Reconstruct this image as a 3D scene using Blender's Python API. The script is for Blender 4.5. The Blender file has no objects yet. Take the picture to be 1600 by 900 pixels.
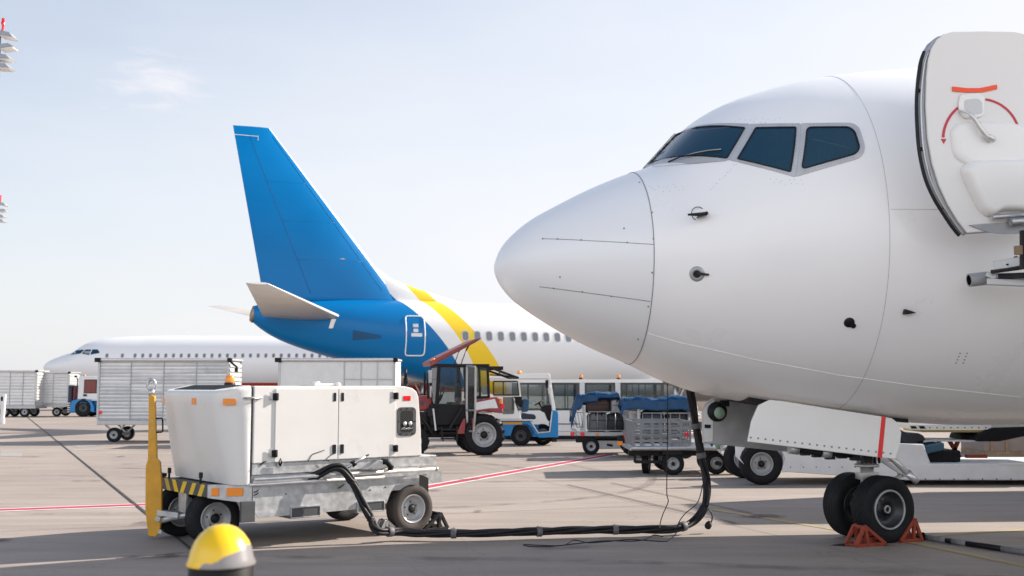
import bpy, bmesh, math, random
from mathutils import Vector, Matrix, noise
R = math.radians
random.seed(7)
scene = bpy.context.scene
COL = scene.collection

# ------------------------------------------------------------------ camera
F_PX, HOR, CAM_H = 1700.0, 603.0, 1.7
PITCH = math.atan((HOR - 450.0) / F_PX)
cam_d = bpy.data.cameras.new("camera")
cam = bpy.data.objects.new("camera", cam_d)
COL.objects.link(cam)
cam.location = (0, 0, CAM_H)
cam.rotation_euler = (R(90) + PITCH, 0, 0)
cam_d.sensor_width = 36.0
cam_d.lens = F_PX / 1600.0 * 36.0
cam_d.clip_start, cam_d.clip_end = 0.1, 6000
cam_d.dof.use_dof = True
cam_d.dof.focus_distance = 14.5
cam_d.dof.aperture_fstop = 2.3
scene.camera = cam
CP, SP = math.cos(PITCH), math.sin(PITCH)

def at(px, py, Y):
    """world point seen at photo pixel px,py at world depth Y"""
    rx, ru = (px - 800) / F_PX, (450 - py) / F_PX
    d = Vector((rx, CP - ru * SP, SP + ru * CP))
    t = Y / d.y
    return Vector((d.x * t, Y, CAM_H + d.z * t))

def gnd(px, py):
    rx, ru = (px - 800) / F_PX, (450 - py) / F_PX
    d = Vector((rx, CP - ru * SP, SP + ru * CP))
    t = -CAM_H / d.z
    return Vector((d.x * t, d.y * t, 0))

# ------------------------------------------------------------------ materials
def mat(name, color, rough=0.5, metal=0.0, spec=0.5, coat=0.0, var=0.0, vscale=3.0, bump=0.0, bscale=40.0, dirt=None, dscale=2.0, dthr=0.55, emit=None, estr=0.0):
    m = bpy.data.materials.new(name)
    m.use_nodes = True
    nt = m.node_tree
    b = nt.nodes["Principled BSDF"]
    b.inputs["Base Color"].default_value = (*color, 1)
    b.inputs["Roughness"].default_value = rough
    b.inputs["Metallic"].default_value = metal
    b.inputs["Specular IOR Level"].default_value = spec
    b.inputs["Coat Weight"].default_value = coat
    b.inputs["Coat Roughness"].default_value = 0.08
    tc = None
    if var or bump or dirt:
        tc = nt.nodes.new("ShaderNodeTexCoord")
    if var or dirt:
        n = nt.nodes.new("ShaderNodeTexNoise")
        n.inputs["Scale"].default_value = vscale
        n.inputs["Detail"].default_value = 6
        nt.links.new(tc.outputs["Object"], n.inputs["Vector"])
        mr = nt.nodes.new("ShaderNodeMapRange")
        mr.inputs["From Min"].default_value = 0.3
        mr.inputs["From Max"].default_value = 0.7
        mr.inputs["To Min"].default_value = 1 - var
        mr.inputs["To Max"].default_value = 1 + var
        nt.links.new(n.outputs["Fac"], mr.inputs["Value"])
        mx = nt.nodes.new("ShaderNodeMix")
        mx.data_type = 'RGBA'; mx.blend_type = 'MULTIPLY'
        mx.inputs[0].default_value = 1
        mx.inputs[6].default_value = (*color, 1)
        nt.links.new(mr.outputs["Result"], mx.inputs[7])
        out = mx.outputs[2]
        if dirt:
            n2 = nt.nodes.new("ShaderNodeTexNoise")
            n2.inputs["Scale"].default_value = dscale
            n2.inputs["Detail"].default_value = 8
            n2.inputs["Roughness"].default_value = 0.65
            nt.links.new(tc.outputs["Object"], n2.inputs["Vector"])
            mr2 = nt.nodes.new("ShaderNodeMapRange")
            mr2.inputs["From Min"].default_value = dthr
            mr2.inputs["From Max"].default_value = dthr + 0.2
            nt.links.new(n2.outputs["Fac"], mr2.inputs["Value"])
            mx2 = nt.nodes.new("ShaderNodeMix")
            mx2.data_type = 'RGBA'
            nt.links.new(mr2.outputs["Result"], mx2.inputs[0])
            nt.links.new(out, mx2.inputs[6])
            mx2.inputs[7].default_value = (*dirt, 1)
            out = mx2.outputs[2]
        nt.links.new(out, b.inputs["Base Color"])
        # a little roughness break-up as well
        mr3 = nt.nodes.new("ShaderNodeMapRange")
        mr3.inputs["From Min"].default_value = 0.3
        mr3.inputs["From Max"].default_value = 0.7
        mr3.inputs["To Min"].default_value = max(0.02, rough * 0.8)
        mr3.inputs["To Max"].default_value = min(1, rough * 1.25)
        nt.links.new(n.outputs["Fac"], mr3.inputs["Value"])
        nt.links.new(mr3.outputs["Result"], b.inputs["Roughness"])
    if bump:
        n = nt.nodes.new("ShaderNodeTexNoise")
        n.inputs["Scale"].default_value = bscale
        n.inputs["Detail"].default_value = 4
        nt.links.new(tc.outputs["Object"], n.inputs["Vector"])
        bp = nt.nodes.new("ShaderNodeBump")
        bp.inputs["Strength"].default_value = bump
        bp.inputs["Distance"].default_value = 0.02
        nt.links.new(n.outputs["Fac"], bp.inputs["Height"])
        nt.links.new(bp.outputs["Normal"], b.inputs["Normal"])
    if emit:
        b.inputs["Emission Color"].default_value = (*emit, 1)
        b.inputs["Emission Strength"].default_value = estr
    return m

def glass_mat(name, tint, opacity=0.3, rough=0.02):
    m = bpy.data.materials.new(name)
    m.use_nodes = True
    nt = m.node_tree
    nt.nodes.clear()
    o = nt.nodes.new("ShaderNodeOutputMaterial")
    t = nt.nodes.new("ShaderNodeBsdfTransparent"); t.inputs[0].default_value = (*tint, 1)
    d = nt.nodes.new("ShaderNodeBsdfPrincipled")
    d.inputs["Base Color"].default_value = (0.05, 0.07, 0.08, 1); d.inputs["Roughness"].default_value = 0.3
    g = nt.nodes.new("ShaderNodeBsdfGlossy"); g.inputs["Roughness"].default_value = rough
    f = nt.nodes.new("ShaderNodeFresnel"); f.inputs[0].default_value = 1.5
    m1 = nt.nodes.new("ShaderNodeMixShader"); m1.inputs[0].default_value = opacity
    nt.links.new(t.outputs[0], m1.inputs[1]); nt.links.new(d.outputs[0], m1.inputs[2])
    m2 = nt.nodes.new("ShaderNodeMixShader")
    nt.links.new(f.outputs[0], m2.inputs[0]); nt.links.new(m1.outputs[0], m2.inputs[1]); nt.links.new(g.outputs[0], m2.inputs[2])
    nt.links.new(m2.outputs[0], o.inputs["Surface"])
    return m

M = {}
M['jet_white'] = mat('jet_white_paint', (0.85, 0.848, 0.85), 0.33, coat=0.22, var=0.018, vscale=1.1, bump=0.012, bscale=3.0)
M['radome'] = mat('radome_paint', (0.80, 0.81, 0.825), 0.34, coat=0.2)
M['seam'] = mat('panel_seam_sealant', (0.21, 0.21, 0.22), 0.7)
M['seam_pale'] = mat('panel_seam_pale', (0.42, 0.42, 0.43), 0.6)
M['seam_faint'] = mat('panel_seam_faint', (0.62, 0.63, 0.64), 0.5)
M['seam_white'] = mat('panel_seam_white', (0.92, 0.91, 0.90), 0.5)
M['rivet'] = mat('rivet_grey', (0.22, 0.22, 0.23), 0.6)
M['frame_grey'] = mat('window_frame_grey', (0.36, 0.37, 0.39), 0.42, metal=0.35, var=0.05, vscale=8)
M['frame_light'] = mat('cockpit_frame_grey', (0.52, 0.53, 0.55), 0.42, metal=0.3, var=0.05, vscale=8)
M['cockpit'] = mat('cockpit_glass', (0.006, 0.040, 0.085), 0.06, spec=0.34, var=0.30, vscale=2.2)
M['white'] = mat('white_paint', (0.78, 0.77, 0.75), 0.38, coat=0.15, var=0.02, vscale=2.5)
M['gpu_white'] = mat('gpu_white_paint', (0.66, 0.645, 0.625), 0.38, coat=0.15, var=0.02, vscale=2.5, dirt=(0.52, 0.50, 0.48), dscale=3.5, dthr=0.60, bump=0.04, bscale=1.6)
M['far_white'] = mat('far_jet_white', (0.74, 0.74, 0.745), 0.35)
M['white_dirty'] = mat('white_paint_worn', (0.70, 0.71, 0.72), 0.5, var=0.06, vscale=4, dirt=(0.33, 0.31, 0.29), dscale=5, dthr=0.6)
M['door_in'] = mat('door_lining', (0.74, 0.73, 0.71), 0.5, var=0.015)
M['rubber'] = mat('tyre_rubber', (0.009, 0.0095, 0.012), 0.7, spec=0.25, var=0.25, vscale=7, bump=0.15, bscale=60)
M['rubber_brown'] = mat('tyre_rubber_dusty', (0.045, 0.036, 0.032), 0.8, var=0.2, vscale=9, bump=0.15, bscale=60)
M['black'] = mat('black_plastic', (0.007, 0.007, 0.009), 0.5, spec=0.25, var=0.2, vscale=10)
M['blackm'] = mat('black_metal', (0.011, 0.011, 0.013), 0.5, spec=0.3, metal=0.0, var=0.2, vscale=8)
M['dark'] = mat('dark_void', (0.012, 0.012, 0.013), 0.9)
M['rim'] = mat('rim_grey', (0.36, 0.37, 0.38), 0.45, metal=0.3, var=0.12, vscale=9, dirt=(0.13, 0.12, 0.11), dscale=9, dthr=0.6)
M['rim_dark'] = mat('rim_dark_grey', (0.040, 0.042, 0.048), 0.4, metal=0.4, var=0.2, vscale=14, dirt=(0.09, 0.035, 0.03), dscale=7, dthr=0.58)
M['galv'] = mat('galvanised_steel', (0.50, 0.505, 0.51), 0.42, metal=0.55, var=0.16, vscale=14, dirt=(0.36, 0.36, 0.36), dscale=6, dthr=0.5, bump=0.04, bscale=25)
M['cart_rail'] = mat('cart_rail_grey', (0.30, 0.305, 0.31), 0.45, metal=0.4, var=0.15, vscale=12)
M['galv_light'] = mat('galvanised_tube', (0.62, 0.61, 0.60), 0.36, metal=0.6, var=0.1, vscale=12)
M['steel'] = mat('bare_steel', (0.45, 0.46, 0.47), 0.35, metal=0.8, var=0.12, vscale=10)
M['alu'] = mat('aluminium_panel', (0.60, 0.605, 0.61), 0.42, metal=0.35, var=0.08, vscale=3, dirt=(0.42, 0.40, 0.38), dscale=2.5, dthr=0.6)
M['alu_frame'] = mat('aluminium_frame', (0.42, 0.43, 0.44), 0.4, metal=0.6, var=0.1, vscale=6)
M['tow_yellow'] = mat('tow_bar_yellow', (0.58, 0.29, 0.018), 0.45, var=0.1, vscale=9, dirt=(0.22, 0.14, 0.06), dscale=8, dthr=0.62)
M['stripe_yellow'] = mat('hazard_yellow', (0.72, 0.47, 0.02), 0.5, var=0.08, vscale=8)
M['charcoal'] = mat('charcoal_paint', (0.055, 0.058, 0.062), 0.55, var=0.12, vscale=8)
M['amber'] = mat('amber_lens', (0.80, 0.24, 0.012), 0.25, coat=0.4)
M['red_lens'] = mat('red_lens', (0.72, 0.012, 0.018), 0.25, coat=0.4)
M['red'] = mat('tractor_red', (0.27, 0.042, 0.045), 0.42, var=0.12, vscale=5, dirt=(0.25, 0.12, 0.10), dscale=6, dthr=0.6)
M['red_mark'] = mat('red_marking', (0.50, 0.025, 0.05), 0.5)
M['strap'] = mat('orange_red_strap', (0.85, 0.085, 0.022), 0.55)
M['orange'] = mat('chock_orange', (0.27, 0.040, 0.016), 0.6, var=0.2, vscale=12, dirt=(0.10, 0.035, 0.025), dscale=10, dthr=0.52)
M['jet_blue'] = mat('jet_blue_paint', (0.0, 0.145, 0.385), 0.35, spec=0.2, var=0.05, vscale=0.5)
M['tug_blue'] = mat('tug_blue_paint', (0.004, 0.19, 0.47), 0.35, coat=0.1, var=0.06, vscale=4)
M['belly_red'] = mat('belly_red_paint', (0.55, 0.045, 0.02), 0.4, var=0.05)
M['tarp'] = mat('blue_tarpaulin', (0.003, 0.046, 0.125), 0.42, spec=0.3, var=0.2, vscale=5, bump=0.25, bscale=12)
M['seat_blue'] = mat('blue_seat_vinyl', (0.015, 0.07, 0.14), 0.5, var=0.1)
M['cable'] = mat('cable_rubber', (0.008, 0.008, 0.010), 0.5, spec=0.3, var=0.2, vscale=20)
M['clamp'] = mat('clamp_grey', (0.10, 0.10, 0.11), 0.6)
M['win_dark'] = mat('cabin_window', (0.14, 0.155, 0.18), 0.15, spec=0.6)
M['win_frame'] = mat('cabin_window_frame', (0.50, 0.51, 0.52), 0.4)
M['stab_beige'] = mat('stabiliser_grey', (0.58, 0.545, 0.50), 0.45, var=0.04)
M['bare_tail'] = mat('exhaust_metal', (0.30, 0.24, 0.19), 0.45, metal=0.6, var=0.2)
def cockpit_glass():
    m = glass_mat('cockpit_glass', (0.42, 0.62, 0.74), 0.52, 0.02)
    for n in m.node_tree.nodes:
        if n.type == 'BSDF_PRINCIPLED': n.inputs["Base Color"].default_value = (0.016, 0.085, 0.150, 1); n.inputs["Roughness"].default_value = 0.35
    return m
M['cockpit_near'] = cockpit_glass()
M['glass'] = glass_mat('vehicle_glass', (0.80, 0.85, 0.86), 0.08)
M['glass_dark'] = glass_mat('dirty_vehicle_glass', (0.50, 0.53, 0.54), 0.28)
M['green'] = mat('pale_green_pad', (0.22, 0.33, 0.25), 0.5, var=0.2, vscale=30)
M['bag_brown'] = mat('brown_bag', (0.050, 0.028, 0.024), 0.7, var=0.2, vscale=12, bump=0.2)
M['bag_grey'] = mat('grey_bag', (0.13, 0.14, 0.15), 0.6, var=0.2, vscale=12, bump=0.2)
M['bag_black'] = mat('black_bag', (0.02, 0.022, 0.028), 0.6, var=0.2, vscale=12, bump=0.2)
M['bag_pale'] = mat('pale_grey_bag', (0.30, 0.29, 0.30), 0.6, var=0.2, vscale=12, bump=0.2)
M['bag_navy'] = mat('navy_bag', (0.018, 0.03, 0.06), 0.5, var=0.2, vscale=12, bump=0.2)
M['wood'] = mat('weathered_wood', (0.30, 0.20, 0.12), 0.8, var=0.25, vscale=7)
M['crate'] = mat('grey_board', (0.27, 0.22, 0.19), 0.8, var=0.12, vscale=5)
M['red_paint'] = mat('road_red', (0.46, 0.035, 0.07), 0.8, var=0.15, vscale=6, dirt=(0.30, 0.18, 0.17), dscale=3, dthr=0.62)
M['white_line'] = mat('road_white', (0.66, 0.63, 0.60), 0.8, var=0.1, vscale=6, dirt=(0.38, 0.34, 0.31), dscale=3, dthr=0.55)
M['yellow_line'] = mat('road_yellow', (0.36, 0.28, 0.14), 0.8, var=0.2, vscale=5, dirt=(0.28, 0.25, 0.21), dscale=3, dthr=0.50)
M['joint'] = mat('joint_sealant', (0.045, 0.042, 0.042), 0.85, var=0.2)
M['joint_pale'] = mat('joint_worn', (0.22, 0.20, 0.185), 0.9, var=0.2)
M['patch'] = mat('concrete_patch', (0.31, 0.285, 0.265), 0.9, var=0.15, vscale=1.5)
M['oil'] = mat('oil_stain', (0.05, 0.04, 0.045), 0.35, var=0.3, vscale=3)

# ------------------------------------------------------------------ mesh builder
class MB:
    def __init__(s):
        s.v, s.f, s.m, s.sm = [], [], [], []
    def add(s, vs, fs, mi=0, smooth=False):
        o = len(s.v)
        s.v += [tuple(v) for v in vs]
        for f in fs:
            s.f.append([i + o for i in f]); s.m.append(mi); s.sm.append(smooth)
        return s
    def box(s, c, size, rot=None, mi=0):
        hx, hy, hz = size[0] / 2, size[1] / 2, size[2] / 2
        vs = [Vector((x, y, z)) for x in (-hx, hx) for y in (-hy, hy) for z in (-hz, hz)]
        if rot is not None: vs = [rot @ v for v in vs]
        vs = [v + Vector(c) for v in vs]
        return s.add(vs, [(0, 1, 3, 2), (4, 6, 7, 5), (0, 4, 5, 1), (2, 3, 7, 6), (0, 2, 6, 4), (1, 5, 7, 3)], mi)
    def bx(s, x0, x1, y0, y1, z0, z1, mi=0):
        return s.box(((x0 + x1) / 2, (y0 + y1) / 2, (z0 + z1) / 2), (abs(x1 - x0), abs(y1 - y0), abs(z1 - z0)), None, mi)
    def bar(s, p0, p1, w, h=None, mi=0, up=(0, 0, 1)):
        """rectangular bar from p0 to p1"""
        p0, p1 = Vector(p0), Vector(p1)
        h = w if h is None else h
        d = (p1 - p0)
        L = d.length
        d.normalize()
        u = Vector(up)
        if abs(d.dot(u)) > 0.98: u = Vector((0, 1, 0))
        a = d.cross(u).normalized(); b = a.cross(d).normalized()
        rot = Matrix((d, a, b)).transposed()
        return s.box((p0 + p1) / 2, (L, w, h), rot, mi)
    def tube(s, pts, r, n=8, mi=0, closed=False, caps=True, smooth=True):
        pts = [Vector(p) for p in pts]
        N = len(pts)
        rs = r if isinstance(r, (list, tuple)) else [r] * N
        t0 = (pts[1] - pts[0]).normalized()
        u = Vector((0, 0, 1)) if abs(t0.z) < 0.9 else Vector((1, 0, 0))
        a = t0.cross(u).normalized()
        vs = []
        for i, p in enumerate(pts):
            if closed: t = (pts[(i + 1) % N] - pts[i - 1]).normalized()
            elif i == 0: t = t0
            elif i == N - 1: t = (pts[-1] - pts[-2]).normalized()
            else: t = (pts[i + 1] - pts[i - 1]).normalized()
            a = (a - t * a.dot(t))
            if a.length < 1e-6: a = t.orthogonal()
            a.normalize()
            b = t.cross(a)
            for k in range(n):
                an = 2 * math.pi * k / n
                vs.append(p + (a * math.cos(an) + b * math.sin(an)) * rs[i])
        fs = []
        for i in range(N if closed else N - 1):
            j = (i + 1) % N
            for k in range(n):
                k2 = (k + 1) % n
                fs.append((i * n + k, i * n + k2, j * n + k2, j * n + k))
        s.add(vs, fs, mi, smooth)
        if caps and not closed:
            o = len(s.v) - len(vs)
            s.f.append([o + k for k in range(n)][::-1]); s.m.append(mi); s.sm.append(False)
            s.f.append([o + (N - 1) * n + k for k in range(n)]); s.m.append(mi); s.sm.append(False)
        return s
    def cyl(s, p0, p1, r0, r1=None, n=20, mi=0, caps=True):
        return s.tube([p0, p1], [r0, r0 if r1 is None else r1], n, mi, False, caps)
    def lathe(s, prof, o=(0, 0, 0), axis=(0, 0, 1), n=32, mi=0, smooth=True, close_prof=False):
        """prof: list of (radius, height along axis)"""
        ax = Vector(axis).normalized(); o = Vector(o)
        a = ax.orthogonal().normalized(); b = ax.cross(a)
        P = len(prof)
        vs = []
        for k in range(n):
            an = 2 * math.pi * k / n
            e = a * math.cos(an) + b * math.sin(an)
            for (r, h) in prof: vs.append(o + e * r + ax * h)
        fs = []
        for k in range(n):
            k2 = (k + 1) % n
            for i in range(P if close_prof else P - 1):
                j = (i + 1) % P
                fs.append((k * P + i, k2 * P + i, k2 * P + j, k * P + j))
        return s.add(vs, fs, mi, smooth)
    def prism(s, poly, a0, a1, plane='xz', mi=0, smooth=False):
        """poly in the plane, extruded along the third axis from a0 to a1"""
        def P(u, v, w):
            return {'xz': (u, w, v), 'xy': (u, v, w), 'yz': (w, u, v)}[plane]
        n = len(poly)
        vs = [P(u, v, a0) for u, v in poly] + [P(u, v, a1) for u, v in poly]
        s.add(vs, [list(range(n)), list(range(2 * n - 1, n - 1, -1))], mi)
        o = len(s.v) - 2 * n
        for i in range(n):
            j = (i + 1) % n
            s.f.append([o + i, o + j, o + n + j, o + n + i]); s.m.append(mi); s.sm.append(smooth)
        return s
    def mesh(s, name, mats, fix=True):
        me = bpy.data.meshes.new(name)
        me.from_pydata(s.v, [], s.f)
        for m in mats: me.materials.append(m)
        me.polygons.foreach_set("material_index", s.m)
        me.polygons.foreach_set("use_smooth", s.sm)
        me.update()
        if fix:
            bm = bmesh.new(); bm.from_mesh(me)
            bmesh.ops.recalc_face_normals(bm, faces=bm.faces)
            bm.to_mesh(me); bm.free()
        return me
    def build(s, name, mats, parent=None, bevel=0.0, seg=2, fix=True):
        if not isinstance(mats, (list, tuple)): mats = [mats]
        o = bpy.data.objects.new(name, s.mesh(name, mats, fix))
        COL.objects.link(o)
        if parent is not None: o.parent = parent
        if bevel:
            b = o.modifiers.new("bevel", 'BEVEL')
            b.width = bevel; b.segments = seg; b.limit_method = 'ANGLE'; b.angle_limit = R(35)
            b.harden_normals = False
        return o

def rpoly(poly, r, n=5):
    """round the corners of a 2D polygon; r a number or one per corner"""
    out = []
    N = len(poly)
    for i in range(N):
        p = Vector(poly[i]).to_2d(); a = Vector(poly[i - 1]).to_2d(); b = Vector(poly[(i + 1) % N]).to_2d()
        rr = r[i] if isinstance(r, (list, tuple)) else r
        if rr <= 0: out.append((p.x, p.y)); continue
        da, db = (a - p), (b - p)
        k = min(rr, da.length * 0.49, db.length * 0.49)
        p0, p1 = p + da.normalized() * k, p + db.normalized() * k
        for q in range(n + 1):
            t = q / n
            w = p0 * (1 - t) ** 2 + p * 2 * t * (1 - t) + p1 * t * t
            out.append((w.x, w.y))
    return out

def spline(pts, n=8):
    pts = [Vector(p) for p in pts]
    out = []
    for i in range(len(pts) - 1):
        p0 = pts[max(0, i - 1)]; p1 = pts[i]; p2 = pts[i + 1]; p3 = pts[min(len(pts) - 1, i + 2)]
        for k in range(n):
            t = k / n
            out.append(0.5 * ((2 * p1) + (p2 - p0) * t + (2 * p0 - 5 * p1 + 4 * p2 - p3) * t * t + (3 * p1 - p0 - 3 * p2 + p3) * t ** 3))
    out.append(pts[-1])
    return out

def pchip(xs, ys):
    n = len(xs)
    h = [xs[i + 1] - xs[i] for i in range(n - 1)]
    d = [(ys[i + 1] - ys[i]) / h[i] for i in range(n - 1)]
    m = [0.0] * n
    for i in range(1, n - 1):
        if d[i - 1] * d[i] <= 0: m[i] = 0
        else:
            w1, w2 = 2 * h[i] + h[i - 1], h[i] + 2 * h[i - 1]
            m[i] = (w1 + w2) / (w1 / d[i - 1] + w2 / d[i])
    m[0], m[-1] = d[0], d[-1]
    def f(x):
        if x <= xs[0]: return ys[0]
        if x >= xs[-1]: return ys[-1]
        lo, hi = 0, n - 1
        while hi - lo > 1:
            mid = (lo + hi) // 2
            if xs[mid] <= x: lo = mid
            else: hi = mid
        t = (x - xs[lo]) / h[lo]
        return ((2 * t ** 3 - 3 * t ** 2 + 1) * ys[lo] + (t ** 3 - 2 * t ** 2 + t) * h[lo] * m[lo]
                + (-2 * t ** 3 + 3 * t ** 2) * ys[lo + 1] + (t ** 3 - t ** 2) * h[lo] * m[lo + 1])
    return f

def tag(o, label=None, cat=None, group=None, kind=None):
    if label: o['label'] = label
    if cat: o['category'] = cat
    if group: o['group'] = group
    if kind: o['kind'] = kind
    return o

def thing(name, label, cat, loc=(0, 0, 0), rz=0.0, group=None):
    o = bpy.data.objects.new(name, None)
    COL.objects.link(o)
    o.empty_display_size = 0.3
    o.location = loc; o.rotation_euler = (0, 0, rz)
    return tag(o, label, cat, group)

def copy_tree(o, parent=None):
    c = o.copy(); COL.objects.link(c)
    if parent is not None: c.parent = parent
    for ch in list(o.children): copy_tree(ch, c)
    return c

def wheel(parent, c, r, w, axis=(0, 1, 0), rimr=0.55, rim=None, tyre=None, lugs=0, dish=0.25, holes=5, n=40, name='wheel', out=-1):
    """rim + hub mesh named wheel with a child tyre; out = side of the axis the outer face looks to"""
    rim = rim or M['rim']; tyre = tyre or M['rubber']
    ax = Vector(axis).normalized(); c = Vector(c)
    e = parent
    b = MB()
    ri = r * rimr
    hw = w / 2
    for sgn in (out, -out):
        d = dish if sgn == out else dish * 0.7
        prof = [(ri * 1.02, sgn * hw * 0.82), (ri * 0.97, sgn * hw * 0.92), (ri * 0.90, sgn * hw * 0.80), (ri * 0.84, sgn * hw * (0.75 - d)),
                (ri * 0.62, sgn * hw * (0.62 - d)), (ri * 0.36, sgn * hw * (0.72 - d)), (ri * 0.30, sgn * hw * (0.95 - d))]
        b.lathe(prof, c, ax, n)
        # hub
        b.lathe([(ri * 0.36, sgn * hw * (0.72 - d)), (ri * 0.27, sgn * hw * (0.80 - d)), (ri * 0.24, sgn * hw * (1.04 - d)), (ri * 0.12, sgn * hw * (1.10 - d)), (0.0001, sgn * hw * (1.10 - d))], c, ax, 16, 1)
        a1 = ax.orthogonal().normalized(); a2 = ax.cross(a1)
        for k in range(holes):
            an = 2 * math.pi * (k + 0.3) / holes
            p = c + (a1 * math.cos(an) + a2 * math.sin(an)) * ri * 0.48 + ax * (sgn * hw * (0.665 - d))
            b.cyl(p, p + ax * sgn * hw * 0.07, ri * 0.055, n=8, mi=1)
    W = b.build(name, [rim, M['blackm']], parent)
    t = MB()
    P = [(ri * 1.0, -hw * 0.80), (ri * 1.12, -hw * 0.97), (r * 0.80, -hw * 1.04), (r * 0.92, -hw * 0.98), (r * 0.975, -hw * 0.86)]
    grooves = 4 if not lugs else 0
    if grooves:
        for k in range(grooves):
            g0 = -0.62 + k * 0.36
            P += [(r * 0.995, hw * (g0 - 0.12)), (r * 1.0, hw * g0), (r * 0.975, hw * (g0 + 0.02)), (r * 0.975, hw * (g0 + 0.06)), (r * 1.0, hw * (g0 + 0.08))]
        P += [(r * 0.998, hw * 0.74)]
    else:
        P += [(r * 0.985, -hw * 0.6), (r * 0.985, hw * 0.6)]
    P += [(r * 0.975, hw * 0.86), (r * 0.92, hw * 0.98), (r * 0.80, hw * 1.04), (ri * 1.12, hw * 0.97), (ri * 1.0, hw * 0.80)]
    t.lathe(P, c, ax, n)
    if lugs:
        a1 = ax.orthogonal().normalized(); a2 = ax.cross(a1)
        for k in range(lugs):
            for sgn in (-1, 1):
                an = 2 * math.pi * (k + (0.5 if sgn > 0 else 0)) / lugs
                e1 = a1 * math.cos(an) + a2 * math.sin(an); e2 = ax.cross(e1)
                rot = Matrix((e1, e2, ax)).transposed() @ Matrix.Rotation(R(35) * sgn, 3, 'X')
                t.box(c + e1 * r * 0.985 + ax * sgn * hw * 0.5, (r * 0.08, r * 0.09, hw * 1.15), rot)
    t.build('tyre', tyre, W)
    return W

def beacon(parent, c, r=0.06, h=0.11, base=True, name='beacon'):
    c = Vector(c)
    b = MB()
    if base: b.lathe([(0.001, 0), (r * 1.15, 0), (r * 1.2, h * 0.12), (r * 1.1, h * 0.32), (0.001, h * 0.32)], c, n=20, mi=1)
    b.lathe([(r * 0.98, h * 0.32), (r * 1.0, h * 0.5), (r * 0.9, h * 0.9), (r * 0.75, h), (0.001, h)], c, n=20)
    return b.build(name, [M['amber'], M['blackm']], parent)
# ================================================================== aeroplanes
def cut_hole(bm, poly, ylim=None):
    """cut a convex (x,z) polygon out of a mesh, straight through along y"""
    c = Vector((sum(q[0] for q in poly) / len(poly), 0, sum(q[1] for q in poly) / len(poly)))
    ed = []
    for i in range(len(poly)):
        a = Vector((poly[i][0], 0, poly[i][1])); d = Vector((poly[(i + 1) % len(poly)][0], 0, poly[(i + 1) % len(poly)][1])) - a
        if d.length < 1e-5: continue
        n = Vector((d.z, 0, -d.x)).normalized()
        if n.dot(c - a) > 0: n = -n
        ed.append((a, n))
    r = max((Vector((q[0], 0, q[1])) - c).length for q in poly) + 0.12
    for (a, n) in ed:
        fs = [f for f in bm.faces if (Vector((f.calc_center_median().x, 0, f.calc_center_median().z)) - c).length < r]
        g = list({e for f in fs for e in f.edges}) + list({v for f in fs for v in f.verts}) + fs
        bmesh.ops.bisect_plane(bm, geom=g, plane_co=a, plane_no=n, dist=1e-6)
    kill = [f for f in bm.faces if all(n.dot(Vector((f.calc_center_median().x, 0, f.calc_center_median().z)) - a) < 0 for (a, n) in ed)]
    bmesh.ops.delete(bm, geom=kill, context='FACES')

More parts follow.
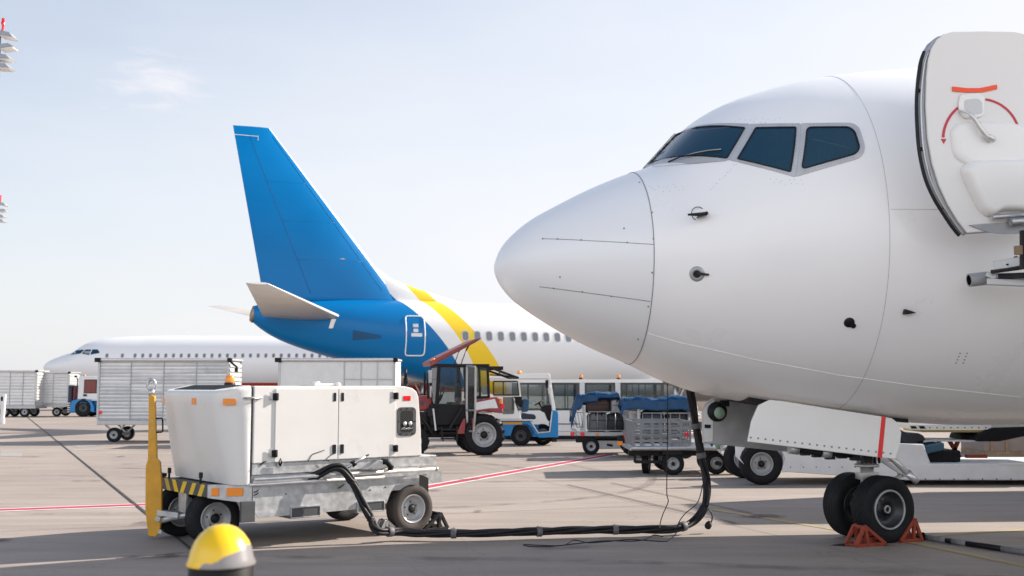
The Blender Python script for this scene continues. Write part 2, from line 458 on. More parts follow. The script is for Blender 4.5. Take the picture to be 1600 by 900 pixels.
class Fus:
    """fuselage shape: x aft of the nose tip, z above the ground, lateral y symmetric"""
    def __init__(s, L, remap=None, ends=True):
        s.L = L
        top = [(0, 3.04), (.015, 3.11), (.058, 3.225), (.20, 3.405), (.418, 3.58), (.706, 3.74), (1.066, 3.92), (1.50, 4.095), (1.66, 4.145), (1.72, 4.175), (1.98, 4.445), (2.12, 4.582),
               (2.29, 4.718), (2.58, 4.880), (2.94, 5.012), (3.37, 5.13), (3.8, 5.203), (4.31, 5.255), (4.85, 5.29), (5.97, 5.32), (7.0, 5.33)]
        bot = [(0, 3.04), (.022, 2.93), (.094, 2.80), (.20, 2.68), (.418, 2.515), (.706, 2.335), (1.066, 2.14), (1.5, 1.95), (1.93, 1.745), (2.36, 1.605), (2.94, 1.50),
               (3.66, 1.397), (4.52, 1.30), (5.24, 1.265), (7.0, 1.25)]
        hw = [(0, 0), (.015, .11), (.06, .22), (.2, .41), (.42, .605), (.7, .785), (1.07, .975), (1.53, 1.17), (2.0, 1.335), (2.58, 1.50), (3.37, 1.68), (4.3, 1.81), (5.3, 1.87), (7.0, 1.88)]
        zm = [(0, 3.04), (1.5, 3.08), (3, 3.2), (5, 3.29), (7, 3.32)]
        if remap:
            fix = lambda tab: [tab[0]] + [remap(*q_) for q_ in tab[1:-1]] + [(8.5, tab[-1][1])]
            z0_ = remap(0, 3.04)[1]
            top, bot = fix(top), fix(bot)
            top[0], bot[0], zm[0] = (0, z0_), (0, z0_), (0, z0_)
            zm[1] = (zm[1][0], zm[1][1] - 0.03)
        a = [(11.5, 5.25, 1.25, 1.88, 3.32), (8, 5.25, 1.66, 1.72, 3.5), (6, 5.25, 2.14, 1.52, 3.7), (4, 5.22, 2.62, 1.22, 3.95), (2.4, 5.14, 3.05, .87, 4.15), (1.0, 5.03, 3.55, .54, 4.35), (.35, 4.95, 3.92, .36, 4.45), (0, 4.85, 4.2, .26, 4.52)]
        for (u, zt, zb, w, z) in a:
            x = L - u
            top.append((x, zt)); bot.append((x, zb)); hw.append((x, w)); zm.append((x, z))
        q = lambda t: pchip([math.sqrt(p[0]) for p in t], [p[1] for p in t])
        s.ft, s.fb, s.fw, s.fz = q(top), q(bot), q(hw), q(zm)
    def sec(s, x):
        k = math.sqrt(max(0, x))
        return s.ft(k), s.fb(k), s.fw(k), s.fz(k)
    def y(s, x, z):
        zt, zb, w, zm = s.sec(x)
        t = (z - zm) / (zt - zm) if z > zm else (zm - z) / (zm - zb)
        return w * math.sqrt(max(0.0, 1 - t * t))
    def ring_pt(s, x, th):
        """th = 0 top, pi/2 the +y side"""
        zt, zb, w, zm = s.sec(x)
        c = math.cos(th)
        return Vector((x, w * math.sin(th), zm + (zt - zm) * c if c > 0 else zm + (zm - zb) * c))
    def normal(s, x, z, side):
        e = 0.01
        p = Vector((x, side * s.y(x, z), z))
        px = Vector((x + e, side * s.y(x + e, z), z)); pz = Vector((x, side * s.y(x, z + e), z + e))
        n = (px - p).cross(pz - p).normalized()
        return n if n.y * side > 0 else -n
    def on(s, x, z, side, off=0.0):
        return Vector((x, side * s.y(x, z), z)) + (s.normal(x, z, side) * off if off else Vector())
    def loft(s, x0, x1, n, ring=80, mi=0):
        b = MB()
        xs = []
        for i in range(n + 1):
            t = i / n
            if x0 == 0: t = t ** 2
            xs.append(x0 + (x1 - x0) * t)
        vs, fs = [], []
        start = 0
        if x0 == 0:
            vs.append(s.ring_pt(0, 0)); xs = xs[1:]; start = 1
        for x in xs:
            for k in range(ring): vs.append(s.ring_pt(x, 2 * math.pi * k / ring))
        for i in range(len(xs) - 1):
            for k in range(ring):
                k2 = (k + 1) % ring
                fs.append((start + i * ring + k, start + i * ring + k2, start + (i + 1) * ring + k2, start + (i + 1) * ring + k))
        if start:
            for k in range(ring): fs.append((0, 1 + (k + 1) % ring, 1 + k))
        return b.add(vs, fs, mi, True)
    def patch(s, poly, side, off, skirt=0.02, step=0.08, mi=0, b=None, hole=None):
        """polygon in (x,z) laid on the skin, raised by off, with a skirt back to the skin"""
        bm = bmesh.new()
        f = bm.faces.new([bm.verts.new((p[0], 0, p[1])) for p in poly])
        xs = [p[0] for p in poly]; zs = [p[1] for p in poly]
        for (lo, hi, no) in ((min(xs), max(xs), (1, 0, 0)), (min(zs), max(zs), (0, 0, 1))):
            k = max(1, int((hi - lo) / step))
            for i in range(1, k):
                c = lo + (hi - lo) * i / k
                co = (c, 0, 0) if no[0] else (0, 0, c)
                bmesh.ops.bisect_plane(bm, geom=bm.verts[:] + bm.edges[:] + bm.faces[:], plane_co=co, plane_no=no)
        if hole: cut_hole(bm, hole)
        bm.verts.ensure_lookup_table(); bm.verts.index_update()
        b = b or MB()
        vs = [s.on(v.co.x, v.co.z, side, off) for v in bm.verts]
        fs = [[v.index for v in fc.verts] for fc in bm.faces]
        b.add(vs, fs, mi, True)
        be = [e for e in bm.edges if e.is_boundary]
        for e in be:
            i, j = e.verts[0], e.verts[1]
            q = [s.on(i.co.x, i.co.z, side, off), s.on(j.co.x, j.co.z, side, off), s.on(j.co.x, j.co.z, side, off - skirt), s.on(i.co.x, i.co.z, side, off - skirt)]
            b.add(q, [(0, 1, 2, 3)], mi, False)
        bm.free()
        return b

def airfoil(n=10, t=0.12):
    """closed loop (chord fraction, thickness fraction) from trailing edge over the top to the leading edge and back"""
    def th(x): return 5 * t * (0.2969 * math.sqrt(x) - 0.126 * x - 0.3516 * x * x + 0.2843 * x ** 3 - 0.1036 * x ** 4)
    xs = [0.5 * (1 + math.cos(math.pi * k / n)) for k in range(n + 1)]
    up = [(x, th(x)) for x in xs]
    lo = [(x, -th(x)) for x in reversed(xs[1:-1])]
    return up + lo

def surface(stations, t=0.11, mi_le=None, le=0.05, n=12, mi_low=None):
    """stations: (leading edge point, chord, thickness direction); chord runs along +x"""
    b = MB()
    sec = airfoil(n, t)
    K = len(sec)
    vs = []
    for (p, c, d) in stations:
        p, d = Vector(p), Vector(d).normalized()
        for (u, v) in sec: vs.append(p + Vector((1, 0, 0)) * (u * c) + d * (v * c))
    for i in range(len(stations) - 1):
        for k in range(K):
            k2 = (k + 1) % K
            m = 0
            if mi_low is not None and k >= K // 2: m = mi_low
            if mi_le is not None and max(sec[k][0], sec[k2][0]) < le: m = mi_le
            b.add([vs[i * K + k], vs[i * K + k2], vs[(i + 1) * K + k2], vs[(i + 1) * K + k]], [(0, 1, 2, 3)], m, True)
    b.add(vs[:K], [list(range(K))]); b.add(vs[-K:], [list(range(K))][::-1], mi_le or 0)
    return b

def weld(o, d=0.0005):
    bm = bmesh.new(); bm.from_mesh(o.data)
    bmesh.ops.remove_doubles(bm, verts=bm.verts, dist=d)
    bmesh.ops.recalc_face_normals(bm, faces=bm.faces)
    bm.to_mesh(o.data); bm.free()
    return o

def engine(root, x, y, z, mats, side):
    b = MB()
    b.lathe([(0.78, 0.0), (0.86, -0.05), (0.93, 0.05), (1.0, 0.5), (1.02, 1.2), (0.95, 2.2), (0.78, 3.0), (0.74, 3.02), (0.72, 2.6), (0.74, 0.4), (0.78, 0.0)], (x, y, z), (1, 0, 0), 36)
    e = b.build('engine_nacelle', mats, root)
    c = MB()
    c.lathe([(0.001, 0.2), (0.18, 0.4), (0.26, 0.62), (0.73, 0.66)], (x, y, z), (1, 0, 0), 28)
    c.lathe([(0.62, 2.6), (0.5, 3.2), (0.36, 3.8), (0.10, 4.2), (0.001, 4.25)], (x, y, z), (1, 0, 0), 28)
    c.build('engine_core', M['steel'], e)
    p = MB()
    p.prism([(x + 0.8, z + 0.95), (x + 3.6, z + 1.35), (x + 4.6, z + 1.1), (x + 3.2, z + 0.5), (x + 1.2, z + 0.7)], y - 0.16, y + 0.16)
    p.build('engine_pylon', mats, root, 0.05)

def main_gear(root, x, y, side):
    b = MB()
    b.cyl((x, y, 0.56), (x, y, 2.0), 0.12); b.bar((x - .5, y, 1.9), (x, y, 0.9), 0.09)
    b.cyl((x, y - 0.5, 0.56), (x, y + 0.5, 0.56), 0.08)
    g = b.build('main_gear_leg', M['steel'], root)
    for k in (-1, 1):
        wheel(root, (x, y + k * 0.43, 0.56), 0.56, 0.4, out=k)

def nose_gear_simple(root, x):
    b = MB()
    b.cyl((x, 0, 0.35), (x, 0, 1.6), 0.08); b.cyl((x, -.3, 0.35), (x, .3, 0.35), 0.06)
    b.bar((x - 1.0, 0, 1.5), (x, 0, 0.8), 0.07)
    b.build('nose_gear_leg', M['steel'], root)
    for k in (-1, 1): wheel(root, (x, k * 0.2, 0.345), 0.345, 0.2, out=k)

def win_shape(x, z, w=0.27, h=0.40, r=0.12):
    return rpoly([(x - w / 2, z - h / 2), (x + w / 2, z - h / 2), (x + w / 2, z + h / 2), (x - w / 2, z + h / 2)], r, 4)

def jet_common(root, fus, skin, side, wing_mat, L, fin_pts, stab_pts, fin_mats, stab_mats, aft=0.0, engine_mats=None):
    """wings, tail surfaces, engines, landing gear"""
    o = fin_pts
    f = surface([(p, c, (0, 1, 0)) for (p, c) in fin_pts], 0.10, 1, 0.035, n=18).build('tail_fin', fin_mats, root)
    weld(f)
    for sg in (1, -1):
        st = [((p[0], sg * p[1], p[2]), c, (0, -0.12 * sg, 1)) for (p, c) in stab_pts]
        h = surface(st, 0.10, 1, 0.06, mi_low=2).build('horizontal_stabiliser', stab_mats, root)
        weld(h)
    dx = L - 39.5
    dx = dx * 0.55 + aft
    for sg in (1, -1):
        st = [((11.8 + dx, sg * 1.2, 1.75), 8.0, (0, 0, 1)), ((15.3 + dx, sg * 5.4, 2.25), 4.9, (0, 0, 1)), ((22.3 + dx, sg * 17.0, 3.55), 1.5, (0, 0, 1))]
        w = surface(st, 0.12, 1, 0.04).build('wing', [wing_mat, M['steel']], root)
        weld(w)
        engine(root, 12.2 + dx, sg * 4.9, 1.42, engine_mats or skin, sg)
        main_gear(root, 19.3 + dx, sg * 2.86, sg)
    b = MB()      # wing-to-body fairing
    b.lathe([(0.02, 0), (0.8, 0.7), (1.15, 2.0), (1.25, 4.5), (1.2, 7.0), (0.8, 9.0), (0.02, 10.2)], (0, 0, 0), (1, 0, 0), 36)
    b.v = [(v[0] + 11.5 + dx, v[1] * 1.75, 1.75 + v[2] * 0.62) for v in b.v]
    b.build('wing_root_fairing', skin, root)

# ------------------------------------------------------------------ the white jet in front
Y0 = 12.25
JX0 = (772 - 800) / F_PX * Y0
YAW = R(7.0)
CYW, SYW = math.cos(YAW), math.sin(YAW)
PIV = 4.15                       # the nose wheel stays put when the jet is turned
N0 = Vector((JX0 + PIV - PIV * CYW, Y0 - PIV * SYW, 0))
def on_plane(px, py, yl):
    """photo pixel -> (x, z) on the jet's own plane y = yl"""
    rx, ru = (px - 800) / F_PX, (450 - py) / F_PX
    d = Vector((rx, CP - ru * SP, SP + ru * CP))
    n = Vector((-SYW, CYW, 0))
    o = N0 + n * yl
    t = (o - cam.location).dot(n) / d.dot(n)
    w = cam.location + d * t
    return ((w - N0).dot(Vector((CYW, SYW, 0))), w.z)
TIPX = None
def remap_(x, z):
    # profile points were measured on a plane facing the camera; move them to the turned plane
    X_, Zr = JX0 + x, z - CAM_H
    k = X_ / Y0
    # (N0.x + u c) = k (N0.y + u s)
    u = (k * N0.y - N0.x) / (CYW - k * SYW)
    Y_ = N0.y + u * SYW
    return (max(u - TIPX, 0.0), CAM_H + Zr * Y_ / Y0)
TIPX = 0.0
TIPX = remap_(0, 3.04)[0] if False else ((JX0 / Y0) * N0.y - N0.x) / (CYW - (JX0 / Y0) * SYW)
N0 = N0 + Vector((CYW, SYW, 0)) * TIPX
TIPX = 0.0
jet = thing('passenger_jet', 'nearest jet, all white, with its front door swung open and nose wheels chocked', 'airplane', N0, YAW)
FU = Fus(39.5, remap_)

def onjet(px, py):
    """photo pixel -> (x, z) on the near skin of the white jet"""
    y = -1.5
    for _ in range(30):
        x, z = on_plane(px, py, y)
        y = 0.5 * y - 0.5 * FU.y(x, z)
    return on_plane(px, py, y)

SX = onjet(1022, 382)[0]           # radome seam
RX = onjet(1390, 350)[0]           # frame seam
weld(FU.loft(0, SX, 60, 128).build('radome', M['radome'], jet))
b = FU.loft(SX, 3.0, 90, 128)
for (xa, xb, nn_) in ((3.0, 12.0, 90), (12.0, 39.5, 60)):
    b2 = FU.loft(xa, xb, nn_, 128); b.add(b2.v, b2.f, 0, True)
b.add([FU.ring_pt(39.5, 2 * math.pi * k / 128) for k in range(128)], [list(range(128))])
fus_o = weld(b.build('fuselage', M['jet_white'], jet))
# seams
def skin_line(pts, side=-1, off=0.0, sub=1):
    out = []
    for i in range(len(pts) - 1):
        for k in range(10):
            t = k / 10
            x = pts[i][0] * (1 - t) + pts[i + 1][0] * t; z = pts[i][1] * (1 - t) + pts[i + 1][1] * t
            out.append(FU.on(x, z, side, off))
    out.append(FU.on(pts[-1][0], pts[-1][1], side, off))
    return out
b = MB()
b.tube([FU.ring_pt(SX, 2 * math.pi * k / 120) for k in range(120)], 0.0052, 5, 0, True)
seam = b.build('radome_seam', M['seam'], jet)
b = MB()
b.tube([FU.ring_pt(RX, 2 * math.pi * k / 120) for k in range(120)], 0.0030, 5, 0, True)
b.tube(skin_line([onjet(1012, 521), onjet(1060, 535), onjet(1180, 562), onjet(1310, 586), onjet(1440, 604), onjet(1598, 621)]), 0.0036, 5, 1)
b.tube(skin_line([onjet(1392, 327), onjet(1470, 327.5), onjet(1596, 328)]), 0.0022, 5, 0)
b.build('skin_seam_line', [M['seam_pale'], M['seam_white']], jet)
b = MB()
b.tube(skin_line([onjet(849, 373), onjet(920, 376), onjet(1022, 382)]), 0.0034, 5)
b.tube(skin_line([onjet(843, 448), onjet(920, 458), onjet(1016, 471)]), 0.0040, 5)
b.build('lightning_strip_line', M['seam'], jet)
# rivets and fasteners
b = MB()
def rivet(px, py, r=0.006, m=0):
    x, z = onjet(px, py)
    n = FU.normal(x, z, -1); p = FU.on(x, z, -1, -0.002)
    b.cyl(p, p + n * 0.005, r, n=7, mi=m)
for (px, py) in [(999, 285), (1019, 332), (1021, 373), (1019, 426), (1013, 479), (997, 530), (848, 373), (871, 373.5), (908, 375), (980, 379), (865, 450.5), (910, 456), (955, 463), (975, 357), (875, 433)]:
    rivet(px, py, 0.010)
random.seed(3)
for i in range(12): rivet(1112 + i * 3.4 + random.uniform(-2, 2), 296 - i * 3.6 + random.uniform(-2, 2), 0.003)
for i in range(16): rivet(1150 + i * 4.6 + random.uniform(-1.5, 1.5), 192 - (i % 2) * 6 + random.uniform(-2, 2), 0.003)
for i in range(14): rivet(1014 + i * 4.2 + random.uniform(-2, 2), 290 + (i % 3) * 4 + random.uniform(-2, 2), 0.003)
for i in range(12): rivet(1205 + i * 4.5 + random.uniform(-2, 2), 281 + (i % 2) * 6 + random.uniform(-2, 2), 0.003)
for i in range(8): rivet(1494 + (i % 2) * 11 + (3 - i // 2) * 2.0, 552 + (i // 2) * 5, 0.008)
b.build('fastener_line', M['rivet'], jet)

# cockpit windows
def winpoly(pts, r=0.02):
    return rpoly([onjet(*p) for p in pts], r, 4)
WGLASS = [([(1015.5, 257.5), (1055, 213), (1164, 201), (1136, 248)], 0.012), ([(1152.5, 249), (1181, 201), (1243.5, 200), (1235, 269)], 0.014),
          ([(1252.5, 265), (1261, 200), (1326, 199.5), (1335, 206), (1343, 232), (1337, 241)], 0.05)]
WFRAME = [([(1003.5, 263.5), (1053, 208.5), (1172, 194.5), (1141, 250.5), (1080, 257)], 0.02), ([(1140, 250.7), (1171.5, 194.7), (1250.5, 193.5), (1242.5, 277)], 0.015),
          ([(1243.3, 276.5), (1251.5, 193.5), (1331, 192.5), (1342, 199), (1352.5, 233), (1345, 247)], [.02, .02, .06, .06, .06, .06])]
wframes = []
for side in (-1, 1):
    for (g, rg), (fpoly, rf) in zip(WGLASS, WFRAME):
        fr = FU.patch(winpoly(fpoly, rf), side, 0.009, 0.022, 0.035, hole=winpoly(g, rg)).build('cockpit_window', M['frame_light'], jet)
        FU.patch(winpoly(g, rg), side, 0.0070, 0.0, 0.035).build('pane', M['cockpit_near'], fr)
        sb = MB()
        loop = [FU.on(x0 + (x1 - x0) * k / 5, z0 + (z1 - z0) * k / 5, side, 0.0125) for (x0, z0), (x1, z1) in zip(winpoly(g, rg), winpoly(g, rg)[1:] + winpoly(g, rg)[:1]) for k in range(5)]
        sb.tube(loop, 0.0085, 6, 0, True)
        sb.build('window_seal', M['blackm'], fr)
        rv = MB(); ring_ = []
        ctr = Vector((sum(p[0] for p in fpoly) / len(fpoly), sum(p[1] for p in fpoly) / len(fpoly)))
        if side == -1: wframes.append(fr)
        for i in range(len(g)):
            a, c = Vector(g[i]), Vector(g[(i + 1) % len(g)])
            L_ = (c - a).length
            k = int(L_ / 5)
            nrm = Vector((c.y - a.y, -(c.x - a.x))).normalized()
            if nrm.dot((a + c) / 2 - ctr) < 0: nrm = -nrm
            for q in range(1, k):
                p = a.lerp(c, q / k) + nrm * 4.2
                x, z = onjet(p.x, p.y)
                n_ = FU.normal(x, z, side); pp = FU.on(x, z, side, 0.007)
                rv.cyl(pp, pp + n_ * 0.003, 0.0035, n=6); ring_.append(pp)
        if len(ring_) > 3: rv.tube(ring_, 0.0012, 4, 0, True)
        rv.build('screw_line', M['rivet'], fr)
    wb = MB()
    A = [FU.on(*onjet(px, py), side, o_) for (px, py, o_) in [(1046, 255, .02), (1066, 250, .045), (1098, 244.5, .05), (1130, 239, .045)]]
    wb.tube(A, [0.009, 0.008, 0.007, 0.006], 6)
    wb.tube([FU.on(*onjet(px, py), side, .035) for (px, py) in [(1072, 247.5), (1088, 242.5), (1110, 238.5), (1128, 237)]], 0.006, 6, 1)
    wb.build('windscreen_wiper', [M['blackm'], M['steel']], jet)

# window openings in the skin, and the cockpit behind them
bm = bmesh.new(); bm.from_mesh(fus_o.data)
for (g, rg) in WGLASS: cut_hole(bm, winpoly(g, rg))
bm.to_mesh(fus_o.data); bm.free()
CK = mat('cockpit_lining', (0.06, 0.065, 0.07), 0.8)
def interior(name, b, m): return b.build(name, m, jet, 0.02)
b = MB(); b.bx(1.95, 4.5, -1.0, 1.0, 3.30, 3.36); b.bx(4.45, 4.5, -1.4, 1.4, 3.3, 4.7); interior('cockpit_floor', b, CK)
b = MB(); b.prism([(2.0, 3.5), (1.95, 4.13), (2.45, 4.17), (2.62, 4.05), (2.62, 3.5)], -0.72, 0.72); interior('instrument_panel', b, M['black'])
for sy in (-0.55, 0.55):
    b = MB(); b.bx(3.35, 3.50, sy - 0.27, sy + 0.27, 3.55, 4.32); b.bx(3.36, 3.48, sy - 0.15, sy + 0.15, 4.33, 4.58); b.bx(2.95, 3.45, sy - 0.27, sy + 0.27, 3.5, 3.65); interior('pilot_seat', b, mat('seat_sheepskin', (0.23, 0.17, 0.13), 0.9))
    b = MB(); b.tube([(2.70, sy, 3.6), (2.72, sy, 4.0), (2.78, sy - 0.14, 4.1)], 0.025, 8); interior('control_column', b, M['black'])
b = MB(); b.bx(2.95, 4.3, -0.4, 0.4, 4.62, 4.68); interior('overhead_panel', b, M['charcoal'])
b = MB(); b.tube([FU.on(*onjet(px, py), -1, -0.10) for (px, py) in [(1268, 206), (1300, 214), (1332, 222)]], 0.008, 6); b.build('window_handle', M['stripe_yellow'], jet)

# probes and ports
def probe_base(px, py, r=0.075):
    x, z = onjet(px, py)
    n = FU.normal(x, z, -1); p = FU.on(x, z, -1, -0.004)
    return x, z, n, p
x, z, n, p = probe_base(1091, 334)
b = MB(); b.tube([p + n * 0.006 + Vector((math.cos(a) * 0.068, 0, math.sin(a) * 0.068)) for a in [k * math.pi / 16 for k in range(32)]], 0.004, 5, 0, True)
q = p + n * 0.13
b.prism([(x - 0.02, z - 0.045), (x + 0.07, z - 0.02), (x + 0.06, z + 0.01), (x - 0.0, z - 0.01)], p.y - 0.12, p.y + 0.02)
b.tube([Vector((x + 0.05, p.y - 0.115, z - 0.016)), Vector((x - 0.05, p.y - 0.12, z - 0.026)), Vector((x - 0.14, p.y - 0.12, z - 0.03))], [0.02, 0.017, 0.010], 8)
b.build('pitot_probe', M['blackm'], jet)
x, z, n, p = probe_base(1089, 428)
b = MB(); b.lathe([(0.001, 0.012), (0.03, 0.012), (0.034, 0.02), (0.06, 0.016), (0.072, 0.008), (0.078, 0.0)], p, n, 24, 1)
b.cyl(p, p + n * 0.03, 0.036, n=18)
b.prism([(x - 0.02, z - 0.012), (x + 0.11, z - 0.02), (x + 0.11, z - 0.002), (x - 0.01, z + 0.014)], p.y - 0.05, p.y - 0.02)
b.build('vane_sensor', [M['blackm'], M['frame_grey']], jet)
x, z, n, p = probe_base(1327, 504)
b = MB(); b.lathe([(0.054, 0.003), (0.05, 0.012), (0.03, 0.02), (0.001, 0.022)], p, n, 20)
b.cyl(p + Vector((0.04, 0, -0.03)), p + Vector((0.04, 0, -0.03)) + n * 0.015, 0.026, n=12)
b.build('drain_port', M['black'], jet)
x, z, n, p = probe_base(1416, 488)
b = MB(); b.prism([(x - 0.035, z - 0.02), (x - 0.03, z + 0.03), (x + 0.0, z + 0.02), (x + 0.085, z - 0.005), (x + 0.0, z - 0.022)], p.y - 0.05, p.y + 0.03)
b.build('temperature_probe', M['blackm'], jet, 0.004)
# wheel bay and nose gear
dl_ = lambda px: on_plane(px, 630, -0.4)[0]
XA = 4.09
xs_ = [dl_(1172)] + [2.9, 3.3, 3.7, 4.1] + [4.5]
b = MB(); b.prism([(x, FU.fb(math.sqrt(x)) - 0.004) for x in xs_] + [(xs_[-1], 1.75), (xs_[0], 1.95)], -0.36, 0.36)
bay = b.build('nose_gear_bay', M['dark'], jet)
def gear_door(y, outline, mats, sgn):
    g = MB()
    g.prism(outline, y - 0.022, y + 0.022)
    return g.build('nose_gear_door', mats, jet, 0.008)
dl = on_plane
YN, YF = -0.52, 0.52
near = [dl(1168, 690, YN), dl(1174, 658, YN), dl(1185, 633, YN), dl(1203, 624.5, YN), dl(1225, 627, YN), dl(1300, 639, YN), dl(1370, 649.5, YN), dl(1392, 653, YN), dl(1402, 661, YN), dl(1407, 676, YN), dl(1405, 695, YN), dl(1398, 717, YN), dl(1380, 715.5, YN), dl(1300, 706, YN)]
nd = gear_door(-0.52, near, M['white'], -1)
s_ = MB()
s_.prism([dl(1376, 650.2, YN), dl(1382.5, 651.2, YN), dl(1376.5, 715.1, YN), dl(1369.5, 714.3, YN)], -0.5455, -0.541)
s_.build('red_stripe', M['red_lens'], nd)
s_ = MB()
for i in range(20):
    px = 1173 + i * 11.5; py = 683.5 + (px - 1173) * 0.115
    w = dl(px, py, YN - 0.022)
    s_.cyl((w[0], -0.546, w[1]), (w[0], -0.54, w[1]), 0.011, n=8)
s_.build('rivet_line', M['rivet'], nd)
far = [dl(1098, 692, YF), dl(1096.5, 645, YF), dl(1102, 630, YF), dl(1115, 622, YF), dl(1170, 626, YF), dl(1300, 640, YF), dl(1395, 655, YF), dl(1395, 722, YF), dl(1240, 707, YF)]
fd = gear_door(0.52, far, M['alu_frame'], 1)
s_ = MB()
s_.prism([dl(1099.5, 690, YF), dl(1098, 645, YF), dl(1103, 631.5, YF), dl(1115, 624, YF), dl(1113, 650, YF), dl(1112, 690, YF)], 0.488, 0.496)
s_.build('door_edge_panel', M['white_dirty'], fd)
s_ = MB()
s_.prism([dl(1099.5, 663, YF), dl(1109, 663.5, YF), dl(1108.5, 669, YF), dl(1099.5, 668.5, YF)], 0.476, 0.487)
s_.build('hinge_slot', M['black'], fd)
s_ = MB()
w = Vector((dl(1121, 643, 0.47)[0], 0.47, dl(1121, 643, YF)[1]))
s_.lathe([(0.001, -0.06), (0.08, -0.05), (0.115, 0.0), (0.115, 0.03)], w, (0, 1, 0), 24, 1)
s_.lathe([(0.001, -0.105), (0.04, -0.098), (0.068, -0.055)], w + Vector((0.02, 0, -0.01)), (0.35, 1, 0.1), 24, 0)
s_.bx(w.x + 0.03, w.x + 0.12, 0.40, 0.46, w.z + 0.06, w.z + 0.13, 1)
s_.build('taxi_light', [M['green'], M['black']], fd)
# leg
axd = Vector((math.cos(R(-66.4) - YAW), math.sin(R(-66.4) - YAW), 0))      # axle, far to near: the nose wheels are turned
C0 = Vector((XA + 0.11, 0.05, 0.36))
b = MB()
b.cyl((C0.x, C0.y, 0.36), (C0.x, C0.y, 0.86), 0.075, n=20)
b.cyl((C0.x, C0.y, 0.80), (C0.x, C0.y, 1.45), 0.11, n=24)
b.cyl((C0.x, C0.y, 0.80), (C0.x, C0.y, 0.83), 0.135, n=24); b.cyl((C0.x, C0.y, 0.93), (C0.x, C0.y, 0.96), 0.135, n=24)
for k in range(5): b.box((C0.x - 0.11 + 0.05 * k, C0.y - 0.12, 0.88), (0.018, 0.03, 0.07), None, 1)
b.cyl(C0 - axd * 0.20, C0 + axd * 0.20, 0.055, n=16)
b.bx(C0.x - 0.10, C0.x + 0.10, C0.y - 0.09, C0.y + 0.09, 0.66, 0.74)
leg = b.build('nose_gear_leg', [M['galv_light'], M['blackm']], jet)
b = MB()      # torque links
b.bar((C0.x + 0.10, C0.y, 0.92), (C0.x + 0.40, C0.y - 0.05, 0.72), 0.07, 0.04); b.bar((C0.x + 0.40, C0.y - 0.05, 0.72), (C0.x + 0.06, C0.y, 0.48), 0.07, 0.04)
b.cyl((C0.x + 0.40, C0.y - 0.11, 0.72), (C0.x + 0.40, C0.y + 0.03, 0.72), 0.03, n=12)
b.build('torque_link', M['steel'], jet)
b = MB()
b.cyl((C0.x - 0.05, -0.28, 1.08), (C0.x + 0.34, -0.35, 0.70), 0.032, n=12); b.cyl((C0.x + 0.28, -0.345, 0.76), (C0.x + 0.38, -0.36, 0.66), 0.045, 0.03, n=12)
b.cyl((C0.x - 0.16, -0.25, 1.15), (C0.x - 0.0, -0.25, 1.10), 0.05, n=12)
b.build('drag_strut', M['galv_light'], jet)
b = MB()
b.tube([(C0.x - 1.05, -0.42, 1.03), (C0.x - 0.75, -0.42, 0.99), (C0.x - 0.3, -0.40, 0.96)], 0.035, 10)
b.cyl((C0.x - 1.08, -0.42, 1.035), (C0.x - 0.98, -0.42, 1.02), 0.055, n=14, mi=1); b.cyl((C0.x - 0.72, -0.42, 0.99), (C0.x - 0.62, -0.42, 0.975), 0.052, n=14, mi=1)
for k in range(6): b.box((C0.x - 0.9 + k * 0.14, -0.40 + 0.02 * (k % 2), 0.985 - 0.012 * k), (0.09, 0.08, 0.05 + 0.02 * (k % 3)))
b.build('door_linkage', [M['black'], M['alu_frame']], jet)
for sgn, nm in ((1, 0), (-1, 1)):
    wheel(jet, C0 + axd * sgn * 0.235, 0.36, 0.235, axis=axd, rimr=0.60, rim=M['rim_dark'], out=sgn, dish=0.55, holes=9, n=56, name='nose_wheel')
    rb = MB()
    ax_ = axd * sgn
    pts = []
    a1 = Vector((0, 0, 1)); a2 = axd.cross(a1)
    cc = C0 + axd * sgn * (0.235 + 0.108)
    rb.tube([cc + (a1 * math.cos(t) + a2 * math.sin(t)) * 0.205 for t in [2 * math.pi * k / 48 for k in range(48)]], 0.012, 8, 0, True)
    hb = cc - ax_ * 0.04
    rb.tube([hb + (a1 * math.cos(t) + a2 * math.sin(t)) * 0.036 for t in [2 * math.pi * k / 12 for k in range(12)]], 0.011, 6, 0, True)
    rb.cyl(hb - ax_ * 0.05, hb, 0.02, n=10, mi=1)
    rb.build('wheel_rim_ring', [M['rim'], M['black']], jet)

jet_common(jet, FU, M['jet_white'], -1, M['jet_white'], 39.5,
           [((39.5 - 7.5, 0, 5.0), 7.3, ), ((39.5 - 5.9, 0, 5.25), 5.6), ((39.5 - 0.6, 0, 12.4), 1.7)],
           [((39.5 - 5.0, 0.5, 4.5), 3.7), ((39.5 - 0.4, 7.1, 5.4), 1.2)],
           [M['jet_white'], M['white']], [M['jet_white'], M['white'], M['stab_beige']])

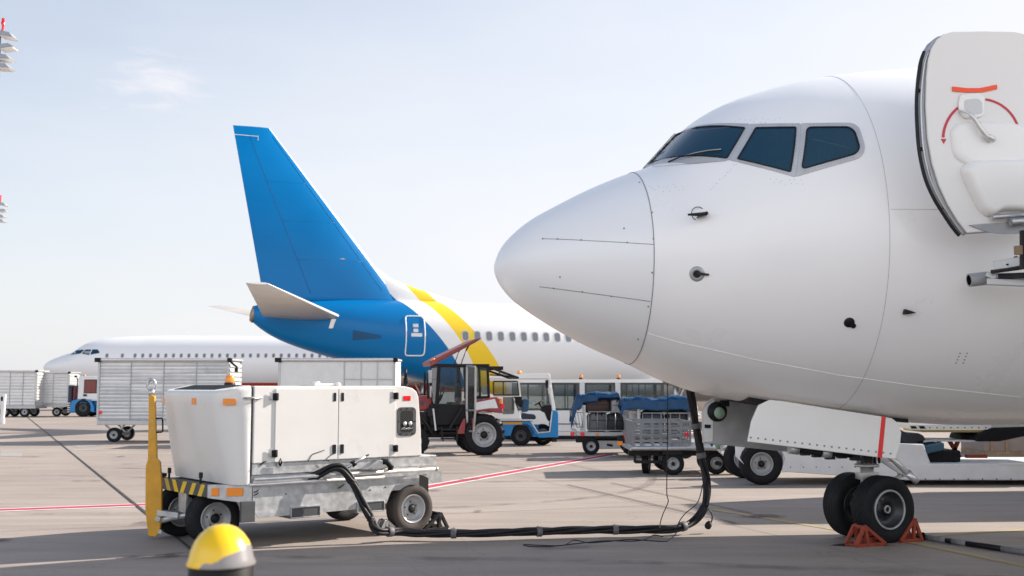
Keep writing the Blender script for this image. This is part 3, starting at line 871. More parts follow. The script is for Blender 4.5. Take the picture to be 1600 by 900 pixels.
# open entry door: swung forward, its lining looks outwards
YD = 9.95
yd = -2.32
def dw(px, py): return on_plane(px, py, yd)
dpoly = [(1451, 92), (1456, 75), (1464, 62), (1474, 53.5), (1490, 49), (1540, 48), (1586, 49), (1600, 52), (1616, 64), (1626, 85), (1634, 120), (1639, 170), (1641, 215), (1650, 270), (1672, 325), (1690, 352), (1512, 364), (1498, 346), (1482, 320), (1468, 290), (1457, 255), (1450, 215), (1447, 165), (1448, 120)]
LD = 0.0
def bend(x, z): return -0.35 * max(0.0, 0.0) 
outer = [dw(*p) for p in dpoly]
b = MB(); b.prism(outer, yd, yd + 0.03, smooth=False)
door = b.build('entry_door', M['door_in'], jet, 0.012, 3)
cx = sum(p[0] for p in outer) / len(outer); cz = sum(p[1] for p in outer) / len(outer)
b = MB()      # edge frame behind the lining, seen along its left and bottom side
rim = [((p[0] - cx) * 1.0 - 0.035 + cx, (p[1] - cz) * 0.985 + cz - (0.02 if p[1] < cz - 0.6 else 0)) for p in outer]
b.prism(rim, yd + 0.032, yd + 0.13)
b.build('door_edge_frame', M['frame_grey'], door, 0.01)
b = MB()
loop = [Vector((p[0] - 0.05, yd + 0.06, p[1])) for p in [dw(*q) for q in [(1457, 78), (1450, 100), (1445, 150), (1446, 200), (1450, 240), (1459, 278), (1472, 308), (1486, 331), (1500, 352), (1512, 367)]]]
b.tube(spline(loop, 4), 0.017, 8); b.tube(spline([p + Vector((0.03, -0.03, 0)) for p in loop], 4), 0.010, 6, 1)
b.build('door_seal', [M['blackm'], M['steel']], door)
b = MB()
for (px, py) in [(1441, 139), (1446, 231), (1482, 322)]:
    q = dw(px, py); b.cyl((q[0] - 0.015, yd + 0.06, q[1]), (q[0] + 0.06, yd + 0.06, q[1]), 0.016, n=10)
    b.lathe([(0.001, -0.02), (0.02, -0.012), (0.02, 0.012), (0.001, 0.02)], (q[0] - 0.01, yd + 0.06, q[1]), (1, 0, 0), 12)
b.build('door_stop_pin', M['blackm'], door)
b = MB()
b.prism([dw(1487, 135.5), dw(1510, 138), dw(1530, 138), dw(1557, 132.5), dw(1557.5, 139.5), dw(1535, 144.5), dw(1510, 145), dw(1487.5, 143)], yd - 0.012, yd - 0.002)
b.build('warning_strap', M['strap'], door, 0.002)
def arc_strip(b, cxp, cyp, r0, r1, a0, a1, y0, y1, n=24, mi=0):
    pts = [(cxp + r1 * math.cos(R(a)), cyp - r1 * math.sin(R(a))) for a in [a0 + (a1 - a0) * k / n for k in range(n + 1)]]
    pts += [(cxp + r0 * math.cos(R(a)), cyp - r0 * math.sin(R(a))) for a in [a1 + (a0 - a1) * k / n for k in range(n + 1)]]
    b.prism([dw(*p) for p in pts], y0, y1, mi=mi)
b = MB()
arc_strip(b, 1536, 217, 60.5, 64.5, 178, 129, yd - 0.0045, yd - 0.001)
arc_strip(b, 1531, 217, 60.5, 64.0, 82, -4, yd - 0.0045, yd - 0.001)
b.prism([dw(1470, 217), dw(1478.5, 217), dw(1474.5, 225)], yd - 0.0045, yd - 0.001)
b.build('arrow_marking', M['red_mark'], door)
b = MB()
b.prism(rpoly([dw(1496, 160), dw(1500, 147), dw(1530, 146), dw(1537, 152), dw(1537, 180), dw(1530, 184), dw(1506, 186), dw(1497, 175)], 0.03), yd - 0.022, yd - 0.001)
hb = b.build('handle_surround', M['white'], door, 0.008)
b = MB(); b.prism(rpoly([dw(1505, 157), dw(1526, 155), dw(1532, 160), dw(1533, 178), dw(1518, 180), dw(1505, 172)], 0.025), yd - 0.025, yd - 0.0225)
b.build('handle_recess', M['alu_frame'], hb)
b = MB()
b.tube(spline([Vector((q[0], yd - o, q[1])) for q, o in [(dw(1496, 174), .04), (dw(1511, 183), .07), (dw(1524, 203), .085), (dw(1533, 215), .085), (dw(1546, 221), .07)]], 5), [0.010] * 5 + [0.020] * 11 + [0.030] * 5, 10)
b.build('door_handle', M['galv_light'], hb)
b = MB()      # moulded lower lining, two soft bulges
def bulge(b, poly, h, r=0.06, n=4):
    P = rpoly([dw(*p) for p in poly], r, 6)
    c = Vector((sum(p[0] for p in P) / len(P), sum(p[1] for p in P) / len(P)))
    N = len(P)
    vs = []
    for k in range(n + 1):
        t = k / n * math.pi / 2
        s_ = 1 - (1 - math.cos(t)) * 0.22
        for p in P:
            q = c + (Vector(p) - c) * s_
            vs.append((q.x, yd - 0.001 - h * math.sin(t), q.y))
    fs = [(k * N + i, k * N + (i + 1) % N, (k + 1) * N + (i + 1) % N, (k + 1) * N + i) for k in range(n) for i in range(N)]
    b.add(vs, fs, 0, True); b.add(vs[-N:], [list(range(N))], 0, True)
bulge(b, [(1484, 205), (1494, 193), (1530, 190), (1590, 192), (1628, 215), (1636, 268), (1508, 258), (1489, 245)], 0.035, 0.12)
b.build('lining_panel', M['white'], door)
b = MB()
bulge(b, [(1498, 264), (1512, 252), (1560, 250), (1640, 250), (1668, 330), (1560, 330), (1545, 341), (1530, 332), (1512, 298)], 0.10, 0.06, 6)
b.build('slide_cover', M['white'], door)
b = MB()
b.prism([dw(1513, 352), dw(1700, 338), dw(1700, 362), dw(1570, 366), dw(1545, 364)], yd - 0.02, yd - 0.0015)
b.tube([Vector((q[0], yd - 0.06, q[1])) for q in [dw(1545, 341), dw(1580, 338), dw(1700, 330)]], 0.022, 10, 1)
b.tube([Vector((q[0], yd - 0.08, q[1])) for q in [dw(1571, 349), dw(1610, 346), dw(1700, 342)]], 0.036, 12, 1)
b.build('girt_bar', [M['frame_grey'], M['steel']], door)
b = MB()      # hinge arm from the door back to the fuselage
q0 = dw(1640, 210)
b.tube(spline([(q0[0], yd + 0.12, q0[1]), (q0[0] + 0.25, yd + 0.18, q0[1] - 0.05), (q0[0] + 0.5, -1.75, q0[1] - 0.05)], 6), 0.05, 10)
b.build('hinge_arm', M['frame_grey'], jet)
b = MB()      # door opening, mostly beyond the right edge of the photograph
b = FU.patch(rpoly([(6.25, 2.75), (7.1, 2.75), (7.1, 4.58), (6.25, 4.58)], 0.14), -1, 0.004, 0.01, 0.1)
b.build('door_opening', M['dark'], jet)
# ------------------------------------------------------------------ blue-tailed jet
A_ = math.atan2(0.37, 0.93)
L2 = 33.4
tail = Vector((-10.25, 43.0, 0))
nose = tail + Vector((math.cos(A_), math.sin(A_), 0)) * L2
jet2 = thing('passenger_jet', 'parked jet with blue tail and a yellow band round its white body', 'airplane', nose, math.pi + A_)
F2 = Fus(L2)
def livery(name, blue, body, yellow):
    m = bpy.data.materials.new(name); m.use_nodes = True
    nt = m.node_tree; N = nt.nodes; b = N["Principled BSDF"]
    b.inputs["Roughness"].default_value = 0.34; b.inputs["Specular IOR Level"].default_value = 0.25
    tc = N.new("ShaderNodeTexCoord"); sp = N.new("ShaderNodeSeparateXYZ"); nt.links.new(tc.outputs["Object"], sp.inputs[0])
    def math_(op, a, c):
        n = N.new("ShaderNodeMath"); n.operation = op
        for i, v in enumerate((a, c)):
            if isinstance(v, (int, float)): n.inputs[i].default_value = v
            else: nt.links.new(v, n.inputs[i])
        return n.outputs[0]
    u = math_('SUBTRACT', L2, sp.outputs[0]); z = sp.outputs[2]
    def curve(z1, u1, k1, z2, c):     # u at z: u1 + k1 (z-z1) + c (z-z1)(z-z2)
        d1 = math_('SUBTRACT', z, z1); d2 = math_('SUBTRACT', z, z2)
        return math_('ADD', math_('ADD', math_('MULTIPLY', d1, k1), u1), math_('MULTIPLY', math_('MULTIPLY', d1, d2), c))
    ub = curve(2.7, 7.96, -0.764, 3.76, -0.058)
    y0 = curve(2.6, 8.68, -0.638, 3.76, -0.05); y1 = curve(2.6, 9.74, -0.776, 3.76, -0.045)
    isb = math_('LESS_THAN', u, ub)
    isy = math_('MULTIPLY', math_('GREATER_THAN', u, y0), math_('LESS_THAN', u, y1))
    def mix(f, a, c):
        n = N.new("ShaderNodeMix"); n.data_type = 'RGBA'; nt.links.new(f, n.inputs[0])
        for i, v in ((6, a), (7, c)):
            if isinstance(v, tuple): n.inputs[i].default_value = (*v, 1)
            else: nt.links.new(v, n.inputs[i])
        return n.outputs[2]
    nt.links.new(mix(isb, mix(isy, body, yellow), blue), b.inputs["Base Color"])
    return m
LIV = livery('jet_livery', (0.0, 0.145, 0.385), (0.74, 0.74, 0.745), (0.80, 0.55, 0.035))
b = F2.loft(0, 12, 60, 64); b3 = F2.loft(12, L2, 80, 64); b.add(b3.v, b3.f, 0, True)
weld(b.build('fuselage', LIV, jet2))
b = MB(); b.lathe([(0.27, -0.0), (0.30, -0.02), (0.25, 0.10), (0.12, 0.13), (0.001, 0.06)], (L2 - 0.02, 0, 4.53), (1, 0, 0.25), 24)
b.v = [(v[0], v[1] * 0.9, 4.53 + (v[2] - 4.53) * 1.22) for v in b.v]
b.build('exhaust_outlet', M['bare_tail'], jet2)
jet_common(jet2, F2, M['far_white'], 1, M['far_white'], L2,
           [((L2 - 6.4, 0, 5.0), 6.1), ((L2 - 6.0, 0, 5.28), 5.63), ((L2 - 0.50, 0, 12.06), 1.45)],
           [((L2 - 3.55, 0.55, 4.42), 3.25), ((L2 + 0.38, 5.9, 5.22), 0.75)],
           [M['jet_blue'], M['white'], M['jet_blue']], [M['stab_beige'], M['white'], M['stab_beige']])
# dorsal fillet in front of the fin, in the body colours
b = surface([((L2 - 9.4, 0, 5.05), 6.0, (0, 1, 0)), ((L2 - 8.2, 0, 5.36), 4.9, (0, 1, 0)), ((L2 - 6.6, 0, 5.80), 3.2, (0, 1, 0)), ((L2 - 5.6, 0, 6.15), 1.9, (0, 1, 0)), ((L2 - 4.95, 0, 6.6), 0.9, (0, 1, 0))], 0.085, n=14)
weld(b.build('dorsal_fillet', LIV, jet2))
# fin details
def fin_pt(t, u, off=0.0):
    xl, ch, z = (L2 - 6.0) + (5.5) * t, 5.63 + (1.45 - 5.63) * t, 5.28 + (12.06 - 5.28) * t
    y = 0.10 * 5 * (0.2969 * math.sqrt(u) - 0.126 * u - 0.3516 * u * u + 0.2843 * u ** 3 - 0.1036 * u ** 4) * ch
    return Vector((xl + ch * u, y + off, z))
b = MB(); b.tube([fin_pt(t, 0.66) for t in [k / 12 * 0.93 + 0.02 for k in range(13)]], 0.014, 6)
b.build('rudder_hinge_line', mat('rudder_gap_blue', (0.0, 0.105, 0.30), 0.5), jet2)
b = MB()
b.tube([fin_pt(t, 0.10) for t in [k / 10 * 0.9 + 0.05 for k in range(11)]], 0.006, 5)
for t in (0.22, 0.45, 0.68): b.tube([fin_pt(t, u) for u in [0.10 + 0.56 * k / 10 for k in range(11)]], 0.006, 5)
b.build('fin_panel_line', mat('fin_panel_blue', (0.0, 0.132, 0.360), 0.5), jet2)
b = MB()
def finp(u, z): return (L2 - u, 0.0, z)
b.bx(L2 - 0.02, L2 + 0.92, 0.075, 0.10, 11.66, 11.685); b.bx(L2 - 0.04, L2 - 0.02, 0.085, 0.105, 11.50, 11.685)
b.build('rudder_gap', M['white'], jet2)
b = MB(); b.lathe([(0.001, -0.14), (0.05, 0), (0.001, 0.12)], (L2 - 3.5, 0.23, 6.85), (1, 0, 0), 10)
b.build('tail_light', M['steel'], jet2)
SD = 1
b = MB()
outl = rpoly([(L2 - 6.62, 2.92), (L2 - 5.86, 2.92), (L2 - 5.86, 4.52), (L2 - 6.62, 4.52)], 0.14)
b.tube([F2.on(x, z, SD, 0.004) for (x, z) in [p for i in range(len(outl)) for p in [(outl[i][0] + (outl[(i + 1) % len(outl)][0] - outl[i][0]) * k / 4, outl[i][1] + (outl[(i + 1) % len(outl)][1] - outl[i][1]) * k / 4) for k in range(4)]]], 0.028, 6, 0, True)
rd = b.build('service_door', M['white'], jet2)
b = F2.patch([(L2 - 6.36, 4.06), (L2 - 6.14, 4.06), (L2 - 6.14, 4.2), (L2 - 6.36, 4.2)], SD, 0.008, 0.01, 0.1)
F2.patch(rpoly([(L2 - 6.5, 3.68), (L2 - 6.06, 3.68), (L2 - 6.06, 3.82), (L2 - 6.5, 3.82)], 0.03), SD, 0.012, 0.015, 0.1, b=b)
F2.patch(rpoly([(L2 - 6.35, 3.86), (L2 - 6.15, 3.86), (L2 - 6.15, 4.0), (L2 - 6.35, 4.0)], 0.05), SD, 0.008, 0.01, 0.1, b=b)
b.build('door_handle', M['alu'], rd)
b = F2.patch([(L2 - 4.85, 3.60), (L2 - 3.75, 3.50), (L2 - 3.75, 3.92), (L2 - 4.85, 3.72)], SD, 0.006, 0.01, 0.2)
b.build('access_panel', mat('panel_blue_dark', (0.0, 0.06, 0.16), 0.4), jet2)
b = F2.patch([(L2 - 2.98, 3.98), (L2 - 2.82, 3.98), (L2 - 2.92, 4.34), (L2 - 3.10, 4.34)], SD, 0.05, 0.05, 0.2)
b.build('stabiliser_fitting', M['white'], jet2)
def cabin_windows(root, fus, side, xs, z, w=0.30, h=0.44):
    for x in xs:
        fr = fus.patch(win_shape(x, z, w, h, 0.13), side, 0.006, 0.012, 0.3).build('cabin_window', M['win_frame'], root)
        fus.patch(win_shape(x, z, w * 0.77, h * 0.8, 0.10), side, 0.011, 0.006, 0.3).build('pane', M['win_dark'], fr)
cabin_windows(jet2, F2, SD, [L2 - 8.3 - 0.508 * k for k in range(36)], 3.74)
nose_gear_simple(jet2, 4.0)
def cockpit_simple(root, fus, kx=1.0, dz=0.0):
    for side in (-1, 1):
        for poly in ([(1.75, 4.12), (2.03, 4.42), (2.62, 4.47), (2.45, 4.20)], [(2.52, 4.20), (2.70, 4.47), (3.03, 4.47), (2.98, 4.10)], [(3.05, 4.12), (3.1, 4.47), (3.4, 4.47), (3.55, 4.28), (3.5, 4.22)]):
            poly = [(p[0] * kx, p[1] + dz) for p in poly]
            fr = fus.patch(rpoly([(p[0] + (p[0] - 2.7 * kx) * 0.03, p[1] + (p[1] - 4.3 - dz) * 0.15) for p in poly], 0.03), side, 0.008, 0.012, 0.2).build('cockpit_window', M['frame_grey'], root)
            fus.patch(rpoly(poly, 0.03), side, 0.013, 0.006, 0.2).build('pane', M['cockpit'], fr)
cockpit_simple(jet2, F2)

# ------------------------------------------------------------------ far white jet with the red belly
YF3 = 79.0
far_n = at(61, 578, YF3 - 0.8)
jet3 = thing('passenger_jet', 'distant white jet with red lower belly, its nose behind the slatted box carts', 'airplane', (far_n.x, YF3, 0))
F3 = Fus(41.0, lambda x, z: (x * 1.30, z - 0.02))
mb_ = bpy.data.materials.new('far_jet_livery'); mb_.use_nodes = True
nt = mb_.node_tree; bb = nt.nodes["Principled BSDF"]; bb.inputs["Roughness"].default_value = 0.35
tc = nt.nodes.new("ShaderNodeTexCoord"); sp = nt.nodes.new("ShaderNodeSeparateXYZ"); nt.links.new(tc.outputs["Object"], sp.inputs[0])
lt = nt.nodes.new("ShaderNodeMath"); lt.operation = 'LESS_THAN'; lt.inputs[1].default_value = 1.92; nt.links.new(sp.outputs[2], lt.inputs[0])
mx = nt.nodes.new("ShaderNodeMix"); mx.data_type = 'RGBA'; mx.inputs[6].default_value = (0.74, 0.74, 0.75, 1); mx.inputs[7].default_value = (0.50, 0.05, 0.025, 1)
nt.links.new(lt.outputs[0], mx.inputs[0]); nt.links.new(mx.outputs[2], bb.inputs["Base Color"])
b = F3.loft(0, 12, 50, 64); b3 = F3.loft(12, 41.0, 60, 64); b.add(b3.v, b3.f, 0, True)
weld(b.build('fuselage', mb_, jet3))
jet_common(jet3, F3, mb_, -1, M['far_white'], 41.0,
           [((41 - 7.5, 0, 5.0), 7.3), ((41 - 5.9, 0, 5.25), 5.6), ((41 - 0.6, 0, 12.0), 1.7)],
           [((41 - 5.0, 0.5, 4.5), 3.7), ((41 - 0.4, 7.1, 5.4), 1.2)],
           [M['far_white'], M['white']], [M['far_white'], M['white'], M['stab_beige']], engine_mats=M['belly_red'], aft=7.5)
cabin_windows(jet3, F3, -1, [5.2, 6.3] + [7.2 + 0.545 * k for k in range(44)], 3.84, 0.24, 0.34)
nose_gear_simple(jet3, 4.6)
cockpit_simple(jet3, F3, 1.30, -0.20)
# ================================================================== ground power unit
GA = R(39)
GO = Vector((-3.0, 11.30, 0))
gpu = thing('ground_power_unit', 'white box-shaped ground power unit trailer on galvanised chassis feeding a black cable', 'generator', GO, GA)
def gw(x, y, z=0):
    return Vector((GO.x + x * math.cos(GA) - y * math.sin(GA), GO.y + x * math.sin(GA) + y * math.cos(GA), z))
W_ = 1.70
# front cowl: rounded, leaning in towards its foot
def cowl_outline(xf, x1, rn, rf, n=10):
    pts = [(x1, 0.0)]
    for k in range(n + 1):
        a = math.pi / 2 * k / n
        pts.append((xf + rn - rn * math.sin(a), rn - rn * math.cos(a)))
    for k in range(n + 1):
        a = math.pi / 2 * k / n
        pts.append((xf + rf - rf * math.cos(a), W_ - rf + rf * math.sin(a)))
    pts.append((x1, W_))
    return pts
b = MB()
lev = [(0.672, 0.16), (0.76, 0.14), (0.95, 0.10), (1.15, 0.065), (1.35, 0.03), (1.5, 0.01), (1.60, 0.0), (1.632, 0.008), (1.645, 0.035)]
X1 = 0.33
vs = []
for i, (z, xf) in enumerate(lev):
    top = i >= 6
    for (x, y) in cowl_outline(xf, X1, min(0.30, X1 - xf), min(0.18, X1 - xf)):
        zz = z + (0.060 * max(0, (x - 0.02)) / 0.31 if top else 0)
        ins = {7: 0.012, 8: 0.035}.get(i, 0)
        vs.append((x, min(max(y, ins), W_ - ins), zz))
K = len(vs) // len(lev)
fs = [(i * K + k, i * K + k + 1, (i + 1) * K + k + 1, (i + 1) * K + k) for i in range(len(lev) - 1) for k in range(K - 1)]
b.add(vs, fs, 0, True)
b.add(vs[-K:], [list(range(K))], 0, False)
b.build('front_cowl', M['gpu_white'], gpu)
b = MB()
gq = [(0.10, 0.40), (0.10, 1.45), (0.36, 1.52), (0.36, 0.22)]
sl = 0.060 / 0.31
for k in range(15):
    x = 0.095 + k * 0.016
    b.bx(x, x + 0.010, 0.22 + 0.16 * (1 - k / 14), 1.50, 1.6465 + sl * (x - 0.02), 1.652 + sl * (x - 0.02))
b.build('intake_grille', M['charcoal'], gpu)
b = MB(); b.bx(X1 + 0.001, X1 + 0.028, 0.025, W_ - 0.025, 0.69, 1.685)
b.build('body_gap', M['charcoal'], gpu)
# main housing
b = MB()
prof = [(X1 + 0.03, 0.885), (X1 + 0.03, 1.70), (2.14, 1.70), (2.26, 1.695), (2.36, 1.675), (2.42, 1.635), (2.45, 1.57), (2.485, 1.2), (2.50, 0.885)]
b.prism(prof, 0.0, W_)
b.build('housing', M['gpu_white'], gpu, 0.012, 3)
for (x0, x1) in ((0.605, 1.366), (1.374, 2.125)):
    d = MB(); d.bx(x0, x1, -0.014, -0.001, 0.892, 1.672)
    dr = d.build('access_door', M['gpu_white'], gpu, 0.006)
    h = MB()
    xs = x1 - 0.045 if x0 < 1 else x0 + 0.045
    h.prism(rpoly([(xs - 0.018, 1.53), (xs + 0.018, 1.53), (xs + 0.018, 1.625), (xs - 0.018, 1.625)], 0.01), -0.019, -0.0145)
    h.build('door_handle', M['black'], dr, 0.002)
    h = MB()
    h.prism(rpoly([(xs - 0.022, 0.955), (xs + 0.022, 0.955), (xs + 0.022, 1.055), (xs - 0.022, 1.055)], 0.01), -0.024, -0.0145)
    h.build('door_latch', M['black'], dr, 0.002)
    for z in (1.585, 0.985):
        h = MB()
        xh = x0 if x0 < 1 else x1
        h.bx(xh - 0.035, xh + 0.030, -0.026, -0.0145, z - 0.038, z + 0.038); h.cyl((xh + 0.004, -0.028, z - 0.04), (xh + 0.004, -0.028, z + 0.04), 0.013, n=10)
        s_ = -1 if x0 < 1 else 1
        h.bx(xh - 0.07, xh - 0.036, -0.020, -0.0145, z - 0.03, z + 0.05, 1)
        h.build('hinge', [M['black'], M['steel']], dr, 0.003)
b = MB()      # the low sill and latches
b.tube([(1.20, -0.02, 1.0), (1.05, -0.02, 0.96), (1.0, -0.02, 0.885)], 0.004, 5); b.tube([(1.30, -0.02, 0.955), (1.22, -0.02, 0.90), (1.26, -0.02, 0.872)], 0.004, 5)
b.build('latch_cord', M['black'], gpu)
b = MB()
b.tube([(0.66, -0.03, 0.86), (0.645, -0.035, 0.89), (0.66, -0.04, 0.93), (0.68, -0.035, 0.89), (0.665, -0.03, 0.85)], 0.008, 6); b.bx(0.63, 0.70, -0.028, -0.015, 0.83, 0.89, 1)
b.tube([(0.47, -0.012, 0.90), (0.50, -0.03, 0.91), (0.43, -0.03, 0.875)], 0.006, 6)
b.build('door_lock', [M['blackm'], M['steel']], gpu)
b = MB(); b.bx(0.24, 0.44, -0.012, -0.001, 1.565, 1.585); b.tube([(0.25, -0.02, 1.575), (0.33, -0.03, 1.58), (0.36, -0.025, 1.568), (0.45, -0.02, 1.575)], 0.009, 6)
b.build('toggle_latch', M['steel'], gpu)
b = MB(); b.prism(rpoly([(2.15, 1.125), (2.41, 1.125), (2.41, 1.455), (2.15, 1.455)], 0.06, 6), -0.012, -0.001)
cf = b.build('control_window', M['charcoal'], gpu, 0.004)
b = MB(); b.prism(rpoly([(2.195, 1.165), (2.365, 1.165), (2.365, 1.415), (2.195, 1.415)], 0.045, 6), -0.014, -0.0125)
b.build('recess', M['dark'], cf)
b = MB()
b.lathe([(0.001, 0.012), (0.022, 0.01), (0.025, 0)], (2.25, -0.013, 1.265), (0, -1, 0), 14); b.lathe([(0.001, 0.012), (0.022, 0.01), (0.025, 0)], (2.325, -0.013, 1.265), (0, -1, 0), 14)
for k in range(4): b.bar((2.20 + 0.03 * k, -0.016, 1.20), (2.25 + 0.035 * k, -0.016, 1.225 - 0.012 * (k % 2)), 0.01, 0.004)
b.build('gauge', M['alu'], cf)
b = MB()
for (x, z) in [(2.168, 1.29), (2.392, 1.29), (2.28, 1.437), (2.28, 1.142), (2.20, 1.43), (2.36, 1.43), (2.20, 1.15), (2.36, 1.15)]: b.cyl((x, -0.0125, z), (x, -0.017, z), 0.008, n=8)
b.build('frame_bolt', M['black'], cf)
b = MB(); b.bx(2.235, 2.335, -0.006, 0.001, 1.53, 1.585); b.build('reflector', M['red_lens'], gpu, 0.002)
def front_x(y, z):
    t = pchip([p[0] for p in lev[:7]], [p[1] for p in lev[:7]])
    return t(z)
for (yy, ww) in ((1.60, 0.09), (0.72, 0.11)):
    b = MB(); x = front_x(0, 1.53) if yy < 1.55 else 0.025
    b.bx(x - 0.008, x + 0.02, yy - ww / 2, yy + ww / 2, 1.50, 1.57); b.build('reflector', M['amber'], gpu, 0.002)
b = MB(); b.box((0.11, 0.055, 1.535), (0.13, 0.012, 0.065), Matrix.Rotation(R(-33), 3, 'Z')); b.build('reflector', M['amber'], gpu, 0.002)
beacon(gpu, (0.45, 0.80, 1.70), 0.052, 0.118)
b = MB(); b.bx(1.35, 1.70, 0.5, 0.9, 1.701, 1.728); b.cyl((1.42, 0.6, 1.72), (1.42, 0.6, 1.75), 0.05, n=12); b.cyl((1.65, 0.5, 1.70), (1.65, 0.5, 1.74), 0.03, n=12)
b.build('roof_cover', M['gpu_white'], gpu, 0.008)
# chassis
b = MB()
b.bx(0.36, 2.62, 0.012, W_ - 0.012, 0.765, 0.884)
b.bx(2.52, 2.72, 0.02, W_ - 0.02, 0.76, 0.885)
b.build('chassis_sill', M['galv'], gpu, 0.006)
b = MB()
cx_, cz_, ra = 2.40, 0.30, 0.375
arch = [(cx_ + ra * math.cos(R(a)), cz_ + ra * math.sin(R(a))) for a in range(180, -1, -9)]
arch = [p for p in arch if p[0] < 2.76]
poly = [(0.37, 0.70), (0.37, 0.42), (0.44, 0.32), (1.82, 0.33), (2.02, 0.37)] + arch[2:-3] + [(2.80, 0.56), (2.80, 0.70)]
b.prism(poly, 0.0, 0.012); b.prism(poly, W_ - 0.012, W_)
b.bx(0.35, 2.5, 0.05, 1.65, 0.50, 0.76)
b.build('chassis_side', M['galv'], gpu)
b = MB()
b.tube([(0.36, -0.055, 0.728), (2.66, -0.055, 0.728)], 0.021, 12); b.cyl((2.66, -0.055, 0.728), (2.685, -0.055, 0.728), 0.026, n=12)
b.tube([(0.30, -0.05, 0.672), (1.95, -0.05, 0.672)], 0.018, 12)
b.build('cable_rail', M['galv_light'], gpu)
b = MB()
b.bx(0.24, 0.40, -0.004, 0.03, 0.285, 0.50); b.build('mud_flap', M['charcoal'], gpu, 0.004)
b = MB()
for x0 in (0.80, 1.62):
    b.bx(x0, x0 + 0.36, -0.03, 1.6, 0.285, 0.30); b.bx(x0, x0 + 0.36, -0.03, 1.6, 0.395, 0.41); b.bx(x0, x0 + 0.012, -0.03, 1.6, 0.30, 0.395); b.bx(x0 + 0.348, x0 + 0.36, -0.03, 1.6, 0.30, 0.395)
b.build('forklift_pocket', M['steel'], gpu, 0.003)
b = MB()
for x0 in (0.80, 1.62): b.bx(x0 + 0.013, x0 + 0.347, -0.022, -0.018, 0.301, 0.394)
b.build('pocket_cover', M['charcoal'], gpu)
b = MB()     # front bumper beam with corner piece
b.bx(0.0, 0.06, 0.30, W_, 0.535, 0.665); b.bx(0.06, 0.35, 0.30, W_ - 0.1, 0.56, 0.655)
b.build('bumper', M['charcoal'], gpu, 0.004)
b = MB()
for k, (yy, s_) in enumerate([(1.60, -1), (1.38, -1), (1.16, -1), (0.93, 1), (0.68, 1), (0.45, 1)]):
    b.prism([(yy - 0.05 + 0.045 * s_, 0.537), (yy + 0.05 + 0.045 * s_, 0.537), (yy + 0.05 - 0.045 * s_, 0.663), (yy - 0.05 - 0.045 * s_, 0.663)], -0.004, 0.0005, 'yz')
b.build('hazard_stripe', M['stripe_yellow'], gpu)
b = MB()
b.add([(0.0, 0.30, 0.53), (0.36, 0.0, 0.47), (0.36, 0.0, 0.668), (0.0, 0.30, 0.668), (0.05, 0.33, 0.53), (0.38, 0.05, 0.47), (0.38, 0.05, 0.668), (0.05, 0.33, 0.668)],
      [(0, 1, 2, 3), (4, 7, 6, 5), (0, 4, 5, 1), (3, 2, 6, 7), (0, 3, 7, 4), (1, 5, 6, 2)])
b.build('corner_plate', M['galv'], gpu, 0.004)
rotc = Matrix.Rotation(math.atan2(-0.30, 0.36), 3, 'Z')
for (t, w) in ((0.18, 0.075), (0.62, 0.17)):
    b = MB(); c = Vector((0.36 * t, 0.30 - 0.30 * t, 0.595)) + rotc @ Vector((0, -0.008, 0))
    b.box(c, (w, 0.016, 0.085), rotc); b.build('marker_lamp', M['amber'], gpu, 0.003)
b = MB()
for yy in (0.55, 1.42):
    b.tube([(0.03, yy, 0.665), (0.03, yy, 0.73), (0.035, yy + 0.01, 0.78)], 0.014, 8); b.bx(0.02, 0.05, yy - 0.015, yy + 0.03, 0.72, 0.78)
b.bx(-0.06, 0.06, 1.56, 1.70, 0.67, 0.71); b.cyl((-0.02, 1.6, 0.71), (-0.02, 1.6, 0.76), 0.03, n=10)
b.build('tie_down_hook', M['blackm'], gpu, 0.004)
b = MB()      # turntable axle and struts
b.bx(0.10, 0.30, 0.72, 1.38, 0.24, 0.34); b.prism([(0.9, 0.535), (1.12, 0.535), (1.10, 0.32), (0.92, 0.32)], 0.02, 0.05, 'yz')
b.tube([(-0.10, 1.36, 0.20), (0.0, 1.2, 0.25), (0.15, 0.95, 0.30)], 0.035, 10); b.bar((-0.12, 1.38, 0.30), (0.04, 1.10, 0.28), 0.09, 0.06)
b.bx(2.30, 2.50, 0.2, 1.5, 0.24, 0.36)
b.build('axle_frame', M['galv'], gpu, 0.005)
for (x, y) in ((0.20, 0.60), (0.20, 1.50)):
    wheel(gpu, (x, y, 0.285), 0.285, 0.20, rimr=0.60, out=-1 if y < 1 else 1, dish=0.35)
wheel(gpu, (2.40, 0.10, 0.277), 0.277, 0.19, rimr=0.60, tyre=M['rubber_brown'], out=-1, dish=0.45, lugs=0)
wheel(gpu, (2.40, 1.60, 0.277), 0.277, 0.19, rimr=0.60, out=1)
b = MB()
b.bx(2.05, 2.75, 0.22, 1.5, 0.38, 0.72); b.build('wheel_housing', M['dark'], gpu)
b = MB()      # raised tow bar
tw = [(0.0, 0.02), (0.075, 0.0), (0.12, 0.04), (0.145, 0.20), (0.15, 0.55), (0.135, 0.82), (0.100, 0.86), (0.085, 1.55), (0.045, 1.58), (0.02, 1.55), (0.005, 0.86), (-0.02, 0.78), (-0.028, 0.30)]
b.prism([(p[0], p[1]) for p in tw], -0.04, 0.04)
tb = b.build('tow_bar', M['tow_yellow'], gpu, 0.008)
tb.location = (-0.19, 1.40, 0.03); tb.rotation_euler = (0, R(-2.2), R(-32))
b = MB()
b.cyl((0.045, 0, 1.56), (0.045, 0, 1.63), 0.035, n=14)
b.tube([(0.045 + 0.042 * math.cos(t), 0, 1.685 + 0.06 * math.sin(t)) for t in [2 * math.pi * k / 24 for k in range(24)]], 0.016, 8, 0, True)
b.build('towing_eye', M['steel'], tb)
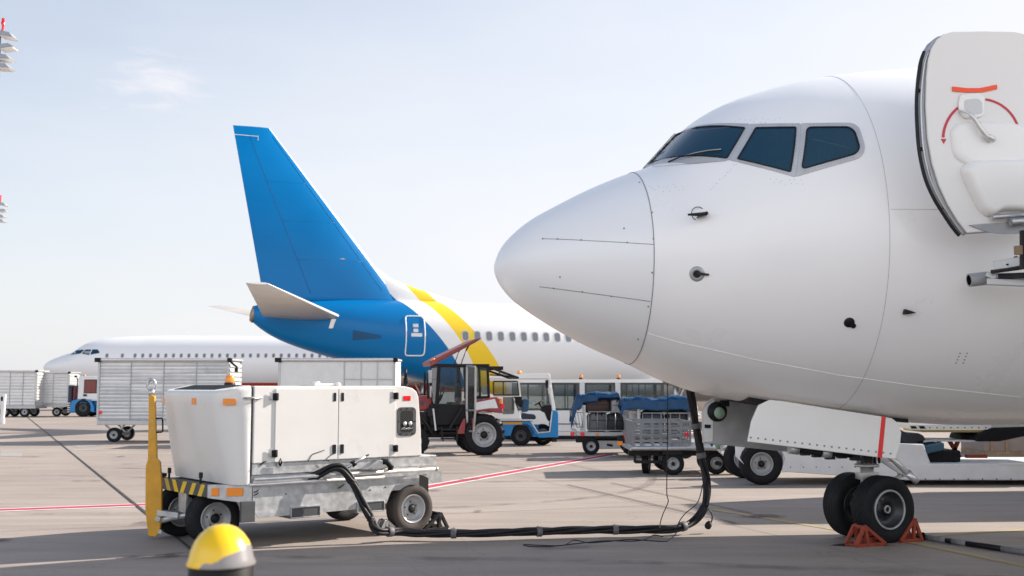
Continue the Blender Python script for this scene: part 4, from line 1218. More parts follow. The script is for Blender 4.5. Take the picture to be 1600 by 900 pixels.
b = MB(); b.tube([(0.085, 0, 1.15), (0.15, 0, 1.15), (0.162, 0, 1.165), (0.162, 0, 1.29), (0.15, 0, 1.305), (0.085, 0, 1.305)], 0.009, 8); b.build('grip', M['black'], tb)
b = MB(); b.cyl((0.11, -0.07, 0.20), (0.11, 0.07, 0.20), 0.03, n=12); b.cyl((0.13, -0.06, 0.06), (0.13, 0.06, 0.06), 0.022, n=12)
for z in (1.2, 1.28, 1.35): b.cyl((0.055, -0.042, z), (0.055, -0.046, z), 0.007, n=8)
b.build('pivot_pin', M['steel'], tb)
b = MB()
b.prism([(1.66, 0.77), (1.90, 0.77), (1.90, 0.86), (1.86, 0.87)], -0.10, -0.004); b.tube([(1.93, -0.02, 0.845), (1.98, -0.06, 0.84), (2.03, -0.07, 0.79), (2.05, -0.03, 0.745)], 0.035, 10, 1)
b.build('stowed_plug', [M['steel'], M['black']], gpu, 0.003)
b = MB()
b.tube([(1.38, -0.04, 0.76), (1.48, -0.09, 0.82), (1.58, -0.11, 0.875), (1.66, -0.12, 0.915)], [0.026, 0.024, 0.02, 0.014], 10, 1); b.cyl((1.50, -0.095, 0.83), (1.54, -0.1, 0.855), 0.034, n=10); b.cyl((1.62, -0.115, 0.90), (1.70, -0.125, 0.935), 0.010, n=8)
b.build('prop_handle', [M['black'], M['steel']], gpu)
b = MB()
for (x, z) in [(1.40, 0.585), (1.43, 0.60), (0.40, 0.57), (0.40, 0.60)]: b.tube([(x - 0.02, -0.006, z - 0.01), (x + 0.01, -0.012, z), (x + 0.03, -0.006, z + 0.014)], 0.005, 5)
for (x, z) in [(1.58, 0.53), (1.80, 0.53), (2.0, 0.55), (0.75, 0.55), (1.0, 0.4)]: b.cyl((x, 0.0, z), (x, -0.006, z), 0.008, n=8)
b.build('side_bolt', M['black'], gpu)

# wheel chocks of the power unit
def chock(name, label, loc, rz, mt, L=0.36, H=0.24, W=0.16, group=None):
    t = thing(name, label, 'chock', loc, rz, group)
    b = MB()
    fr = [(0, 0), (L, 0), (L * 0.36, H), (L * 0.26, H)]
    th = 0.034
    for y in (-W / 2, W / 2 - th):
        # open triangular side: outline bars and a brace
        for (p, q) in (((0, th / 2), (L, th / 2)), ((L, th / 2), (L * 0.31, H)), ((L * 0.31, H), (0, th / 2)), ((L * 0.33, H - 0.02), (L * 0.40, 0.01))):
            b.bar((p[0], y + th / 2, p[1]), (q[0], y + th / 2, q[1]), th, th * 1.1)
    b.prism([(0.03, 0.02), (L * 0.9, 0.02), (L * 0.62, H * 0.42), (0.06, H * 0.30)], -0.012, 0.012)
    t2 = b.build('side_frame', mt, t, 0.004)
    b = MB()
    n = 5
    for k in range(n):
        u = k / (n - 1)
        p = (L * (1 - 0.04) + (L * 0.33 - L * 0.96) * u, 0.02 + (H - 0.03) * u)
        b.bar((p[0], -W / 2 + th, p[1]), (p[0], W / 2 - th, p[1]), 0.035, 0.02)
    b.bx(0.01, 0.05, -W / 2 + th, W / 2 - th, 0.004, 0.03); b.bar((L * 0.30, -W / 2 + th, H - 0.01), (L * 0.30, W / 2 - th, H - 0.01), 0.04, 0.03)
    b.build('tread_bar', mt, t, 0.004)
    return t
yv = Vector((-math.sin(GA), math.cos(GA), 0))
p = gw(2.40 + 0.50, 0.10)
chock('wheel_chock', 'black wheel chock behind the rear wheel of the power unit', p, GA + math.pi, M['blackm'], 0.34, 0.20, 0.17)
p = gw(2.40 - 0.44, 0.10)
chock('wheel_chock', 'small steel chock in front of the rear wheel of the power unit', p, GA, M['steel'], 0.27, 0.17, 0.13)
# nose wheel chocks
RJ = Matrix.Rotation(YAW, 3, 'Z')
axw = RJ @ axd
wc = N0 + RJ @ Vector((C0.x, C0.y, 0)) + axw * 0.235
td = Vector((-axw.y, axw.x, 0))       # rolling direction, towards the tail
p = wc - td * 0.56 + axw * 0.12
chock('wheel_chock', 'worn orange chock wedged at the front of the jet nose wheel', p, math.atan2(td.y, td.x), M['orange'], 0.40, 0.215, 0.19)
p = wc + td * 0.42 + axw * 0.04
ch2 = chock('wheel_chock', 'worn orange chock behind the jet nose wheel with a striped pole lying from it', p, math.atan2(-td.y, -td.x), M['orange'], 0.30, 0.25, 0.20)
pa, pb = gnd(1437, 843), gnd(1640, 874)
pl = thing('chock_pole', 'black and white pole lying along the yellow line behind the nose wheel', 'pole', (pa.x, pa.y, 0), math.atan2((pb - pa).y, (pb - pa).x))
Lp = (pb - pa).length
b = MB(); b.cyl((0, 0, 0.034), (Lp, 0, 0.034), 0.030, n=14); b.lathe([(0.001, -0.03), (0.042, -0.02), (0.042, 0.05)], (0, 0, 0.043), (1, 0, 0), 12); b.build('tube', M['black'], pl)
for k, (s0, s1) in enumerate(((0.10, 0.36), (0.44, 0.62), (1.05, 1.5))):
    b = MB(); b.cyl((s0, 0, 0.034), (s1, 0, 0.034), 0.0315, n=14); b.build('band', mat('dull_band', (0.16, 0.165, 0.17), 0.7, var=0.3, vscale=20), pl)

# ------------------------------------------------------------------ cable from the unit to the jet
cab = thing('power_cable', 'thick twisted black power cable lying from the generator to the jet belly', 'cable', (0, 0, 0))
g = lambda px, py, z: at(px, py, (CAM_H - z) * F_PX / max(1e-3, (py - HOR)))
path = [gw(1.04, 0.04, 0.68), gw(1.12, -0.05, 0.745), gw(1.24, -0.11, 0.81), gw(1.36, -0.15, 0.785), gw(1.46, -0.22, 0.62), gw(1.52, -0.27, 0.45), gw(1.60, -0.34, 0.26), gw(1.66, -0.42, 0.13)]
path += [g(627, 830, 0.07), g(655, 833, 0.05), g(700, 833.5, 0.05), g(760, 833, 0.05), g(850, 830.5, 0.05), g(940, 828, 0.05), g(1020, 827, 0.05), g(1058, 825, 0.055)]
path += [at(1082, 815, 12.75), at(1098, 797, 12.8), at(1104, 775, 12.85), at(1103, 748, 12.85), at(1096, 715, 12.85), at(1088, 670, 12.85), at(1079, 613, 12.8), at(1077, 600, 12.75)]
sp_ = spline(path, 12)
Ls = [0.0]
for i in range(1, len(sp_)): Ls.append(Ls[-1] + (sp_[i] - sp_[i - 1]).length)
for c in range(4):
    pts = []
    for i, p in enumerate(sp_):
        t = (sp_[min(i + 1, len(sp_) - 1)] - sp_[max(i - 1, 0)]).normalized()
        a = t.cross(Vector((0, 0, 1)) if abs(t.z) < 0.85 else Vector((0, 1, 0))).normalized(); d = a.cross(t)
        an = 2 * math.pi * c / 4 + Ls[i] * 3.2
        rr = 0.026 + 0.005 * math.sin(Ls[i] * 5 + c * 2)
        q = p + a * math.cos(an) * rr + d * math.sin(an) * rr
        q.z = max(q.z, 0.023)
        pts.append(q)
    MB().tube(pts, 0.0225, 8).build('conductor', M['cable'], cab)
for s0 in (1.35, 2.1, 3.05, 3.9, 4.75, 5.75, 6.10):
    i = min(range(len(Ls)), key=lambda k: abs(Ls[k] - s0))
    b = MB(); t = (sp_[i + 1] - sp_[i - 1]).normalized()
    b.cyl(sp_[i] - t * 0.03, sp_[i] + t * 0.03, 0.056, n=16); b.tube([sp_[i] + t.orthogonal().normalized() * 0.055, sp_[i] + t.orthogonal().normalized() * 0.075], 0.012, 6)
    b.build('cable_clamp', M['clamp'], cab, 0.003)
def cord(name, label, pts, r=0.006, m='cable'):
    o = MB().tube(spline(pts, 8), r, 6).build(name, M[m]); return tag(o, label, 'cord')
zg = 0.008
cord('thin_cord', 'thin black cord looped along the shaded concrete in front of the power cable', [at(1098, 757, 12.75), at(1090, 785, 12.7), at(1070, 803, 12.6), at(1060, 818, 12.4), g(1057, 832, .03), g(1046, 843, zg), g(1035, 846, zg), g(985, 843, zg), g(950, 846, zg), g(920, 848, zg), g(897, 844, zg), g(880, 852, zg), g(845, 852, zg), g(818, 851, zg), g(830, 854, zg), g(862, 853.5, zg), g(900, 849.5, zg), g(945, 845, zg), g(990, 845.5, zg), g(1010, 842, zg), g(1022, 836, zg), g(1036, 838.5, zg)])
cord('hanging_cord', 'thin black cord hanging from the jet belly down beside the power cable', [at(1043, 597, 12.7), at(1043, 680, 12.7), at(1042, 740, 12.7), at(1042, 772, 12.65), at(1044, 784, 12.65), at(1036, 803, 12.5), at(1032, 816, 12.45), g(1031, 826, 0.10)])
pend = thing('cable_plug', 'black plug hanging on a short loop off the bend of the power cable', 'plug', at(1106, 826, 12.8))
o0 = at(1106, 826, 12.8)
b = MB(); b.lathe([(0.001, -0.03), (0.03, -0.02), (0.042, 0.02), (0.03, 0.05), (0.012, 0.07)], (0, 0, 0.02), (0.3, 0, 1), 14); b.build('plug_body', M['black'], pend, 0)
b = MB(); b.tube(spline([at(1107, 795, 12.8) - o0, at(1112, 803, 12.8) - o0, at(1112.5, 812, 12.8) - o0, at(1109, 820, 12.8) - o0, at(1105, 818, 12.8) - o0, at(1101, 822, 12.8) - o0], 6), 0.008, 6); b.build('loop', M['cable'], pend)

# ------------------------------------------------------------------ bollard near the camera
bp = at(346, 870, 4.2)
bol = thing('bollard', 'black bollard with a chipped yellow domed cap in front of the power unit', 'bollard', (bp.x, bp.y, 0))
rb_ = 0.121
bol.scale = (1, 1, 1.021)
MB().lathe([(0.001, 0.0), (rb_, 0.0), (rb_, 1.005), (rb_ - 0.006, 1.012), (0.001, 1.012)], n=48).build('post', mat('bollard_black', (0.008, 0.0075, 0.008), 0.5, spec=0.2, var=0.15), bol)
cm = bpy.data.materials.new('worn_yellow_cap'); cm.use_nodes = True
nt = cm.node_tree; N = nt.nodes; bs = N["Principled BSDF"]; bs.inputs["Roughness"].default_value = 0.3; bs.inputs["Coat Weight"].default_value = 0.3
tc = N.new("ShaderNodeTexCoord"); sx = N.new("ShaderNodeSeparateXYZ"); nt.links.new(tc.outputs["Object"], sx.inputs[0])
nz = N.new("ShaderNodeTexNoise"); nz.inputs["Scale"].default_value = 16; nz.inputs["Detail"].default_value = 5; nt.links.new(tc.outputs["Object"], nz.inputs["Vector"])
def mth(op, a, c):
    n = N.new("ShaderNodeMath"); n.operation = op
    for i, v in enumerate((a, c)):
        if isinstance(v, (int, float)): n.inputs[i].default_value = v
        else: nt.links.new(v, n.inputs[i])
    return n.outputs[0]
# bare, unpainted cap shows low down on the right-hand side
hgt = mth('SUBTRACT', sx.outputs[2], 1.012)
f1 = mth('ADD', mth('MULTIPLY', mth('MAXIMUM', mth('ADD', sx.outputs[0], 0.015), 0.0), 0.46), 0.016)
f2 = mth('MULTIPLY', mth('ADD', sx.outputs[0], 0.048), 1.5)
e = mth('ADD', mth('SUBTRACT', mth('MINIMUM', f1, f2), hgt), mth('MULTIPLY', mth('SUBTRACT', nz.outputs["Fac"], 0.5), 0.06))
rg = N.new("ShaderNodeMapRange"); rg.inputs["From Min"].default_value = -0.003; rg.inputs["From Max"].default_value = 0.003; nt.links.new(e, rg.inputs["Value"])
mxx = N.new("ShaderNodeMix"); mxx.data_type = 'RGBA'; nt.links.new(rg.outputs[0], mxx.inputs[0]); mxx.inputs[6].default_value = (0.82, 0.52, 0.008, 1); mxx.inputs[7].default_value = (0.21, 0.20, 0.20, 1)
nt.links.new(mxx.outputs[2], bs.inputs["Base Color"])
MB().lathe([(rb_ + 0.006, 1.006), (rb_ + 0.007, 1.012), (rb_ * 0.99, 1.03), (rb_ * 0.93, 1.062), (rb_ * 0.82, 1.092), (rb_ * 0.66, 1.118), (rb_ * 0.45, 1.139), (rb_ * 0.22, 1.150), (0.001, 1.153)], n=48).build('cap', cm, bol)
# ================================================================== box carts
def box_cart(label, loc, rz, L, zb, zt, D, cols, slats, style, wr=0.21, group='covered cargo box carts', wx=(0.45, 0.75), frame=M['alu_frame']):
    t = thing('box_cart', label, 'cargo cart', loc, rz, group)
    b = MB(); b.bx(0, L, 0, D, zb - 0.16, zb - 0.02); b.bx(-0.05, 0.0, 0.3, D - 0.3, zb - 0.14, zb - 0.04)
    b.build('chassis', M['alu_frame'], t, 0.01)
    b = MB(); b.bx(0.03, L - 0.03, 0.04, D - 0.04, zb - 0.02, zt - 0.04); b.build('box', M['alu'], t)
    # near and far side panels
    random.seed(int(L * 100) + cols)
    for y in (0.0, D):
        b = MB()
        s_ = -1 if y == 0 else 1
        cw = L / cols
        if style == 'slat':
            for c in range(cols):
                x0, x1 = c * cw + 0.015, (c + 1) * cw - 0.015
                h = (zt - zb) / slats
                for k in range(slats):
                    z0 = zb + k * h
                    d = random.uniform(0.006, 0.02)
                    tl = random.uniform(-0.010, 0.010)
                    yy = y + s_ * 0.002
                    v = [(x0, yy, z0 + 0.008), (x1, yy, z0 + 0.008), (x1, yy + s_ * (d + tl), z0 + h * 0.55), (x0, yy + s_ * d, z0 + h * 0.55), (x1, yy, z0 + h - 0.004), (x0, yy, z0 + h - 0.004)]
                    b.add(v, [(0, 1, 2, 3), (3, 2, 4, 5)], 0)
                    b.bx(x0, x1, y - 0.004 if s_ < 0 else y - 0.012, y + 0.012 if s_ < 0 else y + 0.004, z0 - 0.004, z0 + 0.004, 1)
            b.build('slat_panel', [M['alu'], M['alu_frame']], t)
        else:
            b.bx(0.03, L * 0.56, y + s_ * 0.002, y + s_ * 0.02, zb, zt - 0.05)
            b.bx(L * 0.57, L - 0.05, y + s_ * 0.002, y + s_ * 0.012, zb, zt - 0.05)
            b.build('side_panel', M['alu'], t, 0.003)
            q = MB()
            for x in (L * 0.565, L * 0.71, L * 0.85, L - 0.04): q.bx(x - 0.016, x + 0.016, y + s_ * 0.021, y + s_ * 0.035, zb, zt - 0.04)
            for z in (zb + (zt - zb) * 0.30, zb + (zt - zb) * 0.68): q.bx(L * 0.565, L - 0.04, y + s_ * 0.0355, y + s_ * 0.046, z - 0.014, z + 0.014)
            q.build('panel_grid', frame, t)
        q = MB()
        for c in range(cols + 1):
            if style == 'slat' or c in (0, cols):
                x = min(max(c * cw, 0.03), L - 0.03)
                w = 0.03 if c in (0, cols) else 0.012
                q.bx(x - w, x + w, y + s_ * 0.0185, y + s_ * 0.04, zb, zt - 0.03)
        q.build('post', frame, t)
    for x in (0, L):
        s_ = -1 if x == 0 else 1
        b = MB()
        n = 12
        if style == 'slat':
            h = (zt - zb - 0.1) / n
            for k in range(n): b.bx(x - 0.01, x + 0.01 + s_ * 0.012, 0.06, D - 0.06, zb + k * h + 0.02, zb + (k + 1) * h - 0.02)
        else: b.bx(x + s_ * 0.001, x + s_ * 0.02, 0.03, D - 0.03, zb, zt - 0.05)
        b.build('end_panel', M['white_dirty'] if style != 'slat' else M['alu'], t, 0.004)
    b = MB(); b.bx(-0.05, L + 0.05, -0.06, D + 0.06, zt - 0.03, zt + 0.03); b.tube([(-0.05, -0.065, zt - 0.01), (L + 0.05, -0.065, zt - 0.01)], 0.05, 10)
    b.build('roof', M['galv_light'], t, 0.015)
    b = MB()
    for x in (-0.06, L + 0.06):
        b.bx(x - 0.10 if x > 0 else x - 0.03, x + 0.03 if x > 0 else x + 0.16, -0.13, 0.02, zt - 0.08, zt + 0.05)
    b.build('corner_cap', M['black'], t, 0.02)
    b = MB(); b.cyl((0.10, -0.025, zb + 0.22), (0.10, -0.03, zb + 0.22), 0.06, n=18); b.build('reflector', M['red_lens'], t)
    b = MB()
    for x0 in wx:
        for y in (0.25, D - 0.25):
            b.bar((x0 - 0.30, y, zb - 0.16), (x0, y, wr), 0.05); b.bar((x0 + 0.28, y, zb - 0.16), (x0, y, wr), 0.05)
        b.cyl((x0, 0.15, wr), (x0, D - 0.15, wr), 0.035, n=10)
    b.build('axle', M['alu_frame'], t)
    return t
def cart_wheels(t, xs, ys, wr, w=0.14):
    for x in xs:
        for y in ys: wheel(t, (x, y, wr), wr, w, out=-1 if y < 0.7 else 1, n=28)
Yc = 33.2
pA = at(150, 690, Yc)
cA = box_cart('large silver slatted box cart standing just left of the generator trailer', (pA.x, Yc, 0), 0, 3.98, 0.68, 2.50, 1.5, 4, 17, 'slat', 0.22, wx=(0.48, 3.3))
cart_wheels(cA, (0.48, 3.3), (0.18, 1.32), 0.22)
b = MB(); b.tube([(4.0, 0.0, 2.45), (4.12, -0.05, 2.35), (4.22, -0.05, 2.28), (4.22, -0.05, 2.16)], 0.035, 8); b.bx(4.17, 4.25, -0.10, 0.0, 2.12, 2.24); b.build('latch_arm', M['black'], cA)
pB = at(433, 690, 31.5)
cB = box_cart('silver box cart with plain and gridded panels showing above the generator roof', (pB.x, 31.5, 0), 0, 3.36, 0.68, 2.46, 1.5, 3, 14, 'panel', 0.22, wx=(0.5, 2.8))
cart_wheels(cB, (0.5, 2.8), (0.18, 1.32), 0.22)
pC = at(56, 690, 61)
cC = box_cart('farther slatted box cart coupled right behind the small blue tug', (pC.x, 61, 0), 0, 1.72, 0.70, 2.45, 1.5, 2, 11, 'slat', 0.26, wx=(1.05,))
cart_wheels(cC, (1.05,), (0.15, 1.35), 0.26)
b = MB(); b.bar((1.75, 0.7, 0.5), (2.0, 0.7, 0.5), 0.08); b.build('drawbar', M['alu_frame'], cC)
pD = at(-12, 690, 60)
cD = box_cart('longer far slatted box cart behind the white marker post', (pD.x - 0.6, 60, 0), 0, 2.88, 0.62, 2.52, 1.5, 4, 11, 'slat', 0.28, wx=(1.15, 2.25))
cart_wheels(cD, (1.15, 2.25), (0.15, 1.35), 0.28)

# ================================================================== small blue and white tug beside the far carts
pT = at(129, 650, 60.5); sT = F_PX / 60.5
tg = thing('tow_tug', 'small tow tug, white cab over blue wheel skirt, half hidden by the large slatted cart', 'tug', (pT.x, 60.5, 0), 0)
X = lambda px: (px - 129) / sT
Z = lambda py: (650.8 - py) / sT
b = MB(); b.prism([(X(107), Z(644)), (X(111), Z(626)), (X(120), Z(623.5)), (X(140), Z(624)), (X(146), Z(636)), (X(147), Z(644)), (X(141), Z(643)), (X(137), Z(632)), (X(129), Z(629)), (X(121), Z(632)), (X(117), Z(644))], 0, 1.5)
b.bx(X(150), X(190), 0, 1.5, Z(644), Z(626)); b.bx(X(108), X(190), 0.35, 1.15, Z(642), Z(626)); b.build('body', M['tug_blue'], tg, 0.03)
b = MB(); b.prism([(X(119.5), Z(624)), (X(120), Z(590)), (X(123), Z(588)), (X(185), Z(588)), (X(185), Z(624))], 0.06, 0.10); b.prism([(X(119.5), Z(624)), (X(120), Z(590)), (X(123), Z(588)), (X(129), Z(588)), (X(129), Z(624))], 0.10, 1.44)
b.prism([(X(129), Z(590)), (X(129), Z(587.5)), (X(190), Z(587.5)), (X(190), Z(590))], 0.02, 1.48); b.bx(X(129), X(190), 0.10, 1.40, Z(626), Z(614)); b.build('cab', M['white_dirty'], tg, 0.015)
b = MB(); b.prism([(X(129.3), Z(593)), (X(149), Z(593)), (X(149), Z(614.5)), (X(129), Z(614.5))], 0.04, 0.058); cw_ = b.build('cab_window', M['black'], tg)
b = MB(); b.prism([(X(130.3), Z(594.2)), (X(148), Z(594.2)), (X(148), Z(613.3)), (X(130), Z(613.3))], 0.03, 0.039); b.build('pane', mat('dark_red_pane', (0.16, 0.03, 0.025), 0.15), cw_)  # pane coloured dark red throughout
b = MB(); b.bx(X(128.5), X(134), 0.03, 0.058, Z(619), Z(616)); b.build('door_handle', M['black'], tg)
b = MB(); b.bx(X(103.5), X(109), 0.15, 1.35, Z(631), Z(606)); b.bx(X(103), X(111), 0.15, 1.35, Z(607), Z(602)); b.build('seat_back', M['bag_navy'], tg, 0.08)
b = MB(); b.bx(X(109.5), X(112), 0.3, 1.2, Z(632), Z(605)); b.build('warning_board', M['red'], tg, 0.03)
b = MB()
for k in range(5): b.bx(X(104.5), X(108.5), 0.05, 1.45, Z(644 - k * 3.4), Z(642.5 - k * 3.4))
b.bx(X(105.5), X(108), 0.1, 1.4, Z(645), Z(628), 1); b.build('bumper_bars', [M['white_dirty'], M['charcoal']], tg)
b = MB(); b.tube([(X(118.5), 0.05, Z(613)), (X(118.7), 0.05, Z(592)), (X(115), 0.05, Z(587))], 0.03, 6); b.bx(X(114), X(117.5), 0.02, 0.08, Z(590), Z(586.5)); b.build('mirror', M['black'], tg)
beacon(tg, (X(125.5), 0.4, Z(588)), 0.07, 0.10)
wheel(tg, (0, 0.14, 0.5), 0.5, 0.28, rimr=0.45, rim=M['charcoal'], out=-1); wheel(tg, (0, 1.36, 0.5), 0.5, 0.28, rimr=0.45, out=1)
pp = at(3.0, 635, 49.5)
mp = thing('marker_post', 'narrow white upright marker post with a small black box near its top', 'post', (pp.x, 49.5, 0), 0)
b = MB(); b.prism([(0.03, 0.22), (0.10, 0.18), (0.14, 1.31), (0.05, 1.31)], 0, 0.10); b.bx(0.02, 0.12, 0.0, 0.10, 0, 0.22); b.build('board', M['white'], mp)
b = MB(); b.bx(-0.08, 0.02, 0.02, 0.09, 1.02, 1.22); b.bx(-0.08, 0.03, 0.03, 0.09, 0.0, 1.30, 1); b.build('lamp_box', [M['black'], M['alu']], mp, 0.01)

# ================================================================== red tractor
pR = at(757, 709, 27.0)
tr = thing('farm_tractor', 'red tractor with black cab, propped-open roof hatch and open glass door', 'tractor', (pR.x, 27.0, 0), R(13))
sR = F_PX / 27.0
X = lambda px: (px - 757) / sR / 0.97
Z = lambda py: (709.5 - py) / sR
W2 = 1.35
for y, o in ((0.16, -1), (W2 - 0.16 + 0.2, 1)):
    wheel(tr, (0, y, 0.50), 0.50, 0.34, rimr=0.60, lugs=18, out=o, dish=0.4, holes=5, n=44)
for y, o in ((0.2, -1), (W2 - 0.05, 1)):
    wheel(tr, (X(652), y, 0.36), 0.36, 0.24, rimr=0.5, lugs=14, out=o, n=30)
b = MB(); b.bx(X(640), X(742), 0.50, 1.0, 0.42, 0.80); b.bx(X(668), X(738), 0.30, 1.25, 0.60, 0.76); b.bx(X(690), X(732), 0.12, 1.4, 0.52, 0.58); b.cyl((0, 0.3, 0.5), (0, 1.2, 0.5), 0.12)
b.tube([(X(664), 0.25, 0.95), (X(672), 0.2, 0.75), (X(682), 0.22, 0.45)], 0.04, 8); b.bx(X(672), X(684), 0.15, 0.4, 0.95, 1.15); b.bx(X(655), X(672), 0.25, 1.1, 0.75, 1.05)
b.build('chassis', M['blackm'], tr, 0.015)
b = MB(); b.bx(X(676), X(738), 0.18, 1.32, 0.72, 1.25); b.build('cab_base', M['black'], tr, 0.03)
b = MB()
for k in range(2): b.bx(X(692), X(714), -0.02, 0.2, 0.40 + k * 0.22, 0.43 + k * 0.22)
b.bar((X(691), 0.0, 0.70), (X(694), 0.0, 0.35), 0.03); b.bar((X(715), 0.0, 0.72), (X(715), 0.0, 0.35), 0.03); b.bar((X(679), 0.02, 1.15), (X(683), 0.02, 0.62), 0.035, mi=1); b.bar((X(723), 0.08, 1.15), (X(703), 0.1, 0.62), 0.05)
b.build('cab_step', [M['blackm'], M['alu']], tr)
b = MB(); b.prism([(X(618), Z(652)), (X(616), Z(630)), (X(622), Z(622)), (X(655), Z(619)), (X(681), Z(616.5)), (X(681), Z(640)), (X(655), Z(642))], 0.38, 1.12); hd = b.build('hood', M['red'], tr, 0.04)
b = MB(); b.bx(X(663), X(668), 0.374, 0.379, Z(633), Z(626)); b.build('badge_plate', M['charcoal'], hd)
# cab frame
b = MB()
zt_, zb_ = Z(570.5), Z(636)
for y in (0.20, 1.30):
    b.bar((X(686), y, zb_), (X(689), y, zt_), 0.085); b.bar((X(732), y, zb_ + 0.1), (X(731), y, zt_), 0.09); b.bar((X(766), y, Z(621)), (X(764), y, zt_), 0.06); b.bar((X(686), y, zt_), (X(766), y, zt_), 0.075)
    b.bar((X(740), y, Z(621)), (X(766), y, Z(620)), 0.06); b.bar((X(742), y, Z(621)), (X(740), y, zt_), 0.05)
for x in (689, 731, 765): b.bar((X(x), 0.2, zt_), (X(x), 1.3, zt_), 0.075)
b.bar((X(766), 0.2, Z(621)), (X(766), 1.3, Z(621)), 0.06); b.bar((X(686), 0.2, zb_), (X(686), 1.3, zb_), 0.08)
b.tube([(X(674), 0.25, Z(582)), (X(672), 0.24, Z(600)), (X(674), 0.25, Z(622))], 0.03, 8); b.tube([(X(677), 1.2, Z(580)), (X(676), 1.2, Z(622))], 0.03, 8)
b.build('cab_frame', M['black'], tr, 0.012)
b = MB(); b.bx(X(673), X(677), 0.05, 0.28, Z(598), Z(578)); b.bx(X(674), X(676), -0.02, 0.10, Z(620), Z(603)); b.tube([(X(680), 0.1, Z(618)), (X(676), 0.05, Z(602))], 0.015, 6); b.build('mirror', M['steel'], tr, 0.01)
for (nm, poly) in (('side_window', [(688, 632), (690, 573), (729, 573), (730, 632)]), ('rear_side_window', [(743, 619), (742, 573), (763, 573), (765, 619)])):
    for y in (0.19, 1.31):
        b = MB(); b.prism([(X(p[0]), Z(p[1])) for p in poly], y - 0.003, y + 0.003); b.build(nm, M['glass'] if y > 1 else M['glass'], tr)
b = MB(); b.bx(X(687), X(687) + 0.008, 0.25, 1.25, Z(632), Z(574)); b.build('windscreen', M['glass'], tr)
b = MB(); b.bx(X(756), X(765), 0.22, 0.24, Z(616), Z(603)); b.build('notice_sheet', M['white'], tr)
# swung-open door, seen nearly edge on
dg = bpy.data.objects.new('cab_door', None)
b = MB()
dn = Vector((0.34, -0.94, 0)).normalized()
o_ = Vector((X(731), 0.14, 0))
def dpt(u, z): return o_ + dn * u + Vector((0, 0, z))
zlo, zmi, zhi = Z(672), Z(640), Z(571)
for (p, q) in ((dpt(0, zhi), dpt(0, zmi)), (dpt(0.42, zhi - 0.04), dpt(0.42, zmi)), (dpt(0, zhi), dpt(0.42, zhi - 0.04)), (dpt(0, zmi), dpt(0.05, zlo)), (dpt(0.42, zmi), dpt(0.34, zlo)), (dpt(0.05, zlo), dpt(0.34, zlo)), (dpt(0, zmi), dpt(0.42, zmi))):
    b.bar(p, q, 0.045)
cd = b.build('cab_door', M['alu_frame'], tr, 0.008)
b = MB(); b.add([dpt(0.02, zhi - .02), dpt(0.40, zhi - 0.05), dpt(0.40, zmi), dpt(0.33, zlo), dpt(0.06, zlo), dpt(0.02, zmi)], [range(6)]); b.build('door_glass', M['glass_dark'], cd, fix=False)
# rear body: white panels trimmed red over the wheel
b = MB()
poly = [(X(737), Z(655)), (X(737), Z(627)), (X(776), Z(619.5)), (X(779), Z(621)), (X(787), Z(645)), (X(778), Z(644.5)), (X(768), Z(641.5)), (X(757), Z(641)), (X(746), Z(644))]
b.prism(poly, 0.02, 0.36); b.prism(poly, 1.15, 1.5); b.prism([(X(737), Z(640)), (X(737), Z(627)), (X(776), Z(619.5)), (X(781), Z(640))], 0.36, 1.15)
fe = b.build('rear_fender', M['red'], tr, 0.02)
b = MB(); b.prism([(X(739), Z(641)), (X(739.5), Z(629)), (X(773), Z(622.5)), (X(778), Z(637)), (X(765), Z(637)), (X(750), Z(639))], 0.012, 0.0185)
b.build('white_panel', M['white_dirty'], fe)
b = MB(); b.prism([(X(714), Z(676)), (X(725), Z(653)), (X(728), Z(653)), (X(727), Z(676))], 0.0, 0.05); b.build('step_guard', M['red'], tr, 0.01)
b = MB(); b.bx(X(780), X(784), -0.0, 0.16, Z(630), Z(622)); b.build('turn_lamp', M['amber'], tr, 0.01)
b = MB(); b.bx(X(782), X(787), -0.0, 0.16, Z(638), Z(630)); b.build('tail_lamp', M['red_lens'], tr, 0.01)
b = MB(); b.cyl((X(642), 0.62, Z(620)), (X(642), 0.62, Z(590)), 0.055, n=14); b.cyl((X(642), 0.62, Z(590)), (X(642), 0.62, Z(576)), 0.033, n=12); b.build('exhaust_pipe', M['blackm'], tr)
# roof hatch propped open
b = MB()
pf, pe = Vector((X(674), 0, Z(569))), Vector((X(755), 0, Z(527)))
d = (pe - pf).normalized(); nn = Vector((-d.z, 0, d.x))
prof = [pf - nn * 0.06, pf + nn * 0.05 + d * 0.03, pf + d * 0.3 + nn * 0.06, pe - d * 0.15 + nn * 0.045, pe + nn * 0.0, pe - d * 0.2 - nn * 0.03, pf + d * 0.25 - nn * 0.06]
b.prism([(p.x, p.z) for p in prof], 0.12, 1.38)
ht = b.build('roof_hatch', M['red'], tr, 0.02)
b = MB()
q = [pf + d * 0.2 - nn * 0.02, pe - d * 0.1 + nn * 0.0]
b.bar((q[0].x, 0.112, q[0].z), (q[1].x, 0.112, q[1].z), 0.012, 0.012); b.build('hatch_edge', M['charcoal'], ht)
for y in (0.25, 1.25):
    b = MB(); b.tube([(X(723), y, Z(570)), (X(731), y, Z(547))], 0.012, 6); b.tube([(X(731), y, Z(547)), (X(738), y, Z(535))], 0.020, 6); b.build('hatch_strut', M['blackm'], tr)
beacon(tr, (X(680), 0.22, Z(566)), 0.06, 0.10)
